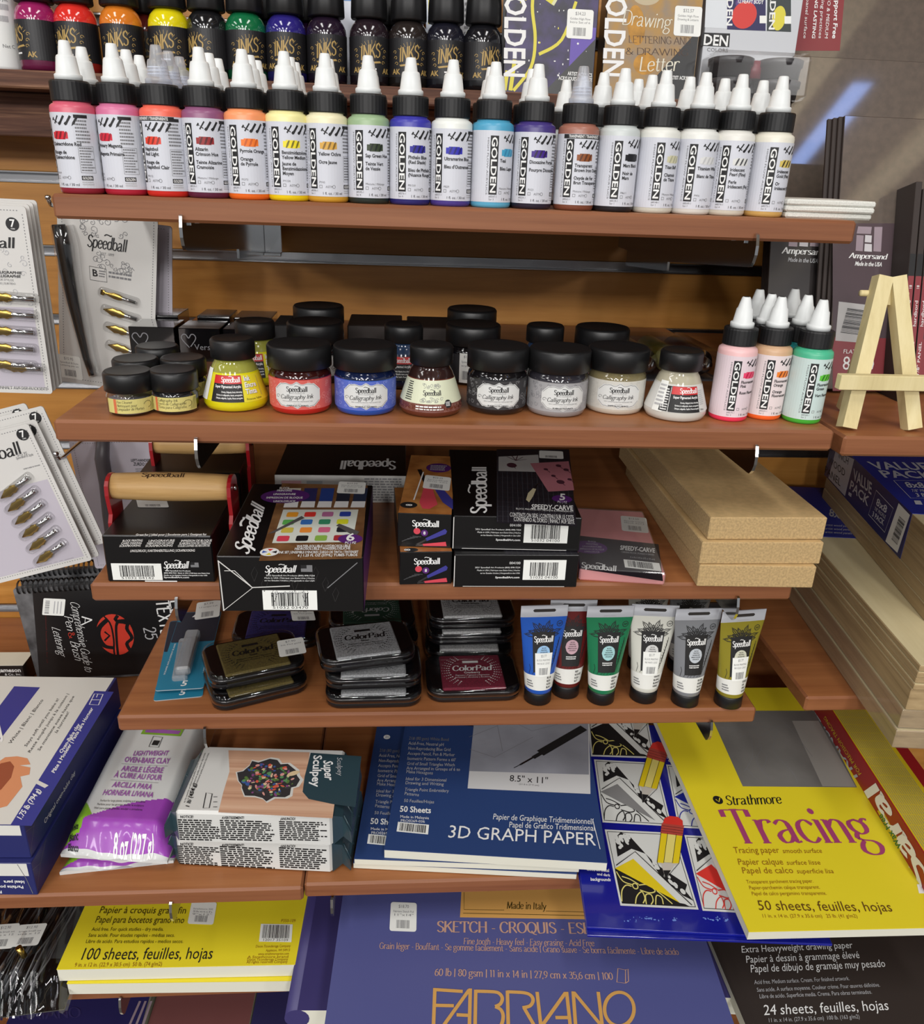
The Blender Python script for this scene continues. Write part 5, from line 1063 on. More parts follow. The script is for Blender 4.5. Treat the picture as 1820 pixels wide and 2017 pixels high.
f.line([(429, 1104), (497, 1157), (571, 1154)], .9, WED, 3, px=True); f.line([(442, 1124), (462, 1124), (494, 1154)], .6, WED, 3, px=True); f.line([(441, 1202), (497, 1158)], .5, WED, 3, px=True); f.line([(704, 1108), (645, 1158)], .7, GREY, 3, px=True)
f.line([(430, 1104), (441, 1203)], .9, WED, 3, px=True)
for k in range(9):
    q = f.px((500+20*k, 1132+(k % 3)*20)); f.line([(q[0], q[1]-6), (q[0]+3, q[1]+2), (q[0]+1, q[1]+7), (q[0]-2, q[1]+1), (q[0], q[1]-6)], .35, mat('dark_leaf_print', (42, 40, 40), .5), 2)
r.rect(0, 0, 157, 48, VIO, 1); l.line([(157, 47.5), (2, 47.5)], .8, WED, 2); m.build('carton', t)

# long carton lying at the back of the shelf, printed upside down
p, q = ony(541, 946, -262), ony(800, 940, -262); w = q.x-p.x
t = thing('tool_carton', 'long black carton with upside-down lettering and pale front, behind the ink set', 'box', (p.x, -262, Z3), .0)
m = MB(); h = p.z-Z3+6; m.box(0, 0, 0, w, 120, h, mat('pale_box_side', (186, 184, 180), .5), b=.6); m.box(.3, .3, h, w-.3, 119.7, h+.1, BLKG); tp = flat(m, h+.12, root=t); f = front(m, 0, root=t)
tp.script('Speedball', (w*.92, 46), (-w*.44, 0), (0, -26), WPRINT, 4, (1.6, .7)); f.rect(w*.05, h*.2, w*.2, h*.8, mat('pink_block_print', (196, 150, 156), .5), 2); f.rect(w*.24, h*.2, w*.36, h*.8, mat('grey_block_print', (150, 154, 156), .5), 2)
f.poly([(w*.4, h*.5), (w*.46, h*.56), (w*.62, h*.7), (w*.64, h*.5), (w*.62, h*.32), (w*.46, h*.44)], mat('handle_print', (190, 150, 116), .5), 2); f.greek(w*.68, 2, w*.98, h-2, 9, GREY, 3, 6)
m.build('carton', t)

# lino cutter boxes, two high, and carving kits, two high
ORW = mat('printed_orange_wood', (190, 130, 70), .4, noise=.35, nscale=50, ncol=(150, 92, 44)); PNK = mat('pink_handle_print', (206, 70, 84), .4); BLU = mat('blue_handle_print', (60, 58, 140), .4)
for k, (fl, fr, z, lb, v0) in enumerate((((787, 1152), (889, 1150), Z3, 'lino cutter box with pink and blue handles picture, lower of two', 78), ((784, 1152), (888, 1150), Z3+31.4, 'lino cutter box with white price sticker on orange wood top, upper of two', 0))):
    if k: fl, fr = (783, 1076), (888, 1080)
    t, m, w, tp, f, l, r = boxthing('lino_cutter_box', lb, 'box', z, fl, fr, 31, 152, BLKG, 'lino cutter boxes', b=.5)
    tp.rect(.4, .2, w-.4, 151, ORW, 1)
    if k == 0: tp.ell(w*.22, 4, 6, 4, INK, 2); tp.text('8', w*.2, 2, 5, WPRINT, 4, bold=1, ang=pi/2)
    else:
        q = tp.px((805, 995)); tp.ell(q[0], q[1], 7.4, 7, INK, 3); tp.text('8', q[0]+3, q[1]-2.4, 5.4, WPRINT, 5, bold=1, ang=pi/2)
        tp.poly([tp.px(p) for p in ((826, 990), (838, 950), (848, 950), (862, 994), (846, 1003), (832, 1002))], PNK, 3); tp.poly([tp.px(p) for p in ((855, 962), (875, 966), (892, 985), (892, 1004), (872, 990))], BLU, 3)
        tp.line([(838, 950), (826, 925)], 4, STEEL, 3, px=True); tp.line([(815, 985), (834, 930)], 1.2, WPRINT, 3, px=True)
        q = tp.px((864, 922)); tp.ell(q[0], q[1], 12, 13, VIO, 3); tp.greek(q[0]-8, q[1]-8, q[0]+8, q[1]+8, 4, LGREY, 4, 2)
        sticker(tp, ((832, 962), (885, 968), (838, 936)), '$23.25', ['Speedball', 'lino set'], 6)
    f.logo((w*.27, 19.5), (w*.5, 0), (0, 5.4), WPRINT, 4, 1.5)
    f.ell(w*.36, 15, 2.9, 2.9, PNK, 3); f.ell(w*.5, 13.5, 3, 3, VIO, 3); f.text('8', w*.5, 12.2, 2.7, WPRINT, 5, 'C', bold=1)
    f.poly([(w*.52, 8.6), (w*.88, 18), (w*.92, 16), (w*.9, 13.4), (w*.54, 6)], BLU, 3.5); f.poly([(w*.46, 3.2), (w*.9, 6), (w*.92, 2), (w*.48, 1.4)], PNK, 3.5); f.line([(w*.36, 2.5), (w*.54, 7.4)], 1.6, STEEL, 3.6); f.line([(w*.34, 1.6), (w*.48, 2.3)], 1.4, STEEL, 3.6)
    for j in range(5): f.line([(w*(.08+.05*j), 5+j*1.3), (w*(.2+.06*j), 7.4+j*.6)], .7, mat('dark_blade_print', (70, 70, 72), .4), 3)
    m.build('carton', t)
GRID = mat('dark_grid_mat', (34, 32, 38), .35)
for k, (fl, fr, z, lb) in enumerate((((893, 1157), (1135, 1157), Z3, 'black carving kit box, lower of the two stacked kits'), ((891, 1082), (1140, 1086), Z3+31.6, 'black carving kit box with pink print picture, upper of the two stacked kits'))):
    t, m, w, tp, f, l, r = boxthing('carving_kit_box', lb, 'box', z, fl, fr, 31, 176, BLKG, 'black carving kit boxes', b=.6)
    if k:
        tp.poly([tp.px(p) for p in ((978, 1030), (1136, 1037), (1121, 885), (978, 885))], GRID, 1)
        gl = mat('grid_line', (74, 74, 82), .5)
        for i in range(15): tp.line([(980+10.5*i, 1028+.5*i), (980+9.4*i, 905)], .28, gl, 2, px=True)
        for i in range(12): tp.line([(979, 1026-9.5*i), (1135-1.1*i, 1033-9.5*i)], .28, gl, 2, px=True)
        tp.plogo((958, 1012), (958, 920), (927, 1012), WPRINT, 5, 1.5)
        tp.pquad(((982, 928), (1064, 930), (1060, 896), (982, 900)), mat('pale_print_sheet', (180, 178, 176), .5), 3); DKP = mat('plum_art', (74, 36, 50), .5)
        tp.pquad(((1080, 969), (1131, 966), (1120, 909), (1044, 913)), mat('dusty_pink_sheet', (176, 110, 120), .5), 4)
        for (x, v, rr) in ((1008, 917, 9), (1075, 925, 4), (1100, 918, 5), (1090, 938, 4), (1115, 926, 5), (1104, 950, 7), (1122, 945, 4)): q = tp.px((x, v)); tp.ell(q[0], q[1], rr*.55, rr*.8, DKP, 5, 12); tp.line([(q[0], q[1]), (q[0]+3, q[1]-9)], .8, DKP, 5)
        for a0 in range(5): q = tp.px((1016, 908)); tp.line([q, (q[0]+12*cos(a0*.5+.3), q[1]+16*sin(a0*.5+.3))], .8, DKP, 5)
        tp.poly([tp.px(p) for p in ((1036, 985), (1040, 972), (1050, 962), (1056, 964), (1050, 978), (1042, 990))], mat('cream_tool_print', (206, 196, 160), .5), 4); tp.line([(1053, 962), (1060, 953)], .9, STEEL, 4, px=True)
        q = tp.px((1107, 983)); tp.ell(q[0], q[1], 9, 9, VIO, 3); tp.ptext('5', (1101, 985), (1114, 986), (1102, 973), WPRINT, 5, 1); tp.ptext('PC | PZ', (1098, 991), (1117, 992), (1098, 987), WPRINT, 5)
        tp.ptext('SPEEDY-CARVE', (1046, 1003), (1129, 1006), (1047, 994), WPRINT, 5, 1); tp.ptext('BLOCK PRINTING KIT | BLOQUE & IMPRESION KIT', (1016, 1004), (1130, 1010), (1016, 1001), WPRINT, 5); 
        tp.ptext('CONTENTS ON SIDE | CONTENU SUR LE COTE', (1004, 1018), (1131, 1024), (1004, 1010), WPRINT, 5); tp.ptext('CONTENIDO AL DORSO | INHALT AUF SEITE', (1012, 1027), (1132, 1033), (1012, 1019), WPRINT, 5)
        sticker(tp, ((1062, 903), (1110, 905), (1062, 888)), None, [], 6)
    else: tp.rect(w*.4, .3, w-.4, 30, GRID, 1); [tp.rect(w*.42+i*4.6, .4, w*.42+i*4.6+.3, 29, mat('grid_line', (74, 74, 82), .5), 2) for i in range(13)]
    d = 75-1.5 if k == 0 else 0; f.text('004100', w*.44, 22.4, 2.3, WPRINT, 4, w=9.6)
    for i, tx in enumerate(('© 2021 Speedball Art Products (800) 898-7224', 'Made in USA | Fabrique aux Etats-Unis | Hecho', 'en los Estados Unidos | Hergestellt in den USA')): f.text(tx, w*.53, 18.6-2.7*i, 1.35, WPRINT, 4, 'R', w=40-3*i)
    f.text('SpeedballArt.com', w*.53, 9, 1.7, WPRINT, 4, 'R', w=21, bold=1); f.code(w*.555, 7.4, w*.9, 26.4, '51032 04100', 9+k)
    f.line([(8, 1.2), (w*.9, .8)], .5, WED, 2); f.line([(.4, 1), (.4, 30)], .7, WED, 2); r.rect(2, 1, 100, 29, VIO, 1); m.build('carton', t)

PINKB = mat('pink_carving_rubber', (222, 146, 146), .5)
t, m, w, tp, f, l, r = boxthing('carving_block', 'pink carving block with dark paper band beside the fibreboards', 'carving block', Z3, (1140, 1143), (1309, 1157), 11, 142, PINKB, b=1.2, rz=-.13)
tp.poly([tp.px(p) for p in ((1140, 1120), (1306, 1145), (1297, 1072), (1139, 1055))], mat('band_dark', (32, 29, 36), .35, coat=.5), 1)
q = tp.px((1160, 1078)); tp.ell(q[0], q[1], 17, 14, VIO, 2)
for i, tx in enumerate(('BLOCK', 'PRINTING', 'LINOGRAVURE', 'IMPRESION DE BLOQUE', 'LINOLDRUCK')): hw = (8, 12, 19, 24, 15)[i]; tp.ptext(tx, (1166-hw, 1068+5*i), (1166+hw, 1069.5+5*i), (1166-hw, 1065+5*i), LGREY, 4)
tp.ptext('SPEEDY-CARVE', (1221, 1083), (1290, 1089), (1222, 1075), WPRINT, 4, 1); tp.ptext('CARVING BLOCK | PLAQUE A GRAVER', (1224, 1089), (1289, 1095), (1224, 1086), LGREY, 4); tp.plogo((1144, 1118), (1214, 1126), (1146, 1108), WPRINT, 4, 1.4)
c = tp.sub(((1231, 1118), (1303, 1126), (1228, 1102))); c.rect(0, 0, 1, 1, STICK, 3); c.bars(.1, .15, .8, .9, INK, 4, 5)
sticker(tp, ((1225, 1046), (1278, 1051), (1222, 1016)), '$13.50', ['Speedy-Carve', 'block 6x12'], 4); tp.ptext('6 x 4 x 1/4 in (15 x 10 cm)', (1241, 1099), (1290, 1104), (1241, 1096), LGREY, 4)
m.build('block', t); m = MB(); m.box(-.5, -.5, .3, w+.5, 142.5, 11.9, CLEARH, b=1.5); m.build('clear_wrap', t)

# three thick raw fibreboards
for k, (fl, fr, dz, n) in enumerate((((1372, 1155), (1597, 1155), 0, 'bottom'), ((1377, 1111), (1613, 1110), 21.2, 'middle'), ((1393, 1063), (1622, 1064), 42.6, 'top'))):
    a, ang, w = basis(onz(fl[0], fl[1], Z3+dz), onz(fr[0], fr[1], Z3+dz))
    m = MB(); m.box(0, 0, 0, w, 285, 20.8, MDFE, b=.8, top=MDFF); m.box(.8, .8, 20.8, w-.8, 284, 20.85, MDFF)
    single('fibreboard', m, 'thick raw fibreboard slab, %s of the stack of three' % n, 'board', a, ang-.03+.02*k, 'stacked raw fibreboards')

# ================================================================ fourth shelf: stamp pads, blade cards, tubes
FRAME_ = mat('stamp_pad_black', (15, 14, 16), .22, coat=.6); LIDC = film('stamp_pad_lid', (240, 240, 240), .06, .05)
def rbox(m, x0, y0, x1, y1, r, zs, mt, cap=True):
    rings = [[(x, y, z) for x, y in rrect(x0+i, y0+i, x1-i, y1-i, max(r-i*.4, 1))] for z, i in zs]; m.loft(rings, mt, caps=cap, bands=None)
def pad_meshes(c, dark, name=None, flip=False, logo=True):
    T = MB(); rbox(T, 0, 0, 92, 68, 15, ((0, 1.2), (1, .2), (5.4, 0), (6.2, .6), (6.6, 0), (10.4, 0), (11, .8)), FRAME_)
    P = MB(); pm = mat('pad_%d_%d_%d' % c, c, .8, noise=.22, nscale=700); P.box(15, 5, 9, 77, 63, 13.4, pm, b=1.2)
    s = flat(P, 13.42); dk = dark
    if flip:
        o = s.fn; s.fn = lambda u, v, h: o(92-u, 68-v, h)
    s.script('ColorPad', (26.5, 34.5), (40, 0), (1.0, 8.6), dk, 4, (1.45, .6), .4)
    if name: s.text(name, 46, 29.6, 2.9, dk, 4, 'C', bold=1, sx=.9)
    s.text('Pigment | Pigment | Pigmento', 46, 25.4, 2.1, dk, 4, 'C', w=34); s.text('Archival | Archive | Archivo', 46, 21.8, 2.1, dk, 4, 'C', w=36)
    s.rect(38, 48, 54, 51.8, dk, 3)
    for sx in (-1, 1):
        for k in range(4):
            for i in range(13):
                a = radians(-58+116*i/12); R1 = 23+2.3*k; s.ell(46+sx*R1*cos(a), 35+R1*sin(a)*.98, (.95-.16*k), (.75-.12*k), dk, 3, 6)
    Ld = MB(); rbox(Ld, -.8, -.8, 92.8, 68.8, 16, ((6.2, .2), (11.5, .3), (14.6, 1.6), (16, 4)), LIDC)
    return T, P, Ld
GPAD = 'clear-lidded stamp pads on the fourth shelf'
def spad(c, fl, fr, z, label, dark=INK, name=None, flip=False, rz=None, stick=None):
    a, ang, w = basis(onz(fl[0], fl[1], z), onz(fr[0], fr[1], z)); ang = ang if rz is None else rz
    t = thing('stamp_pad', label, 'stamp pad', a, ang, GPAD)
    for n, m in zip(('tray', 'pad', 'clear_lid'), pad_meshes(c, dark, name, flip)): m.build(n, t)
    if stick:
        m = MB(); s = flat(m, 16.1, root=t); sticker(s, stick, '$7.90', ['Ink Pad gold'], 2); m.build('price_sticker', t)
    return t
GO, SI, CR = (104, 90, 40), (172, 174, 176), (122, 24, 50)
PD = 16.4
spad(GO, (424, 1408), (612, 1362), Z4, 'gold stamp pad, lower of the pair at the left front'); spad(GO, (416, 1366), (606, 1326), Z4+PD, 'gold stamp pad with price sticker, upper of the pair at the left front', name='Gold', stick=((551, 1295), (604, 1286), (545, 1263)))
spad(SI, (640, 1398), (802, 1394), Z4, 'silver stamp pad, bottom of the stack of three'); spad(SI, (640, 1362), (806, 1350), Z4+PD, 'silver stamp pad, middle of the stack of three', rz=.04); spad(SI, (634, 1330), (806, 1294), Z4+2*PD, 'silver stamp pad, top of the stack of three', name='Silver', rz=.2)
spad(CR, (842, 1386), (1024, 1381), Z4, 'cranberry red stamp pad with white print, on the shelf before the white pads', WPRINT, 'Cranberry')
WH_ = (186, 186, 186)
spad(WH_, (838, 1306), (1012, 1306), Z4, 'white stamp pad, bottom of three behind the cranberry pad'); spad(WH_, (844, 1273), (1012, 1270), Z4+PD, 'white stamp pad, middle of three behind the cranberry pad', rz=.03); spad(WH_, (846, 1242), (1008, 1238), Z4+2*PD, 'white stamp pad, top of three behind the cranberry pad', name='Frost White')
spad((56, 48, 120), (454, 1283), (626, 1278), Z4, 'purple blue stamp pad behind the gold pair', stick=((576, 1223), (622, 1222), (572, 1203)))
spad((22, 70, 52), (654, 1290), (818, 1282), Z4, 'dark green stamp pad, lower, behind the silver stack', flip=True); spad((22, 70, 52), (648, 1254), (818, 1247), Z4+PD, 'dark green stamp pad with upside-down print, behind the silver stack', LGREY, flip=True)

# scraper blade cards
TEAL = mat('teal_card', (34, 120, 150), .5); NAVYC = mat('navy_card_top', (30, 34, 48), .5)
for k, (dx, dz, lb) in enumerate(((0, 0, 'teal scraper blade card, lower one under its twin'), (1, 5, 'teal scraper blade card with price sticker, on top of its twin'))):
    fl, fr = ((302, 1382), (392, 1372)) if k == 0 else ((305, 1362), (400, 1355))
    a, ang, w = basis(onz(fl[0], fl[1], Z4+dz), onz(fr[0], fr[1], Z4+dz)); w = 45
    t = thing('blade_card', lb, 'blade pack', a, ang-.03, 'teal scraper blade cards'); m = MB(); m.prism(rrect(0, 0, w, 150, 3), 0, .9, TEAL, side=mat('card_edge_grey', (150, 160, 165), .6)); s = flat(m, .95, root=t)
    s.rect(.3, 86, w-.3, 149, NAVYC, 1, 2); s.text('5', w*.5, 5, 8.5, WPRINT, 4, bold=1, sh=.1)
    s.text('SCRAPER REPLACEMENT BLADES', 5, 26, 1.5, WPRINT, 4, w=58, ang=1.55); s.text('LAMES DE RECHANGE', w-3, 26, 1.5, WPRINT, 4, w=46, ang=1.55)
    if k:
        s.poly([s.px(p) for p in ((378, 1216), (398, 1200), (398, 1215))], WPRINT, 3); sticker(s, ((383, 1222), (432, 1215), (388, 1188)), '$7.99', ['1.5 scraper 5 pk'], 6)
    m.build('card', t)
    m = MB(); m.box(w*.34, 22, 1, w*.66, 96, 11, film('frosted_blister', (220, 226, 230), .16, .18, op=.22), b=2); b = m.build('blister', t)
    m = MB(); m.box(w*.4, 34, 1.4, w*.6, 90, 5, STEEL, b=.3); m.build('blade', b)

# paint tubes standing on their caps
CRIMP = mat('frosted_tube_end', (172, 174, 180), .4); BAND = mat('tube_white_band', (222, 222, 216), .45)
def tube_meshes(c, name, dot, flower=INK, light=False, glossy=True):
    B = MB(); cm = mat('tubecol_%d_%d_%d' % c, c, .3, coat=.4); nseg = 40
    A = lambda v: 13.2+(22.6-13.2)*min(max((v-14)/78, 0), 1); D = lambda v: 13.2-(13.2-.7)*min(max((v-14)/78, 0), 1)
    ring = lambda v, k=1: [(A(v)*k*cos(2*pi*i/nseg), D(v)*k*sin(2*pi*i/nseg), v) for i in range(nseg)]
    zs = [13, 14, 17.5, 33, 50, 70, 92, 92.6, 104]
    B.loft([ring(z, .94 if z == 13 else 1) for z in zs], cm, bands=[cm, cm, BAND, cm, cm, cm, CRIMP, CRIMP])
    s = Surf(B, lambda u, v, h: (A(v)*u/22.6, -(D(v)*math.sqrt(max(0, 1-(u/22.6)**2))+h), v), seg=2.5)
    # black title panel, round seal, leaves, certification mark
    s.rect(-11.5, 36, 12.5, 77, BLKM, 2); s.logo((-9.8, 67), (21, 0), (0, 5.8), WPRINT, 4, 1.5)
    dm = mat('seal_%d_%d_%d' % dot, dot, .5); s.poly([(1+8*cos(i*pi/15), 56+7.4*sin(i*pi/15)) for i in range(30)], dm, 3)
    for i, tx in enumerate(('BLOCK', 'PRINTING', 'LINOGRAVURE', 'IMPRESION DE BLOQUE', 'LINOLDRUCK')): s.text(tx, 1.4, 60.4-2.1*i, 1.15, INK, 4, 'C', w=(5, 7, 9, 11, 8)[i], bold=1)
    s.greek(-6, 43, 10, 47, 2, WPRINT, 3, 3)
    for i in range(11):
        a = pi*(.04+.92*i/10); cx, cy = 0, 75; l = 13+4*sin(i*2.1); q = lambda t, o: (cx+(4+l*t)*cos(a)-o*sin(a), cy-2+(4+l*t)*sin(a)*.8+o*cos(a))
        s.line([q(0, 0), q(.3, 1.9), q(.7, 1.7), q(1, 0), q(.7, -1.7), q(.3, -1.9)], .8, flower, 3, True); s.line([q(0, 0), q(.9, 0)], .7, flower, 3)
    for i in range(8): s.line([(12+i*.8, 40+i*3), (16+i*.3, 46+i*3), (13+i*.7, 50+i*3)], .5, flower, 3)
    for i in range(7): s.line([(-17+i*4.4, 34), (-15+i*4.8, 40-(i % 3)*2), (-16+i*5, 44)], .5, flower, 3)
    s.line([(16+2.8*cos(t*pi/6), 85+2.8*sin(t*pi/6)) for t in range(12)], .6, INK, 3, True); s.text('AP', 16, 84, 2, INK, 4, 'C', bold=1)
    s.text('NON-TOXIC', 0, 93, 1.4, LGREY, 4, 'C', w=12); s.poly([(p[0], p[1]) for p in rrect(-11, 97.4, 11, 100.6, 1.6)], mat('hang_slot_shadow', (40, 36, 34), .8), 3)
    for i, tx in enumerate(name): s.text(tx, 8, 29.4-3.3*i, 1.9, INK, 4, bold=1, sx=1)
    s.greek(-20, 20, -12, 28, 3, GREY, 3, 1)
    Cp = MB(); Cp.lathe([(12.4, 0), (13.4, .8), (13.2, 12), (12.6, 13.2), (0, 13.2)], BLK, 40)
    return B, Cp, s
GT = 'printing ink tubes on the fourth shelf'
def tubeat(px, ms, label, rz=0, y=None, price=None, nm=None):
    p = onz(px[0], px[1], Z4) if y is None else ony(px[0], px[1], y); yy = p.y+13 if y is None else y
    t = thing('ink_tube', label, 'ink tube', (p.x+1, yy, Z4), rz, GT); B, Cp, s = ms
    B.build('tube_body', t); Cp.build('cap', t)
    if price:
        m = MB(); s2 = Surf(m, s.fn, seg=2.5); k = 6
        def rr(u0, v0, u1, v1, mm, L): s2.rect(u0, v0, u1, v1, mm, L)
        rr(-9, 32, 12, 56, STICK, k); s2.text('$5.77', 1.5, 52, 2.4, GREY, k+2, 'C', w=7); s2.text('BLOCK PRINTING', 1.5, 48, 1.8, GREY, k+2, 'C', w=17); s2.text(price, 1.5, 44.6, 1.8, GREY, k+2, 'C', w=16); s2.bars(-4, 34, 8, 41, GREY, k+2, 3, 22); m.build('price_sticker', t)
    return t
BLUE_, GRN, WHI, SLV, GLD = (30, 84, 176), (26, 116, 76), (206, 206, 196), (124, 126, 130), (136, 126, 36)
tubeat((1060, 1391), tube_meshes(BLUE_, ('BLUE', 'BLEU', 'AZUL', 'BLAU'), (150, 190, 226)), 'blue printing ink tube with price sticker, leftmost in front', .05, price='INK BLUE 1.25OZ')
tubeat((1186, 1391), tube_meshes(GRN, ('GREEN', 'VERT', 'VERDE', 'GRUN'), (160, 204, 206)), 'green printing ink tube standing in front', .02)
wt = tube_meshes(WHI, ('WHITE', 'BLANC', 'BLANCO', 'WEISS'), (206, 206, 204)); st = tube_meshes(SLV, ('SILVER', 'ARGENT', 'PLATA', 'SILBER'), (186, 192, 198))
tubeat((1271, 1388), wt, 'white printing ink tube with price sticker and black flowers, in front', -.08, price='INK WHITE 1.25OZ')
tubeat((1354, 1396), st, 'silver grey printing ink tube standing in front', .04)
tubeat((1440, 1399), tube_meshes(GLD, ('GOLD', 'OR', 'ORO', 'GOLD'), (200, 200, 180)), 'gold printing ink tube with price sticker, rightmost in front', .12, price='INK GOLD 1.25OZ')
tubeat((1116, 1378), tube_meshes((96, 26, 26), ('RED', 'ROUGE', 'ROJO', 'ROT'), (196, 160, 170)), 'dark red printing ink tube behind the blue and green ones', .0)
tubeat((1265, 1260), wt, 'white printing ink tube in the second row behind the front white tube', .05, y=-355); tubeat((1345, 1262), st, 'silver grey printing ink tube in the second row behind the front silver tube', 0, y=-358)
# ================================================================ left: pen-nib cards on hooks, lettering book
CARDW = mat('blister_card_white', (206, 204, 200), .55); CARDG = mat('blister_card_lilac', (186, 180, 190), .5); BLIST = film('card_blister', refl=.16, rough=.08)
def cardthing(label, y, bl, br, tl, group=None, name='nib_card', m_=None, d=1.2, w=None, cat='pen nib card', h=None):
    A, B, D = Vector(ony(*bl, y)), Vector(ony(*br, y)), Vector(ony(*tl, y)); w = w or (B-A).length; h = h or (D-A).length
    ang = math.atan2(B.z-A.z, B.x-A.x)
    t = thing(name, label, cat, A, 0, group, Matrix.Rotation(-ang, 4, 'Y')); m = MB()
    m.prism(rrect(0, 0, w, h, 3), 0, d, m_ or CARDW, ax='y'); return t, m, front(m, 0, root=t), w, h
def dots(s, w, h, inset=4, step=2.6):
    for i in range(int((w-2*inset)/step)): s.rect(inset+i*step, inset, inset+i*step+1.1, inset+.7, GREY, 2); s.rect(inset+i*step, h-inset, inset+i*step+1.1, h-inset+.7, GREY, 2)
    for i in range(int((h-2*inset)/step)): s.rect(w-inset, inset+i*step, w-inset+.7, inset+i*step+1.1, GREY, 2); s.rect(inset, inset+i*step, inset+.7, inset+i*step+1.1, GREY, 2)
def nib(t, x, z, L=34, ang=-.06, kind=0, parent=None):
    """a dip-pen nib in its bubble: pointed blade, waist, tubular shank"""
    m = MB(); c, s_ = cos(ang), sin(ang)
    def sec(u, hw, hd): return [(x+u*c-v*s_, -2.6-dd, z+u*s_+v*c) for v, dd in ((hw*cos(a*pi/4), hd*sin(a*pi/4)) for a in range(8))]
    pr = [(0, .4, .2), (5, 2.4, .5), (9, 4.2, .7), (13, 3.4, .9), (16, 4.3, 1.1), (19, 3, 1.2), (21, 2.4, 1.5), (L, 2.2, 1.7)] if kind == 0 else [(0, 2.6, .3), (3, 2.8, .4), (4.4, 1, .4), (8, 1.8, .7), (13, 3, .9), (18, 3, 1.2), (21, 2, 1.4), (L, 1.8, 1.6)]
    m.loft([sec(*p) for p in pr], BRASS, bands=[BRASS]*6+[CHROME]); o = m.build('nib', t)
    b = MB(); 
    def ring(k, dd): return [(x+(p[0])*c-p[1]*s_, -dd, z+p[0]*s_+p[1]*c) for p in rrect(-3+k, -5+k, L+4-k, 5-k, 4)]
    b.loft([ring(0, .1), ring(.4, 4), ring(1.4, 5.2)], BLIST); b.build('blister', t)
def logoart(s, u, v, w, mm=INK, sw=GREY):
    s.logo((u, v), (w, 0), (0, w*.2), mm, 4, 1.2); swirls(s, u-1, v+w*.24, u+w, v+w*.42, 12, LGREY, 3, 2, (1.5, 3.4), .45); swirls(s, u+w*.1, v-w*.36, u+w*.95, v-w*.14, 12, LGREY, 3, 5, (1.5, 3.4), .45)
    s.text('EST. 1899', u+w*.5, v-w*.1, 1.5, sw, 4, 'C')
GC = 'blister cards of pen nibs'
def seven(s, w, h, u=None, v=None):
    u = u if u is not None else w-13; v = v if v is not None else h-15
    s.ell(u, v, 5.6, 5.6, INK, 3); s.text('7', u, v-2.2, 6, WPRINT, 5, 'C', bold=1); s.text('NIBS', u, v-4.4, 1.2, WPRINT, 5, 'C')
def wirehook(x, z, y1, label, dy=0):
    m = MB(); m.tube([(0, 4, 6), (0, -8, 3), (0, -14, 0), (0, y1+14, 0), (0, y1+4, 1.5), (0, y1, 7)], 1.9, CHROME, 10); m.lathe([(0, 5.6), (2.2, 6), (2.9, 8), (2.2, 10), (0, 10.4)], CHROME, 14, cx=0, cy=y1)
    m.box(-9, -2.4, -5, 9, 0, 14, STEEL, b=.6)
    return single('display_hook', m, label, 'hook', (x, 0, z), group='chrome peg hooks')
# upper left: one stack of six-nib cards, three deep
for k in range(4):
    y = -300+9*k; o = 7*k
    t, m, s, w, h = cardthing(('front white card of gold nibs at the left edge, six bubbles', 'nib card directly behind the front left one', 'nib card third in the upper left stack', 'nib card last in the upper left stack')[k], y, (-95+o, 770-6*k), (104+o*.9, 776-6*k), (-128+o*1.2, 400-4*k), GC)
    dots(s, w, h); seven(s, w, h)
    if k == 0:
        s.rect(2, 6, w-6, h*.48, CARDG, 1)
        s.plogo((-106, 482), (30, 489), (-106, 462), INK, 4, 1.3); swirls(s, 20, h-60, w-8, h-34, 18, LGREY, 3, 3, (2, 4), .5); swirls(s, 20, h-84, w-8, h-70, 14, LGREY, 3, 8, (2, 4), .5)
        s.ptext('PLUMES POUR CALLIGRAPHIE', (-80, 535), (43, 540), (-80, 530), INK, 4, 1); s.ptext('PLUMILLAS PARA CALLIGRAPHIE', (-80, 543), (41, 547), (-80, 538), INK, 4, 1)
        s.ptext('JUEGO DE STYLOS', (-20, 551), (27, 554), (-20, 547), GREY, 4); s.ptext('PLUMAS | ESTILOS | SURTIDO', (-40, 558), (31, 561), (-40, 554), GREY, 4)
        for i in range(5): q = s.px((10-14*(i % 2)*0, 584+33*i)); nib(t, q[0]-14, q[1], 40, -.03)
        q = s.px((8, 722)); nib(t, q[0], q[1]+0, 34, -.02)
        s.ptext('VEASE LA ESPALDA | INHALT AUF DER RUCKSEITE', (-70, 763), (94, 769), (-70, 757), GREY, 4)
    m.build('card', t)
t, m, s, w, h = cardthing('tall nib card with black pen holder and price sticker, behind the upper left stack', -215, (118, 750), (302, 776), (64, 384), GC)
dots(s, w, h); s.plogo((171, 485), (249, 497), (174, 462), INK, 4, 1.25); swirls(s, *s.px((165, 458)), *s.px((255, 442)), 16, GREY, 3, 4, (2, 4), .5) if 0 else None
a, b = s.px((160, 462)), s.px((258, 440)); swirls(s, a[0], a[1], b[0], b[1]+6, 20, GREY, 3, 4, (2, 4.4), .5); a, b = s.px((185, 528)), s.px((262, 505)); swirls(s, a[0], a[1]-2, b[0], b[1], 18, GREY, 3, 9, (2, 4.4), .5)
s.ptext('EST. 1899', (199, 502), (224, 505), (200, 497), GREY, 4)
q = [s.px(p) for p in ((178, 551), (211, 556), (209, 530), (176, 524))]; s.line(q, .5, INK, 3, True); s.ptext('B', (182, 543), (193, 545), (181, 530), INK, 4, 1); s.greek(*s.px((195, 546)), *s.px((208, 533)), 3, GREY, 3, 2)
s.greek(*s.px((214, 548)), *s.px((270, 541)), 2, GREY, 3, 3)
for i, (x, z) in enumerate(((200, 574), (205, 608), (210, 642), (214, 678))): q = s.px((x, z)); nib(t, q[0], q[1], 34-i, -.16, 1 if i == 0 else 0)
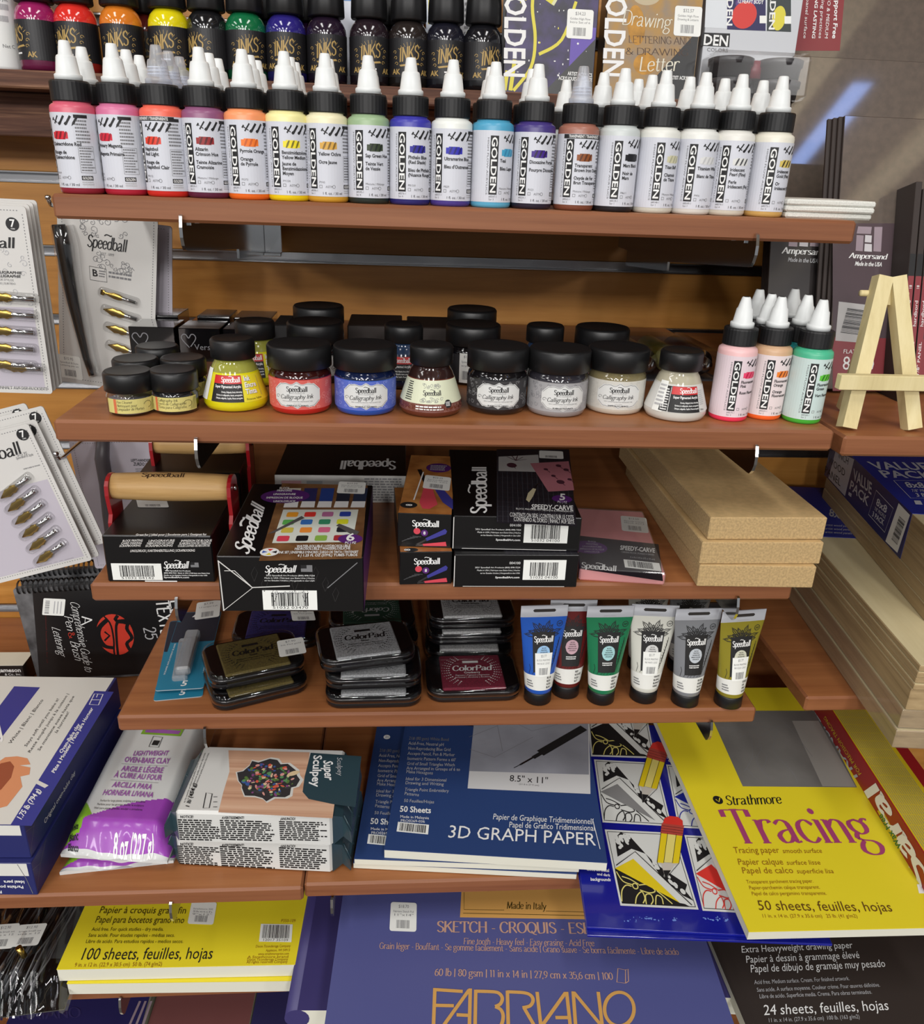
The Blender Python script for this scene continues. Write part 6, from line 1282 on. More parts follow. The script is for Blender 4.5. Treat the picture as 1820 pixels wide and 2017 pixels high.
sticker(s, ((118, 742), (164, 749), (111, 696)), '$15.95', ['Speedball B-Style', 'Lettering pen set'], 5)
pen = MB(); pts = [(112, 440), (120, 480), (128, 530), (140, 590), (154, 650), (166, 700), (177, 735)]; P3 = []
for p in pts: q = s.px(p); P3.append((q[0]+4, -7, q[1]))
pen.tube(P3, [6, 6.6, 6.2, 5.2, 4, 3.2, 2.6], BLK, 14); pen.build('pen_holder', t)
bl = MB(); bl.tube([(p[0]+3, -6.4, p[2]) for p in P3], [10, 11.4, 10.6, 9.4, 8, 7, 6], BLIST, 16); bl.build('blister', t)
m.build('card', t)
t, m, s, w, h = cardthing('grey-looking nib card half hidden behind the tall pen holder card', -196, (172, 752), (340, 770), (128, 420), GC, m_=CARDG)
dots(s, w, h); s.plogo((214, 486), (299, 483), (216, 464), INK, 4, 1.25); a, b = s.px((284, 462)), s.px((312, 445)); swirls(s, a[0], a[1], b[0], b[1], 8, GREY, 3, 4, (2, 3), .5)
s.ptext('$15.95', (283, 511), (298, 512), (283, 505), GREY, 4); s.bars(*s.px((290, 545)), *s.px((306, 532)), GREY, 4, 4, 14); m.build('card', t)
q = ony(93, 380, -236); wirehook(q.x, q.z-12, -236, 'chrome peg hook with ball end above the tall nib card')
q = ony(104, 898, -320); wirehook(q.x+3, q.z-6, -320, 'chrome peg hook with ball end under the left end of the ink shelf')
# lower left: a slanting bunch
for k in range(4):
    y = -318+8*k; dx, dy = ((0, 0), (14, -8), (26, -34), (-6, -40))[k]
    t, m, s, w, h = cardthing(('slanting card of six gold nibs, front of the lower left bunch', 'slanting nib card second in the lower left bunch', 'slanting nib card third in the lower left bunch, black round badge higher up', 'slanting nib card at the back of the lower left bunch')[k], y, (-14+dx, 1152+dy), (182+dx, 1103+dy), (-140+dx, 884+dy), GC)
    dots(s, w, h); seven(s, w, h, w-9-2*(k > 1), h-9)
    if k == 0:
        s.rect(8, 6, w-6, h*.62, CARDG, 1); s.plogo((-76, 925), (44, 893), (-84, 902), INK, 4, 1.2)
        s.ptext('$15.95', (34, 899), (54, 895), (33, 893), GREY, 4); s.ptext('Speedball B Style', (32, 905), (66, 897), (31, 900), GREY, 4); a, b = s.px((46, 923)), s.px((74, 905)); s.bars(a[0], a[1]-1, b[0], b[1]-5, GREY, 4, 6, 18)
        for i in range(6): q = s.px((4+14*i, 980+25.5*i)); nib(t, q[0], q[1], 36, .38)
        s.greek(*s.px((36, 1125)), *s.px((172, 1092)), 1, GREY, 3, 3)
    m.build('card', t)
t, m, s, w, h = cardthing('left-hander nib card with dark pen holder below the ink shelf', -190, (188, 1120), (372, 1112), (150, 868), GC, m_=CARDG)
dots(s, w, h); s.ptext('LEFT-HANDED', (258, 909), (296, 909), (258, 904), INK, 4, 1); s.ptext('ZURDO |', (263, 917), (288, 917), (263, 911), INK, 4, 1); s.greek(*s.px((268, 930)), *s.px((290, 921)), 2, GREY, 3, 4)
P3 = [(s.px(p)[0], -6, s.px(p)[1]) for p in ((206, 860), (204, 900), (212, 950), (216, 1010), (224, 1080))]; pen = MB(); pen.tube(P3, [6.5, 7.4, 7, 6, 5], mat('grey_pen_holder', (88, 84, 88), .4), 14); pen.build('pen_holder', t)
m.build('card', t)

# spiral bound lettering guide, hanging sideways, and a second one behind it
MARB = mat('grey_marbled_cover', (120, 120, 122), .5, noise=.7, nscale=26, ncol=(34, 34, 36))
COVB = mat('book_black_panel', (22, 21, 22), .35)
for k, (y, bl, br, tl, lb) in enumerate(((-160, (76, 1344), (384, 1324), (40, 1160), 'spiral-bound black lettering book with red oval on its cover'), (-144, (84, 1300), (386, 1279), (44, 1128), 'second spiral-bound book behind the lettering book, only its coil showing'))):
    t, m, s, w, h = cardthing(lb, y, bl, br, tl, 'spiral-bound lettering books', 'spiral_book', MARB, 7, cat='book')
    if k == 0:
        s.poly([s.px(p) for p in ((78, 1338), (380, 1322), (374, 1150), (64, 1166))], COVB, 1)
        c = [s.px((230, 1250)), s.px((277, 1250)), s.px((226, 1186))]; ORR = mat('cover_red_oval', (196, 54, 36), .5)
        s.ell(*s.px((227, 1250)), 22.5, 29.5, ORR, 3, 40, -.05)
        s.line([s.px(p) for p in catmull([(195, 1206), (216, 1226), (224, 1258), (226, 1290), (240, 1300), (246, 1288)], n=4)], 2.2, COVB, 4, wm=1); s.line([s.px(p) for p in catmull([(212, 1220), (196, 1236), (194, 1254), (206, 1272), (226, 1276)], n=4)], 6.4, COVB, 4, wm=4.5)
        s.line([s.px(p) for p in catmull([(234, 1300), (230, 1262), (231, 1226), (254, 1228)], n=4)], 3, COVB, 4, wm=6); s.line([s.px(p) for p in catmull([(232, 1212), (228, 1222), (252, 1222), (250, 1238), (260, 1256), (250, 1268), (262, 1286), (272, 1280)], n=4)], 4.5, COVB, 4, wm=3); s.line([s.px(p) for p in ((206, 1244), (216, 1252), (206, 1262))], 2.4, COVB, 4)
        s.ptext('A', (161, 1214), (160, 1232), (182, 1212), WPRINT, 4, pen=(.9, .4), sh=0)
        s.ptext('Comprehensive Guide to', (138, 1184), (168, 1322), (156, 1189), WPRINT, 4, pen=(.62, .3), sh=0); s.ptext('Pen', (126, 1212), (133, 1242), (142, 1216), WPRINT, 4, pen=(.62, .3), sh=0); s.ptext('&', (134, 1246), (137, 1258), (146, 1243), ORR, 4, pen=(.8, .4)); s.ptext('Brush', (138, 1262), (148, 1300), (155, 1267), WPRINT, 4, pen=(.62, .3), sh=0); s.ptext('Lettering', (102, 1234), (116, 1290), (119, 1240), WPRINT, 4, pen=(.62, .3), sh=0)
        s.ptext('TEXTBOOK', (306, 1182), (326, 1300), (332, 1180), WPRINT, 4, pen=(1.2, .7)); s.ptext('SPEEDBALL', (330, 1150), (352, 1300), (352, 1148), WPRINT, 4, pen=(1, .6)); s.ptext('25', (282, 1236), (288, 1260), (306, 1234), LGREY, 4, pen=(.9, .6))
        s.ptext('an instructional handbook for all', (88, 1178), (92, 1306), (91, 1178), mat('dark_red_print', (90, 26, 24), .5), 4)
        a = s.sub(((83, 1211), (126, 1213), (86, 1178))); a.poly(rrect(0, 0, 1, 1, .06), STICK, 4)
        for i in range(12): a.rect(.1, .1+i*.065, .3, .1+i*.065+random.Random(i).choice((.025, .045)), GREY, 5)
        for i in range(3): a.rect(.5+.15*i, .12, .55+.15*i, .85, LGREY, 5)
    m.build('cover', t)
    m = MB()
    for i in range(int(w/6.2)):
        x = 6+i*6.1
        for o in (0, 1.3): m.tube([(x+o+.3*j, 3.5-7.5*sin(j*pi/5), h-4+8.5*(1-cos(j*pi/5))/1.0-4) for j in range(8)], .55, BLK, 5)
    m.build('wire_coil', t)
# low carton with cream lid at the far left edge
q = ony(50, 1330, -175); m = MB(); hb = 30.7
m.box(-80, 0, 0, 0, 30, hb, BLKG, b=.5); m.box(-80.3, .2, hb, .3, 30.3, hb+.4, CREAM); s = front(m)
s.text('Jameson', -3, hb-9, 5.4, WPRINT, 4, 'R', bold=1); s.text('& Co., Inc.', -3.5, hb-14, 3.2, WPRINT, 4, 'R')
single('carton', m, 'black carton with cream lid and white serif lettering at the left edge', 'box', (q.x-1, -175, -434.6))
# ================================================================ right: cradled wood panels and value packs
ZR = -293.0; RZ = -.1; B0 = Vector(onz(1757, 1472, ZR)); z = ZR
def wpanel(o, w, d, h, rz, label, wrap=False):
    m = MB(); m.box(0, 0, 0, w, d, h-.7, BASSE, b=.7); m.box(.7, .7, h-.7, w-.7, d-.7, h-.4, BASS)
    m.box(1.5, -.12, h*.12, w-1.5, 0, h-2.8, BASSE)
    if not wrap: return single('wood_panel', m, label, 'wood panel', o, rz, 'stacked pale wood panels')
    t = thing('wood_panel', label, 'wood panel', o, rz, 'stacked pale wood panels'); m.build('panel', t)
    f = MB(); f.box(-.6, -.9, 0, w+.6, d+.6, h-.15, film('panel_wrap', refl=.2, rough=.12, op=.05), b=.6); f.build('clear_wrap', t)
for k, (h, lb) in enumerate(((19.5, 'thick pale wood panel at the bottom of the wrapped stack'), (20.5, 'thick pale wood panel second from the bottom of the wrapped stack'), (23, 'thick pale wood panel third from the bottom of the wrapped stack'),
                            (6.2, 'thin pale wood panel, lowest of four thin ones in the stack'), (6.2, 'thin pale wood panel, second lowest of four thin ones'), (6.2, 'thin pale wood panel, third lowest of four thin ones'), (6.4, 'bare-topped thin pale wood panel, uppermost of four beside the blue pack'))):
    dx, dy = ((0, 0), (2.5, 3), (4, 2), (4, 0), (5, 1.5), (4.4, .5), (5, 1))[k]
    wpanel((B0.x+dx, B0.y+dy, z), 254, 360, h, RZ, lb, k < 2); z += h
ZT = z
BLUP = mat('navy_sleeve', (34, 40, 96), .4); BLUS = mat('blue_sleeve_top', (30, 44, 140), .4); SIL = mat('silver_print', (196, 198, 206), .4)
# a dark blue sleeve lying over the back of the lower stack
q = onz(1681, 1057, ZT); m = MB(); m.box(0, 0, 0, 120, 170, .5, BLUS); o_ = (B0.x+30, onz(1640, 1057, ZT).y, ZT+.05)
t = thing('panel_sleeve', 'dark blue printed sleeve lying over the back of the lower panel stack', 'sleeve', (onz(1608, 1057, ZT).x, onz(1608, 1057, ZT).y, ZT+.05), RZ)
s = flat(m, .55, root=t); s.ptext('8x8', (1632, 1016), (1664, 1024), (1634, 1002), LGREY, 4, 1)  # lettering greyed to put the shade over this sleeve into its print
for v in (1036, 1043, 1050): s.ptext('artist wood panels', (1625, v), (1678, v+3), (1626, v-4), SIL, 4)
m.build('sleeve', t)
P0 = Vector(onz(1820, 1224, ZT)); RP = -.169; F0 = (P0.x+.4, P0.y, ZT)
wpanel((F0[0], F0[1], ZT), 203, 330, 14.6, RP, 'pale wood panel lying on the wrapped stack, under its twin'); wpanel((F0[0]+.6, F0[1]+.5, ZT+14.6), 203, 330, 14.2, RP, 'pale wood panel right below the blue value pack')
t = thing('panel_value_pack', 'wood panel three-pack in a printed dark blue sleeve, top of the pile', 'panel pack', (F0[0]+1, F0[1], ZT+28.9), RP)
for k in range(3):
    m = MB(); m.box(0, 0, 17*k, 203, 340, 17*k+16.7, BASSE, b=.5); m.box(.5, .5, 17*k+16.7, 202.5, 339.5, 17*k+16.9, BASS); m.build('panel', t)
m = MB(); H = 51.4; y0 = 80
m.box(-.5, y0, -.01, 0, 340, H, BLUP); m.box(203, y0, 0, 203.5, 340, H, BLUP); m.box(-.5, y0, H, 203.5, 340, H+.5, BLUS)
l = leftside(m, -.5, 340, root=t); tp = flat(m, H+.5, root=t)
X = lambda x, y: (1560+x/3.827, 880+y/3.827)
l.poly([l.px(X(*p)) for p in ((705, 712), (795, 800), (890, 515), (805, 425))], STICK, 2); l.poly([l.px(X(*p)) for p in ((275, 235), (400, 372), (470, 95), (330, 30))], SIL, 2)
l.ptext('VALUE', X(463, 245), X(600, 362), X(468, 165), SIL, 4, 1); l.ptext('PACK', X(432, 310), X(570, 445), X(445, 250), SIL, 4, 1)
l.line([X(578, 510), X(700, 645), X(765, 465), X(636, 328)], .8, SIL, 3, True, True)
l.ptext('8x8', X(634, 435), X(712, 503), X(645, 385), SIL, 5, 1); l.ptext('7/8" PROFILE', X(622, 475), X(705, 545), X(628, 450), SIL, 5, 0); l.ptext('3 PACK', X(604, 520), X(690, 592), X(612, 485), SIL, 5, 1)
l.ptext('INCH', X(350, 80), X(425, 140), X(358, 30), INK, 4); l.ptext('WOOD', X(275, 120), X(400, 228), X(280, 70), INK, 4); l.ptext('PANEL', X(245, 190), X(365, 300), X(252, 140), INK, 4)
l.poly([l.px(X(*p)) for p in ((425, 362), (447, 380), (452, 355), (430, 340))], SIL, 3)
c = l.sub((X(748, 690), X(800, 745), X(808, 515)))
for k in range(24): c.rect(.08, k/24, .92, k/24+random.Random(k).choice((.012, .022, .032)), INK, 4)
tp.ptext('VALUE', X(620, 170), X(1060, 178), X(566, 115), SIL, 4, 1); tp.ptext('PACK', X(690, 232), X(1090, 240), X(640, 180), SIL, 4, 1)
tp.line([X(895, 388), X(1200, 388), X(1100, 258), X(765, 255)], .9, SIL, 3, True, True); tp.ptext('8x8', X(868, 308), X(1010, 312), X(840, 268), SIL, 5, 1); tp.ptext('7/8" PROFILE', X(905, 342), X(1090, 345), X(895, 322), SIL, 5); tp.ptext('3 PACK', X(940, 378), X(1120, 380), X(925, 352), SIL, 5, 1)
tp.pquad((X(932, 436), X(985, 438), X(968, 408), X(918, 406)), SIL, 4)
m.build('sleeve', t)
# ================================================================ fifth shelf: clay and paper pads
Z5 = -434.0; Z5L = -434.8
def quadbox(name, label, cat, ztop, h, fl, fr, bl, m_, group=None, top=None, b=.4, d=None):
    """slab whose top face has three picture corners: front-left, front-right, back-left"""
    a, ang, w = basis(onz(fl[0], fl[1], ztop), onz(fr[0], fr[1], ztop)); c = Vector(onz(bl[0], bl[1], ztop))
    d = d or (c-a).length; t = thing(name, label, cat, (a.x, a.y, ztop-h), ang, group); m = MB()
    m.box(0, 0, 0, w, d, h, m_, b=b, top=top); return t, m, w, d, flat(m, h, root=t), front(m, 0, root=t), leftside(m, 0, d, root=t), rightside(m, w, root=t)
# ---- big blue and white clay boxes, far left
RBLUE = mat('royal_blue_card', (46, 54, 138), .4); RBD = mat('deep_blue_card', (38, 42, 98), .4); TERRA = mat('terracotta_print', (212, 142, 100), .5); TERD = mat('terracotta_dark_print', (150, 78, 52), .5)
LIDW = mat('box_lid_white', (214, 213, 206), .5)
for k in (0, 1):
    z0 = Z5L+38.5*k
    fr = ((75, 1763), (62, 1690))[k]; a = Vector(onz(fr[0], fr[1], z0)); br = Vector(onz(229, 1358, Z5L+77)); W_ = 168
    ang = -.04
    t = thing('clay_box', ('blue carton of white modelling clay under its twin at the left edge', 'blue and white carton of white modelling clay with orange ring picture, on top')[k], 'box', (a.x-W_, a.y+W_*.04, z0), ang, 'blue modelling clay cartons')
    m = MB(); D = 225; m.box(0, 0, 0, W_, D, 38, RBD, b=.6); f = front(m, 0, root=t); tp = flat(m, 38, root=t); r = rightside(m, W_, root=t)
    f.rect(2, 23 if k == 0 else 26, W_-4, 37.4, LIDW, 1); 
    if k == 0:
        for i, (tx, x1) in enumerate((('Ideal para', 22), ('Parfaite pour', 47), ('Perfect for', 24))): f.text(tx, W_-9-(0, 2, 22)[i], 17.5-6*i, 3.2, WPRINT, 4, 'L', bold=1, ang=pi)
        f.line([(W_-12, 37), (W_-7, 20), (W_-4, 2)], .5, GREY, 3)
    else:
        tp.rect(.5, .5, W_-3, D-.5, LIDW, 1)
        P = lambda *q: [tp.px(p) for p in q]
        tp.poly(P((20, 1626), (62, 1627), (224, 1363), (186, 1361)), RBLUE, 2); tp.line(P((66, 1537), (92, 1550)), 4, LIDW, 3)
        tp.poly(P((-60, 1560), (0, 1457), (79, 1354), (28, 1352), (-60, 1470)), RBLUE, 2)
        tp.ptext('Sculpey', (-80, 1530), (8, 1440), (-95, 1500), WPRINT, 5, pen=(1.5, 1.1))
        for tx, p0, p1, p2 in (('White | Blanc | Blanco', (22, 1466), (86, 1379), (16, 1464)), ('Stays soft until you bake it!', (52, 1472), (117, 1377), (47, 1470)), ('Reste souple jusqu à la cuisson |', (59, 1484), (136, 1367), (54, 1482)), ('Se mantiene suave hasta que', (78, 1480), (147, 1372), (73, 1478)), ('la hornees!', (112, 1445), (137, 1403), (107, 1443))): tp.ptext(tx, p0, p1, p2, INK, 4)
        tp.ptext('Oven-Bake clay', (122, 1485), (158, 1428), (116, 1482), WPRINT, 5, 1); tp.ptext('Pâte à Modeler | Pasta para Hornear'.replace('P', 'P'), (107, 1524), (184, 1396), (101, 1521), WPRINT, 5, 1); tp.ptext('1.75 lb (794 g)', (41, 1617), (81, 1557), (32, 1612), WPRINT, 5, 1)
        q = P((176, 1388), (194, 1389), (203, 1368), (186, 1367)); tp.line(q, 1, WPRINT, 4, True); tp.line(P((179, 1379), (197, 1379)), .8, WPRINT, 4)
        for i in range(3): tp.line(P((176+7*i, 1374), (179+7*i, 1367)), .8, WPRINT, 4)
        # the ring picture
        tp.poly(P((-30, 1600), (14, 1588), (36, 1560), (44, 1550), (40, 1530), (58, 1526), (60, 1512), (38, 1508), (60, 1506), (54, 1494), (34, 1490), (10, 1492), (-30, 1520)), TERRA, 3)
        tp.poly(P((-30, 1565), (2, 1556), (22, 1532), (28, 1510), (20, 1500), (2, 1504), (-30, 1530)), TERD, 4)
    if k: r.text('Original oven-bake clay', 30, 10, 5, WPRINT, 4)
    r.line([(0, 30), (14, 24), (30, 37)], .4, GREY, 2); r.line([(0, 6), (14, 24)], .4, GREY, 2)
    m.build('carton', t)
# ---- foil bag of lightweight clay, and a second beneath it
BAGW = mat('white_clay_bag', (206, 208, 206), .32, coat=.3); BAGP = mat('bag_purple', (150, 66, 172), .32, coat=.3); BAGG = mat('bag_lime', (124, 170, 44), .32, coat=.3); BAGV = mat('bag_violet_print', (150, 84, 160), .4)
def pouch(label, z0, FL, FR, BL, hump, art):
    a, ang, w = basis(onz(FL[0], FL[1], z0), onz(FR[0], FR[1], z0)); c = Vector(onz(BL[0], BL[1], z0)); d = (c-a).length*1.0
    t = thing('clay_bag', label, 'clay bag', a, ang, 'foil bags of lightweight clay'); m = MB(); rnd = random.Random(5)
    N, M_ = 30, 44; sh = ((c-a).x*cos(ang)+(c-a).y*sin(ang))/d
    def H(u, v):
        e = min(v/.14, 1, (1-v)/.10) ; s_ = min(u/.16, 1, (1-u)/.16); e = max(e, 0); s_ = max(s_, 0)
        wr = sin(u*31+v*7)*.5*(1-min(v/.2, 1))*2.2+sin(u*9+v*13)*.5
        return 1.2+hump*(sin(e*pi/2)**1.3)*(sin(s_*pi/2)**.75)+wr*.7+ (2.6*sin(u*7+1)*(1-min(v/.1, 1)) if v < .1 else 0)
    def pt(u, v, hh=0): return (u*w+sh*d*v+(sin(u*pi)*0), v*d, H(u, v)+hh)
    def bag_col(u, v):
        if v < .022: return BAGW
        if v > .07+.22*u+.045*sin(u*3): 
            return BAGG if u < .27 and v < .30-.75*(u-.02)+.0 and v < .32 else BAGW
        return BAGG if u < .16-.6*max(0, .1-v) and v > .03+.3*u else BAGP
    m.grid(lambda u, v: pt(u, v), 96, 130, bag_col)
    m.add([(p[0], p[1], 0) for p in (pt(0, 0), pt(1, 0), pt(1, 1), pt(0, 1))], [(3, 2, 1, 0)], BAGW)
    for e in (((0, 0), (1, 0)), ((1, 0), (1, 1)), ((1, 1), (0, 1)), ((0, 1), (0, 0))):
        n = 30
        for i in range(n):
            p = [(e[0][0]+(e[1][0]-e[0][0])*k/n, e[0][1]+(e[1][1]-e[0][1])*k/n) for k in (i, i+1)]; A, B = pt(*p[0]), pt(*p[1])
            m.add([(A[0], A[1], 0), (B[0], B[1], 0), B, A], [(0, 1, 2, 3)], BAGW if e[0][1] or e[1][1] else BAGW)
    # art is laid on the swollen face: u, v in millimetres of the bag's own sheet
    sfc = Surf(m, lambda u, v, h: pt(min(max(u/w, 0), 1), min(max(v/d, 0), 1), h+.35), seg=0, root=t)
    if art:
        o_ = t.matrix_basis; zc = z0+hump*.9
        inv = o_.inverted()
        def px(p):
            q = inv @ W(onz(p[0], p[1], zc)); q = q*1000; v = q.y/d; return ((q.x-sh*q.y), q.y)
        sfc.px = px; art(sfc, w, d)
    m.build('foil_bag', t); return t
def bagart(s, w, d):
    for tx, p0, p1, p2 in (('LIGHTWEIGHT', (262, 1494), (331, 1495), (266, 1485)), ('OVEN-BAKE CLAY', (245, 1507), (334, 1511), (248, 1497)), ('ARGILE LÉGÈRE', (239, 1525), (321, 1529), (243, 1515)), ('À CUIRE AU FOUR', (225, 1538), (318, 1543), (229, 1528)), ('ARCILLA PARA', (221, 1557), (298, 1561), (226, 1547)), ('HORNEAR LIVIANA', (202, 1572), (301, 1577), (207, 1562))): s.ptext(tx, p0, p1, p2, BAGV, 4, 1)
    s.line([(240, 1511), (331, 1516)], .35, GREY, 3, px=True); s.line([(219, 1543), (313, 1548)], .35, GREY, 3, px=True)
    for i, tx in enumerate(('Perfect for large pieces, sculpting and armatures', 'Parfaite pour les grosses pièces, la sculpture', 'Ideal para piezas grandes, esculpir o armaduras')): s.ptext(tx, (198-6*i, 1585+7*i), (287-3*i, 1588+8*i), (199-6*i, 1581+7*i), INK, 4)
    for i, tx in enumerate(('White', 'Blanc', 'Blanco')): s.ptext(tx, (136-4*i, 1627+11*i), (153-2*i, 1628+11*i), (138-4*i, 1619+11*i), INK, 4, 1)
    s.ptext('8 oz (227 g)', (216, 1655), (298, 1661), (224, 1634), WPRINT, 4, 1)
    s.poly([s.px(p) for p in ((278, 1452), (356, 1456), (366, 1436), (288, 1434))], BAGG, 2); s.poly([s.px(p) for p in ((286, 1449), (352, 1452), (358, 1445), (290, 1442))], BAGV, 3)
    q = [s.px(p) for p in ((294, 1477), (313, 1479), (321, 1459), (303, 1457))]; s.line(q, .7, INK, 4, True); s.poly([s.px(p) for p in ((299, 1474), (311, 1475), (316, 1466), (304, 1465))], INK, 4)
pouch('white foil clay bag lying flat under the upper one', Z5L+.2, (118, 1724), (342, 1700), (244, 1520), 10, None)
pouch('white foil bag of lightweight clay with purple and lime corner, upper one', Z5L+14, (120, 1688), (330, 1702), (254, 1428), 25, bagart)
# ---- striped clay bricks, two high
PETR = mat('petrol_foil', (44, 66, 74), .35, coat=.3); STRIPE = wood('striped_clay_picture', (164, 118, 92), (200, 158, 130), (218, 184, 156), rough=.4, sx=1, sy=110, sz=10, dist=.1); WLAB = mat('white_wrapper', (208, 208, 204), .4)
Hb = 37.2
for k in (0, 1):
    z0 = Z5+.3+Hb*k; fl, fr = (((352, 1705), (655, 1721)), ((352, 1660), (656, 1668)))[k]
    a, ang, w = basis(onz(fl[0], fl[1], z0), onz(fr[0], fr[1], z0)); d = 92
    t = thing('clay_brick', ('wrapped modelling clay brick under its striped twin', 'wrapped modelling clay brick with wood-striped top and coral picture, on top')[k], 'clay pack', a, ang, 'wrapped clay bricks')
    m = MB(); m.box(0, 0, 0, w, d, Hb-.3, WLAB, b=2.4); tp = flat(m, Hb-.2, root=t); f = front(m, 0, root=t)
    for i, (tx, x0) in enumerate((('NOTICE!', 355), ('AVERTISSEMENT!', 437), ('¡ANUNCIO!', 552))):
        v = (1611, 1665)[k == 0]; f.ptext(tx, (x0, v+2*i), (x0+(26, 44, 30)[i], v+2*i), (x0, v-5+2*i), INK, 4, 1)
        q0, q1 = f.px((x0, v+44 if k else v+44)), f.px((x0+(78, 102, 92)[i], v+4+2*i)); f.greek(q0[0], max(q0[1], 2), q1[0], q1[1], 10, INK, 3, i+3*k, .62)
    if k:
        P = lambda *q: [tp.px(p) for p in q]
        tp.poly(P((430, 1600), (655, 1612), (662, 1560), (600, 1555), (610, 1482), (450, 1478), (452, 1520), (440, 1560)), STRIPE, 1)
        tp.poly(P((655, 1584), (700, 1590), (712, 1490), (612, 1483), (600, 1530), (596, 1560), (608, 1574)), PETR, 2)
        tp.ptext('Super', (637, 1498), (640, 1536), (655, 1500), WPRINT, 5, 1); tp.ptext('Sculpey', (618, 1488), (614, 1550), (634, 1488), WPRINT, 5, 1); tp.ptext('Sculpey', (664, 1492), (665, 1528), (674, 1493), LGREY, 5)
        rnd = random.Random(2); cols = [(206, 90, 70), (60, 90, 150), (90, 140, 90), (210, 150, 140), (130, 70, 120), (60, 60, 64), (214, 190, 150), (90, 120, 60)]
        tp.poly([tp.px((530+62*cos(i*pi/12)+6*cos(i*1.7), 1536+42*sin(i*pi/12)+4*sin(i*2.3))) for i in range(24)], mat('coral_white_rim', (206, 206, 200), .5), 2)
        tp.poly([tp.px((528+58*cos(i*pi/12)+5*cos(i*1.7), 1536+39*sin(i*pi/12)+4*sin(i*2.3))) for i in range(24)], mat('coral_dark_ground', (50, 48, 50), .5), 3)
        for i in range(150):
            a_ = rnd.uniform(0, 6.28); rr = rnd.uniform(0, .92)**.55; q = tp.px((528+52*rr*cos(a_), 1536+34*rr*sin(a_))); c = cols[i % 8]; tp.ell(q[0], q[1], rnd.uniform(.8, 3.2), rnd.uniform(.6, 2), mat('coral_%d' % (i % 8), c, .5), 4+i % 3, 9, rnd.uniform(0, 3))
        q = tp.px((578, 1524)); tp.ell(q[0], q[1], 6, 3, mat('coral_6', cols[6], .5), 7, 14, .5)
        tp.ptext('1 lb (454 g)', (372, 1592), (387, 1544), (365, 1590), INK, 4, 1); tp.greek(*tp.px((360, 1586)), *tp.px((372, 1500)), 3, GREY, 3, 2)
        tp.line(P((400, 1592), (412, 1592), (418, 1564), (406, 1562)), .8, INK, 4, True)
        for i in range(3): tp.line(P((420, 1590-10*i), (428, 1590-10*i)), .6, INK, 4)
        for i in range(3): tp.ptext('to be used by professional quality polymer clay artists', (364+7*i, 1582-6*i), (398+7*i, 1484), (361+7*i, 1581-6*i), INK, 4)
    m.build('wrapper', t)
    for sx, xx in ((-1, 0), (1, w)):
        m = MB(); r1 = [(xx, 1.5, 1), (xx, d-2, 1), (xx, d-2, Hb-2), (xx, 1.5, Hb-2)]; L = 13 if sx < 0 else 17
        r2 = [(xx+sx*L*.5, 8, 5), (xx+sx*L*.5, d-14, 6), (xx+sx*L*.5, d-10, Hb-9), (xx+sx*L*.5, 7, Hb-8)]; r3 = [(xx+sx*L, 3, 2-(2 if k == 0 else 0)*0), (xx+sx*L, d-6, 8), (xx+sx*L*.9, d-8, Hb-12), (xx+sx*L*.96, 2, 16)]
        rr = [r1, r2, r3]; m.loft(rr if sx > 0 else [x[::-1] for x in rr], PETR, smooth=False)
        for j in range(4): m.line = None; m.tube([(xx+sx*L*.55, 10+16*j, Hb-9), (xx+sx*L*.98, 5+18*j, 15)], .9, PETR, 5)
        m.build('foil_fold', t)
m = None
# black pipe-like handles lying in the dark behind the clay
for k, (px, nm) in enumerate(((240, 'round black rod end showing just above the blue clay carton'), (262, 'round black rod end beside the fourth shelf, second of two'))):
    q = ony(px, 1372-6*k, -330); m = MB(); m.lathe([(0, -50), (9.5, -50), (10, -48), (10, 50), (0, 50)], BLK, 24, ax='y'); single('black_rod', m, nm, 'rod', (q.x-4+9*k, -285, Z5L+10+0*k if k == 0 else Z5L+10), 0, 'black rods')

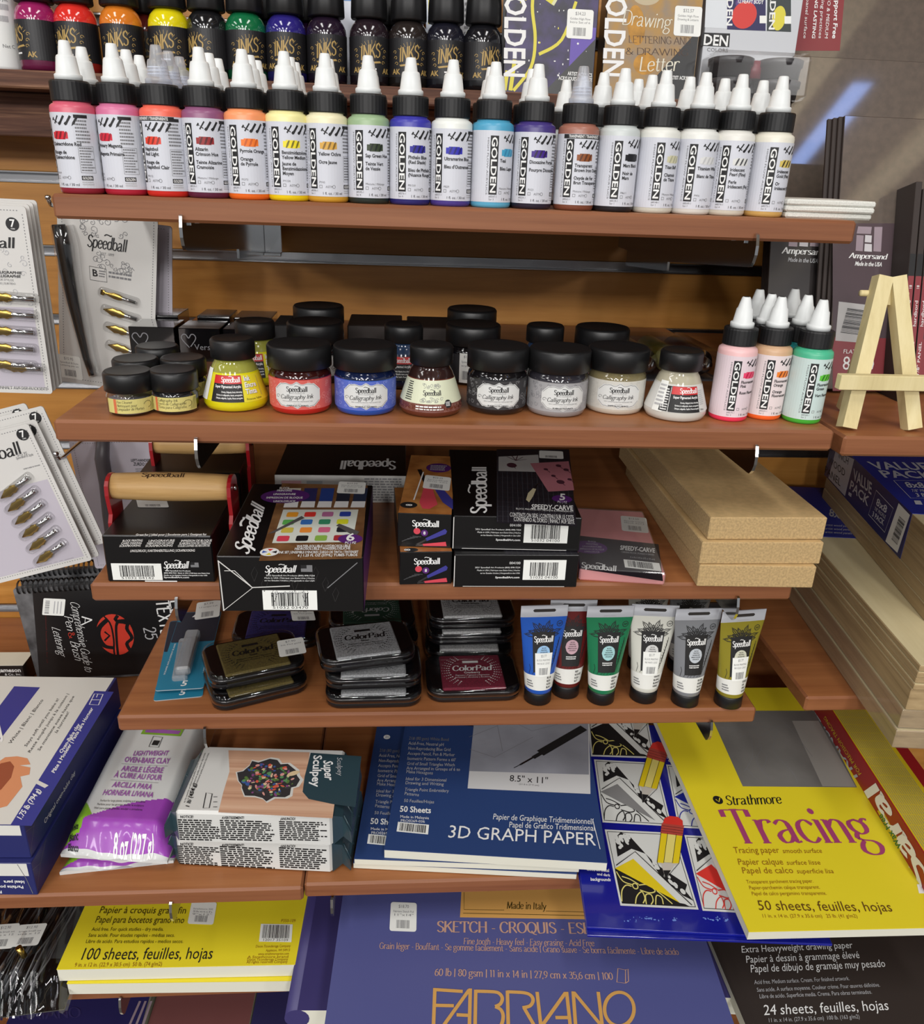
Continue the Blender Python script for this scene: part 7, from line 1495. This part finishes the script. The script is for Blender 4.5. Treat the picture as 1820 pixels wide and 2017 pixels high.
# ---- three-dimensional graph paper pads
NAVP = mat('navy_pad_cover', (38, 62, 112), .5); BACKB = mat('grey_backboard', (150, 148, 140), .8)
def pad(label, ztop, h, fl, fr, bl, cover, group, d=None, name='paper_pad', cv=1.0):
    t, m, w, d, tp, f, l, r = quadbox(name, label, 'paper pad', ztop, h, fl, fr, bl, PAGES, group, None, .2, d)
    m.box(-.2, -.2, h, w+.2, d+.2, h+.7, cover); tp = flat(m, h+.72, root=t); return t, m, w, d, tp, f
GG = 'navy graph paper pads'
def gtext(tp, dx, dy, x0):
    lines = ['21# (80 gsm) White Bond', 'Acid-Free, Neutral pH', 'Non-Reproducing Blue Grid', 'Accepts Pencil, Pen & Marker', 'Isometric Pattern Forms a 60°'.replace('°', "'"), 'Grid of Small Triangles Which', 'Are Arranged in Groups of 6 to', 'Make Hexagons', 'Ideal for 3 Dimensional', 'Drawing and Writing', 'Triangle Point Embroidery', 'Patterns', '50 Feuilles/Hojas']
    vs = [1457, 1467, 1477, 1487, 1497, 1507, 1516, 1523, 1537, 1545, 1558, 1566, 1580]; ws = [79, 70, 84, 93, 96, 95, 106, 53, 81, 76, 87, 29, 60]
    for tx, v, w_ in zip(lines, vs, ws): k = (v-1457)/123; tp.ptext(tx, (805-10*k+dx, v+dy), (805-10*k+w_+dx, v+dy+3), (806-10*k+dx, v-6+dy), LGREY if v > 1460 else GREY, 4)
    tp.ptext('50 Sheets', (787+dx, 1599+dy), (849+dx, 1602+dy), (788+dx, 1588+dy), WPRINT, 4, 1); tp.ptext('Made in Malaysia', (788+dx, 1611+dy), (845+dx, 1614+dy), (788+dx, 1606+dy), WPRINT, 4); tp.ptext('PRO0269-036', (789+dx, 1619+dy), (837+dx, 1621+dy), (789+dx, 1614+dy), WPRINT, 4)
    q = [tp.px(p) for p in ((781+dx, 1638+dy), (843+dx, 1644+dy), (784+dx, 1618+dy))]; s = tp.sub(((781+dx, 1638+dy), (843+dx, 1644+dy), (784+dx, 1619+dy))); s.rect(0, 0, 1, 1, STICK, 3); s.bars(.08, .12, .92, .9, INK, 4, 3)
t, m, w, d, tp, f = pad('navy graph paper pad, bottom one of the pile', Z5+7, 6.3, (696, 1700), (1136, 1722), (752, 1440), NAVP, GG); m.build('pad_block', t)
t, m, w, d, tp, f = pad('navy graph paper pad in the middle, sticking out left of the top pad', Z5+14.4, 6.4, (698, 1692), (1141, 1708), (756, 1420), NAVP, GG)
gtext(tp, -58, 24, 0); q = tp.px((762, 1452)); tp.ell(q[0], q[1], 3.8, 3.8, WPRINT, 3); tp.line([(q[0]+2.2*cos(i*2.1), q[1]+2.2*sin(i*2.1)) for i in range(3)], .8, NAVP, 4, True); m.build('pad_block', t)
t, m, w, d, tp, f = pad('navy graph paper pad with pencil photo on its cover, top of the pile', Z5+25, 9.8, (757, 1674), (1196, 1700), (812, 1425), NAVP, GG)
gtext(tp, 0, 0, 0)
PHO = mat('grey_photo_paper', (206, 206, 206), .5); tp.pquad(((921, 1553), (1163, 1564), (1160, 1400), (936, 1400)), PHO, 1)
PG = mat('photo_shade', (160, 162, 172), .5, noise=.14, nscale=14); tp.pquad(((924, 1519), (1160, 1526), (1158, 1400), (936, 1400)), PG, 2)
for a_, b_ in (((925, 1476), (974, 1492)), ((974, 1492), (1050, 1452)), ((974, 1400), (990, 1480)), ((1010, 1422), (1048, 1440)), ((1048, 1440), (1110, 1424)), ((924, 1452), (980, 1430))): tp.line([a_, b_], .5, GREY, 3, px=True)
tp.line([(1024, 1507), (1056, 1489)], 2.2, STEEL, 4, px=True); tp.line([(1050, 1493), (1072, 1480)], 5, BLKM, 4, px=True); tp.line([(1064, 1484), (1150, 1434)], 10.5, BLKM, 4, px=True); tp.line([(1012, 1513), (1030, 1504)], .9, INK, 4, px=True)
tp.ptext('8.5" x 11"', (1003, 1539), (1080, 1544), (1004, 1527), INK, 4); tp.ptext('(21.6 x 27.9 cm)', (1022, 1546), (1062, 1549), (1022, 1543), GREY, 4)
tp.ptext('Papier de Graphique Tridimensionnel/', (970, 1614), (1169, 1624), (972, 1603), WPRINT, 4); tp.ptext('Papel de Gráfico Tridimensional'.replace('á', 'a'), (1002, 1630), (1172, 1637), (1003, 1619), WPRINT, 4); tp.ptext('3D GRAPH PAPER', (880, 1650), (1174, 1666), (884, 1626), WPRINT, 4, 0)
tp.line([(1167, 1614), (1182, 1673)], .7, WPRINT, 4, px=True); m.build('pad_block', t)
# ---- royal blue butterfly transfer-paper packs
TRB = mat('royal_blue_glossy', (16, 24, 138), .25, coat=.6); YPAN = mat('yellow_print', (226, 200, 30), .45); RPAN = mat('red_print', (214, 52, 44), .45); GPAN = mat('grey_panel_print', (130, 130, 130), .5); BPAN = mat('blue_panel_print', (24, 36, 150), .45); PAN = mat('panel_print_white', (214, 216, 212), .45); PWOOD = mat('pencil_tip_print', (196, 190, 180), .5)
t, m, w, d, tp, f, l, r = quadbox('transfer_paper_pack', 'royal blue paper pack beneath the butterfly one, edge just showing', 'paper pack', Z5+3, 2.4, (1157, 1842), (1640, 1860), (1110, 1500), TRB, 'royal blue paper packs', None, .3); m.build('pack', t)
t, m, w, d, tp, f, l, r = quadbox('transfer_paper_pack', 'royal blue paper pack with butterflies and pencils on its cover', 'paper pack', Z5+6, 2.6, (1156, 1826), (1560, 1846), (1102, 1420), TRB, 'royal blue paper packs', None, .3)
def bfly(bl, br, tl, pan, dark=False, pencil=True, line=INK):
    s = tp.sub((bl, br, tl)); s.rect(0, 0, 1, 1, PAN, 2); s.line([(.03, .03), (.97, .03), (.97, .97), (.03, .97)], .012, INK, 3, True)
    fl = INK if dark else PAN; lc = mat('cream_line_print', (222, 210, 120), .5) if dark else line
    if dark: s.poly([(.03, .03), (.9, .03), (.03, .47)], INK, 3)
    s.poly([(.04, .47), (.055, .5), (.36, .7), (.92, .045), (.78, .066)], PAN, 6); s.poly([(.03, .46), (.31, .60), (.78, .066)], pan, 7)
    s.line([(.055, .5), (.36, .7), (.93, .045)], .012, INK, 8)
    # wing seen above the fold, veined and spotted
    s.poly([(.10, .62), (.12, .88), (.22, .97), (.33, .93), (.5, .68), (.32, .74)], INK, 4); s.poly([(.5, .68), (.6, .55), (.95, .3), (.9, .22), (.97, .1), (.85, .16), (.62, .4)], INK, 4)
    rnd = random.Random(7)
    for i in range(34):
        q = rnd.uniform(0, 1); cx, cy = (rnd.uniform(.14, .34), rnd.uniform(.74, .93)) if i < 22 else (rnd.uniform(.55, .9), 0); 
        if i >= 22: cy = .68-.62*(cx-.5)/.45+rnd.uniform(-.03, .05)
        s.ell(cx, cy, rnd.uniform(.012, .034), rnd.uniform(.02, .045), PAN, 5, 8, .6)
    for p in ([(.04, .42), (.1, .3), (.22, .26)], [(.03, .05), (.06, .18), (.13, .25), (.2, .24)], [(.3, .26), (.42, .27), (.5, .2), (.42, .17), (.3, .2)], [(.2, .03), (.24, .12), (.32, .18), (.34, .1), (.3, .04)], [(.34, .03), (.36, .14), (.43, .15), (.44, .08), (.4, .03)], [(.46, .03), (.5, .14), (.56, .12), (.56, .04)], [(.52, .2), (.6, .13), (.68, .05)], [(.1, .36), (.2, .33), (.3, .27)]): s.line(catmull(p, n=4), .014, lc, 6)
    s.line([(.25+.035*cos(i*pi/5), .245+.035*sin(i*pi/5)) for i in range(10)], .014, lc, 6, True)
    return s
def pencil_(tip, ang_px, wd=1):
    (x, v) = tip; ux, uv = ang_px; L_ = math.hypot(ux, uv); ux, uv = ux/L_, uv/L_; nx, ny = -uv, ux
    q = lambda a, b: tp.px((x+ux*a+nx*b*wd, v+uv*a+ny*b*wd))
    h = 22
    tp.poly([q(0, 0), q(26, -12), q(30, -20), q(34, h), q(28, 13)], PWOOD, 8); tp.poly([q(0, 0), q(16, -7), q(18, 8)], INK, 9)
    tp.poly([q(30, -21), q(30, -8), q(90, -8), q(90, -21)], YPAN, 8.5); tp.poly([q(34, 22), q(32, -8), q(90, -8), q(90, 22)], mat('pencil_pale_yellow', (226, 212, 120), .5), 8.4); tp.poly([q(32, 9), q(34, 22), q(90, 22), q(90, 9)], YPAN, 8.6)
    tp.poly([q(88, -22), q(88, 22), q(108, 22), q(108, -22)], mat('pencil_ferrule', (176, 70, 60), .4), 9); tp.poly([q(108, -20), q(108, 20), q(118, 18), q(124, 8), q(124, -8), q(118, -18)], RPAN, 9)
    for e in ((q(30, -21), q(90, -21)), (q(34, 22), q(90, 22)), (q(31, -8), q(90, -8)), (q(33, 9), q(90, 9)), (q(0, 0), q(30, -21)), (q(0, 0), q(34, 22)), (q(93, -22), q(93, 22)), (q(98, -22), q(98, 22)), (q(103, -22), q(103, 22))): tp.line(list(e), .5, INK, 9.5)
bfly((1222, 1784), (1376, 1792), (1191, 1634), YPAN, True); bfly((1187, 1620), (1323, 1628), (1170, 1496), GPAN); bfly((1164, 1490), (1290, 1494), (1155, 1380), INK, True)
bfly((1384, 1794), (1520, 1802), (1348, 1645), RPAN, line=RPAN); bfly((1336, 1630), (1470, 1638), (1312, 1506), BPAN, line=BPAN)
pencil_((1266, 1582), (30, -100), .86); pencil_((1311, 1732), (16, -120), 1.0); pencil_((1250, 1454), (24, -90), .8)
for i, tx in enumerate(('Good on metal', 'and dark', 'backgrounds')): tp.ptext(tx, ((1155, 1176, 1163)[i], 1715+10*i-(0, 1, 0)[i]), (1200+1.5*i, 1718+9*i), ((1155, 1176, 1163)[i], 1709+10*i), WPRINT, 4, 1)
for i, (tx, x0, x1, v) in enumerate((('Sampler', 1300, 1345, 1450), ('Quality', 1309, 1340, 1473), ('Fine Art', 1309, 1342, 1480), ('Working', 1311, 1344, 1487), ('5 - 8 1/2', 1313, 1346, 1494), ('ONE OF', 1316, 1348, 1501))): tp.ptext(tx, (x0, v), (x1, v+1), (x0, v-(14 if i == 0 else 5)), WPRINT, 4, 1)
SCUF = mat('pale_scuff', (110, 140, 214), .6); rnd = random.Random(9)
for i in range(44):
    c = rnd.choice((1274, 1274, 1325, 1400, 1418, 1246)); q = tp.px((c+rnd.gauss(0, 9), 1811+rnd.gauss(0, 3))); tp.ell(q[0], q[1], rnd.uniform(.3, 1.5), rnd.uniform(.3, 1.1), SCUF, 3, 7)
m.build('pack', t)
# ---- yellow tracing pad and red boxed transfer roll
YCOV = mat('yellow_pad_cover', (226, 208, 38), .5); ORNG = mat('orange_brown_print', (150, 100, 20), .5); MAG = mat('magenta_print', (160, 62, 110), .5)
t, m, w, d, tp, f = pad('yellow tracing paper pad with grey photo and magenta lettering', Z5+24, 9, (1475, 1836), (1906, 1826), (1318, 1430), YCOV, None, 356)
PHG = mat('grey_drawing_photo', (122, 120, 116), .5, noise=.18, nscale=12); tp.pquad(((1463, 1549), (1688, 1551), (1610, 1400), (1396, 1400)), PHG, 1)
LTG = mat('pale_photo_patch', (150, 148, 142), .5); tp.pquad(((1620, 1549), (1686, 1550), (1612, 1420), (1560, 1420)), LTG, 2)
for c in ([(1440, 1440), (1480, 1436), (1500, 1470), (1490, 1500), (1520, 1540)], [(1452, 1454), (1476, 1450), (1482, 1490), (1466, 1520)], [(1500, 1450), (1530, 1436), (1524, 1480), (1560, 1520), (1572, 1544)], [(1420, 1434), (1560, 1430)], [(1470, 1512), (1500, 1540), (1560, 1540)], [(1490, 1470), (1510, 1490), (1500, 1520)], [(1476, 1400), (1540, 1420), (1600, 1490)]): tp.line(catmull([tp.px(p) for p in c], n=5), .5, GREY, 3)
q = tp.px((1414, 1576)); tp.ell(q[0], q[1], 5, 6, INK, 3); tp.line([(q[0]-2, q[1]+1), (q[0], q[1]-3), (q[0]+3, q[1]+3)], 1, YCOV, 4)
tp.ptext('Strathmore', (1431, 1586), (1541, 1583), (1428, 1568), INK, 4, pen=(1.1, .4, 1), serif=.6)
tp.ptext('Tracing', (1446, 1661), (1735, 1659), (1416, 1595), MAG, 4, pen=(1.15, .22), serif=.85)
for i, (tx, tx2, x0, x1, x2, v) in enumerate((('Tracing paper', 'smooth surface', 1446, 1536, 1620, 1681), ('Papier calque', 'surface lisse', 1454, 1544, 1617, 1704), ('Papel de calco', 'superficie lisa', 1462, 1564, 1643, 1721))):
    tp.ptext(tx, (x0, v), (x1, v-.5), (x0-3, v-12), ORNG, 4); tp.ptext(tx2, (x1+6, v), (x2, v-.5), (x1+4, v-9), ORNG, 4)
for i, tx in enumerate(('Transparent parchment tracing paper.', 'Papier-parchemin calque transparent.', 'Papel de calco pergamino transparente.')): tp.ptext(tx, (1471+5*i, 1741+11.5*i), (1603+13*i, 1739+12*i), (1469+5*i, 1734+11.5*i), ORNG, 4)
tp.ptext('50 sheets, feuilles, hojas', (1494, 1793), (1760, 1796), (1489, 1774), mat('brown_print', (96, 62, 16), .5), 4); tp.ptext('11 in. x 14 in. (27.9 x 35.6 cm)   25 lb. (41 g/m2)', (1501, 1808), (1690, 1808), (1499, 1801), ORNG, 4)
tp.pquad(((1810, 1760), (1826, 1760), (1826, 1742), (1806, 1742)), STICK, 3)
m.build('pad_block', t)
SRED = mat('carton_red', (150, 30, 34), .4); GRNP = mat('green_print', (30, 110, 60), .5); YST = mat('yellow_ruled_print', (206, 180, 30), .45)
za = Z5+24.8; a = Vector(onz(1826, 1765, za)); bk = Vector(onz(1608, 1408, za)); dv = (bk-a); L_ = dv.length; rz = math.atan2(dv.x, dv.y)
t = thing('transfer_roll_box', 'long red and yellow carton lying on the right edge of the yellow pad', 'box', a, -rz); m = MB(); hb = 30
m.box(0, 0, 0, 58, L_+30, hb, SRED, b=.5); l = leftside(m, 0, L_+30, root=t); tp = flat(m, hb, root=t)
tp.rect(1, 1, 44, L_+28, YST, 1); [tp.rect(3+2.2*i, 12, 3.6+2.2*i, L_+10, GREY, 2) for i in range(17)]; tp.rect(44, 1, 57.5, L_+28, SRED, 1)
for i in range(22): tp.rect(3, 14+i*14, 40, 14.6+i*14, YST, 2.5)
tp.text('8', 50, 30, 8, WPRINT, 4, bold=1)
lt = lambda tx, p0, p1, pt, mm, **k: l.ptext(tx, p0, p1, pt, mm, 4, **k)
lt('Saral', (1836, 1740), (1724, 1540), (1808, 1752), WPRINT, pen=(1.7, 1.1)); lt('TRANSFER', (1696, 1538), (1598, 1392), (1686, 1543), LGREY, bold=1)
l.poly([l.px(p) for p in ((1728, 1597), (1738, 1594), (1778, 1668), (1770, 1682))], YST, 2); lt('Wax Free', (1777, 1668), (1737, 1602), (1768, 1674), GRNP, bold=1); lt('FOR PRECISION TRACING', (1698, 1524), (1626, 1410), (1693, 1528), YST)
m.build('carton', t)

# ================================================================ sixth shelf and below
Z6 = -574.0
GY = 'yellow sketch pads'
t, m, w, d, tp, f = pad('yellow sketch pad under its twin on the low shelf', Z6+15.6, 14.6, (132, 1938), (588, 1932), (190, 1800), YCOV, GY, 304); m.build('pad_block', t)
t, m, w, d, tp, f = pad('yellow sketch pad with barcode and large sheet count, on top of its twin', Z6+32.5, 15.6, (112, 1910), (588, 1900), (170, 1766), YCOV, GY, 304)
BR = mat('dark_olive_print', (66, 54, 16), .5)
tp.ptext('Papier à croquis grain fin', (194, 1799), (366, 1800), (199, 1786), BR, 4); tp.ptext('Papel para bocetos grano fino', (186, 1818), (362, 1819), (191, 1805), BR, 4)
for tx, x0, x1, v in (('Acid free. For quick studies - dry media.', 180, 322, 1834), ('Sans acide. Pour études rapides - médias secs.', 173, 344, 1846), ('Libre de ácido. Para estudios rápidos - medios secos.'.replace('á', 'a').replace('á', 'a'), 168, 361, 1858)): tp.ptext(tx, (x0, v), (x1, v), (x0+2, v-7), BR, 4)
tp.ptext('100 sheets, feuilles, hojas', (154, 1891), (418, 1889), (163, 1868), INK, 4); tp.ptext('9 in. x 12 in. (22.9 x 30.5 cm)  50 lb. (74 g/m2)', (146, 1905), (319, 1903), (148, 1897), ORNG, 4)
s = tp.sub(((510, 1855), (574, 1856), (514, 1820))); s.rect(0, 0, 1, 1, STICK, 3); s.bars(.08, .2, .92, .95, INK, 4, 2); s.text('12017 35109', .5, .04, .13, INK, 4, 'C', w=.8)
tp.ptext('P350-109', (553, 1817), (582, 1817), (554, 1811), ORNG, 4)
for tx, x0, x1, v in (('Dixon Ticonderoga Company', 503, 572, 1867), ('Appleton, WI 54913', 523, 571, 1875), ('www.strathmoreartist.com', 508, 569, 1882), ('A Strathmore brand', 487, 568, 1888), ('Dixon Ticonderoga Company', 486, 567, 1893), ('All rights reserved Company', 485, 566, 1898)): tp.ptext(tx, (x0, v), (x1, v-1), (x0+1, v-5), ORNG, 4)
sticker(tp, ((369, 1820), (420, 1822), (378, 1776)), None, ['Strathmore 300', 'Sketch', '9"x12"'], 5); m.build('pad_block', t)
# ---- bagged brushes at the lower left
DARKP = mat('black_sleeve_plastic', (22, 22, 24), .25, coat=.8)
t = thing('brush_bag', 'clear plastic bag of dark bristle brushes with price tags, lower left corner', 'bag', (onz(-60, 1950, Z6).x, -515, Z6+1), .1)
m = MB(); inv = t.matrix_basis.inverted(); L3 = lambda p: tuple((inv @ W(p))*1000)
rnd = random.Random(6)
for i in range(46):
    x0 = rnd.uniform(5, 70); m.tube([(x0, 4+rnd.uniform(0, 20), 8+rnd.uniform(0, 10)), (x0+8, 40, 16+rnd.uniform(0, 10)), (x0+20+rnd.uniform(-4, 4), 90, 18+rnd.uniform(0, 8)), (x0+34, 170, 14+rnd.uniform(0, 6))], rnd.uniform(.7, 1.3), mat('dark_bristle_%d' % (i % 3), ((30, 30, 32), (52, 52, 54), (96, 96, 98))[i % 3], .35), 5)
m.build('bristles', t)
m = MB(); m.box(0, -6, 0, 100, 190, 1, DARKP, b=.3); m.build('card_back', t)
m = MB(); BPL = film('bag_plastic', refl=.16, rough=.05)
m.grid(lambda u, v: (-4+108*u, -14+200*v, 4+30*sin(pi*u)**.6*min(1, (v*22+.6)/4)+2.2*sin(u*42+v*17)+1.6*sin(u*15-v*37)+1.2*sin(u*70+v*9)), 60, 80, lambda u, v: BPL)
m.build('clear_bag', t)
m = MB(); s = flat(m, 37, root=t)
for ps in (((-30, 1872), (24, 1868), (-12, 1822)), ((16, 1866), (74, 1862), (38, 1822))): sticker(s, ps, '$12.90', ['bristle brush set', 'size x 12'], 2)
m.build('price_sticker', t)
m = MB(); m.tube([L3(ony(36, 1866, -480)), L3(ony(48, 1884, -480))], 3, BRASS, 8); m.build('brass_clip', t)
m = MB(); m.box(0, 0, 0, 60, 220, 1.6, mat('slate_sleeve', (88, 90, 94), .4), b=.4); a = onz(88, 1905, Z6+2); single('slate_folder', m, 'slate grey folder lying between the brush bag and yellow pads', 'folder', (a.x-10, a.y+10, Z6+.4), -.05)
# ---- blue violet sketch pads
VIOC = mat('violet_blue_cover', (80, 84, 138), .45); VIOD = mat('dark_violet_cover', (58, 52, 104), .45); GOLDP = mat('pale_gold_print', (206, 156, 84), .5); ROSEP = mat('rose_gold_print', (190, 150, 130), .5); GF2 = 'violet blue sketch pads'
Z6R = -582.0
t, m, w, d, tp, f = pad('dark violet sketch pad with curled cover edge, left under the big one', Z6R+46, 22, (586, 1990), (820, 1990), (614, 1700), VIOD, GF2, 330)
mm = MB(); mm.tube([(-1, -.2, 11), (-1, 180, 11), (-1, 329, 11)], 11.6, VIOD, 16); m.build('pad_block', t); mm.build('curled_cover', t)
t, m, w, d, tp, f = pad('dark violet sketch pad at the right, beneath the big violet cover', Z6R+62, 22, (1200, 1950), (1478, 1968), (1180, 1700), VIOD, GF2, 330); m.build('pad_block', t)
t, m, w, d, tp, f = pad('big violet blue sketch pad with gold lettering across the bottom middle', Z6R+88, 15, (636, 2045), (1456, 2050), (686, 1766), VIOC, GF2, 330)
tp.pquad(((906, 1807), (1160, 1811), (1160, 1700), (912, 1700)), GOLDP, 1); tp.line([(914, 1758), (914, 1792), (993, 1793)], .5, BR, 3, px=True); tp.line([(1075, 1795), (1160, 1797)], .5, BR, 3, px=True); tp.line([(912, 1799), (1160, 1804)], .6, BR, 3, px=True)
tp.ptext('Made in Italy', (998, 1790), (1076, 1792), (999, 1777), BR, 4, pen=(1.1, .4), serif=.6)
tp.ptext('SKETCH - CROQUIS - ESBOZO', (860, 1836), (1220, 1840), (861, 1815), ROSEP, 4, pen=(1.35, .45), serif=.7)
tp.ptext('Fine tooth - Heavy feel - Easy erasing - Acid Free', (913, 1860), (1171, 1864), (914, 1848), ROSEP, 4, pen=(1, .5), serif=.5); tp.ptext('Grain léger - Bouffant - Se gomme facilement - Sans acide | Grano suave - Se borra fácilmente - Libre de ácido', (747, 1869), (1338, 1881), (748, 1857), ROSEP, 4, pen=(1, .5), serif=.5)
tp.ptext('60 lb | 80 gsm | 11 in x 14 in | 27,9 cm x 35,6 cm | 100', (856, 1922), (1208, 1930), (857, 1908), ROSEP, 4, pen=(1.1, .5), serif=.5)
tp.line([(1215, 1935), (1232, 1937), (1232, 1911), (1217, 1908)], .8, ROSEP, 4, True, True); tp.line([(1232, 1937), (1238, 1933), (1237, 1909), (1232, 1911)], .8, ROSEP, 4, px=True)
# geometric double-line letters
def dbl(pts, closed=False): tp.line([tp.px(p) for p in pts], 3.1, GOLDP, 4, closed)
FX_ = lambda x, y: (840+x*.415, 1930+y*.415)
def fl(pts, cl=False, smooth=False): dbl([FX_(*p) for p in (catmull(pts, cl, 5) if smooth else pts)], cl)
fl([(40, 40), (32, 250)]); fl([(34, 47), (172, 56)]); fl([(40, 122), (130, 124)])
fl([(203, 48), (58, 250)]); fl([(208, 42), (203, 250)]); fl([(143, 167), (205, 170)])
fl([(234, 48), (230, 250)]); fl([(234, 55), (320, 58), (348, 68), (360, 90), (350, 116), (326, 128)], smooth=True); fl([(326, 128), (352, 142), (364, 172), (356, 212), (330, 240), (228, 246)], smooth=True)
fl([(384, 52), (389, 250)]); fl([(384, 58), (460, 62), (494, 74), (506, 98), (492, 124), (456, 134)], smooth=True); fl([(462, 132), (530, 250)])
fl([(525, 58), (546, 250)]); fl([(660, 62), (526, 250)]); fl([(665, 58), (686, 250)]); fl([(612, 180), (678, 180)])
fl([(696, 56), (710, 250)]); fl([(699, 60), (856, 250)]); fl([(815, 58), (838, 250)])
fl([(915+70*cos(i*pi/20), 140+80*sin(i*pi/20)) for i in range(40)], True)
sticker(tp, ((767, 1834), (820, 1836), (770, 1777)), '$18.70', ['Fabriano Sketch Pad', '11"x14"'], 5)
m.build('pad_block', t)
# ---- dark brown drawing pad, lower right
DBR = mat('dark_brown_cover', (50, 42, 38), .5)
t, m, w, d, tp, f = pad('dark brown drawing paper pad with white lettering, lower right corner', Z6R+70, 12, (1478, 2040), (1960, 2010), (1440, 1840), DBR, None, 356)
for tx, x0, x1, v, h_, bd in (('Extra Heavyweight drawing paper', 1460, 1680, 1877, 13, 0), ('Papier à dessin à grammage élevé', 1469, 1694, 1897, 14, 0), ('Papel de dibujo de gramaje muy pesado', 1478, 1745, 1916, 15, 0), ('Acid free. Medium surface. Cream. For finished artwork.', 1486, 1674, 1939, 8, 0), ('Sans acide. A surface moyenne. Couleur crème. Pour œuvres définitive.', 1491, 1734, 1954, 8, 0), ('Libre de acido. Superficie media. Crema. Para obras terminados.', 1496, 1718, 1967, 8, 0), ('24 sheets, feuilles, hojas', 1504, 1752, 2000, 20, 0), ('11 in. x 14 in. (27.9 x 35.6 cm)  100 lb. (163 g/m2)', 1513, 1694, 2014, 8, 0)):
    tp.ptext(tx, (x0, v), (x1, v-.042*(x1-x0)), (x0-1, v-h_), WPRINT if h_ > 9 else LGREY, 4, bd)
m.build('pad_block', t)
# ---- bottom tier
t, m, w, d, tp, f = pad('dark blue pad with faint lettering at the bottom left corner', -700, 40, (-20, 2090), (262, 2075), (30, 1960), mat('midnight_cover', (44, 40, 92), .4), None, 300); tp.ptext('FABRIANO', (0, 2010), (160, 2004), (0, 1990), VIOD, 4, pen=(1.2, .4), serif=.5)
for k in range(3): tp.line([(246+14*k, 2040), (276+11*k, 1972)], 2.6, mat('pale_stripe_print', (160, 140, 150), .5), 3, px=True)
m.build('pad_block', t)
t, m, w, d, tp, f = pad('dull red brown pad at the bottom, below the yellow pads', -704, 36, (274, 2075), (480, 2070), (300, 1965), mat('brick_rose_cover', (122, 74, 72), .5), None, 300); m.build('pad_block', t)
t, m, w, d, tp, f = pad('midnight blue pad at the bottom, left of the big violet pad', -702, 38, (484, 2070), (600, 2068), (500, 1960), mat('midnight_cover_plain', (48, 44, 88), .45), None, 300); m.build('pad_block', t)
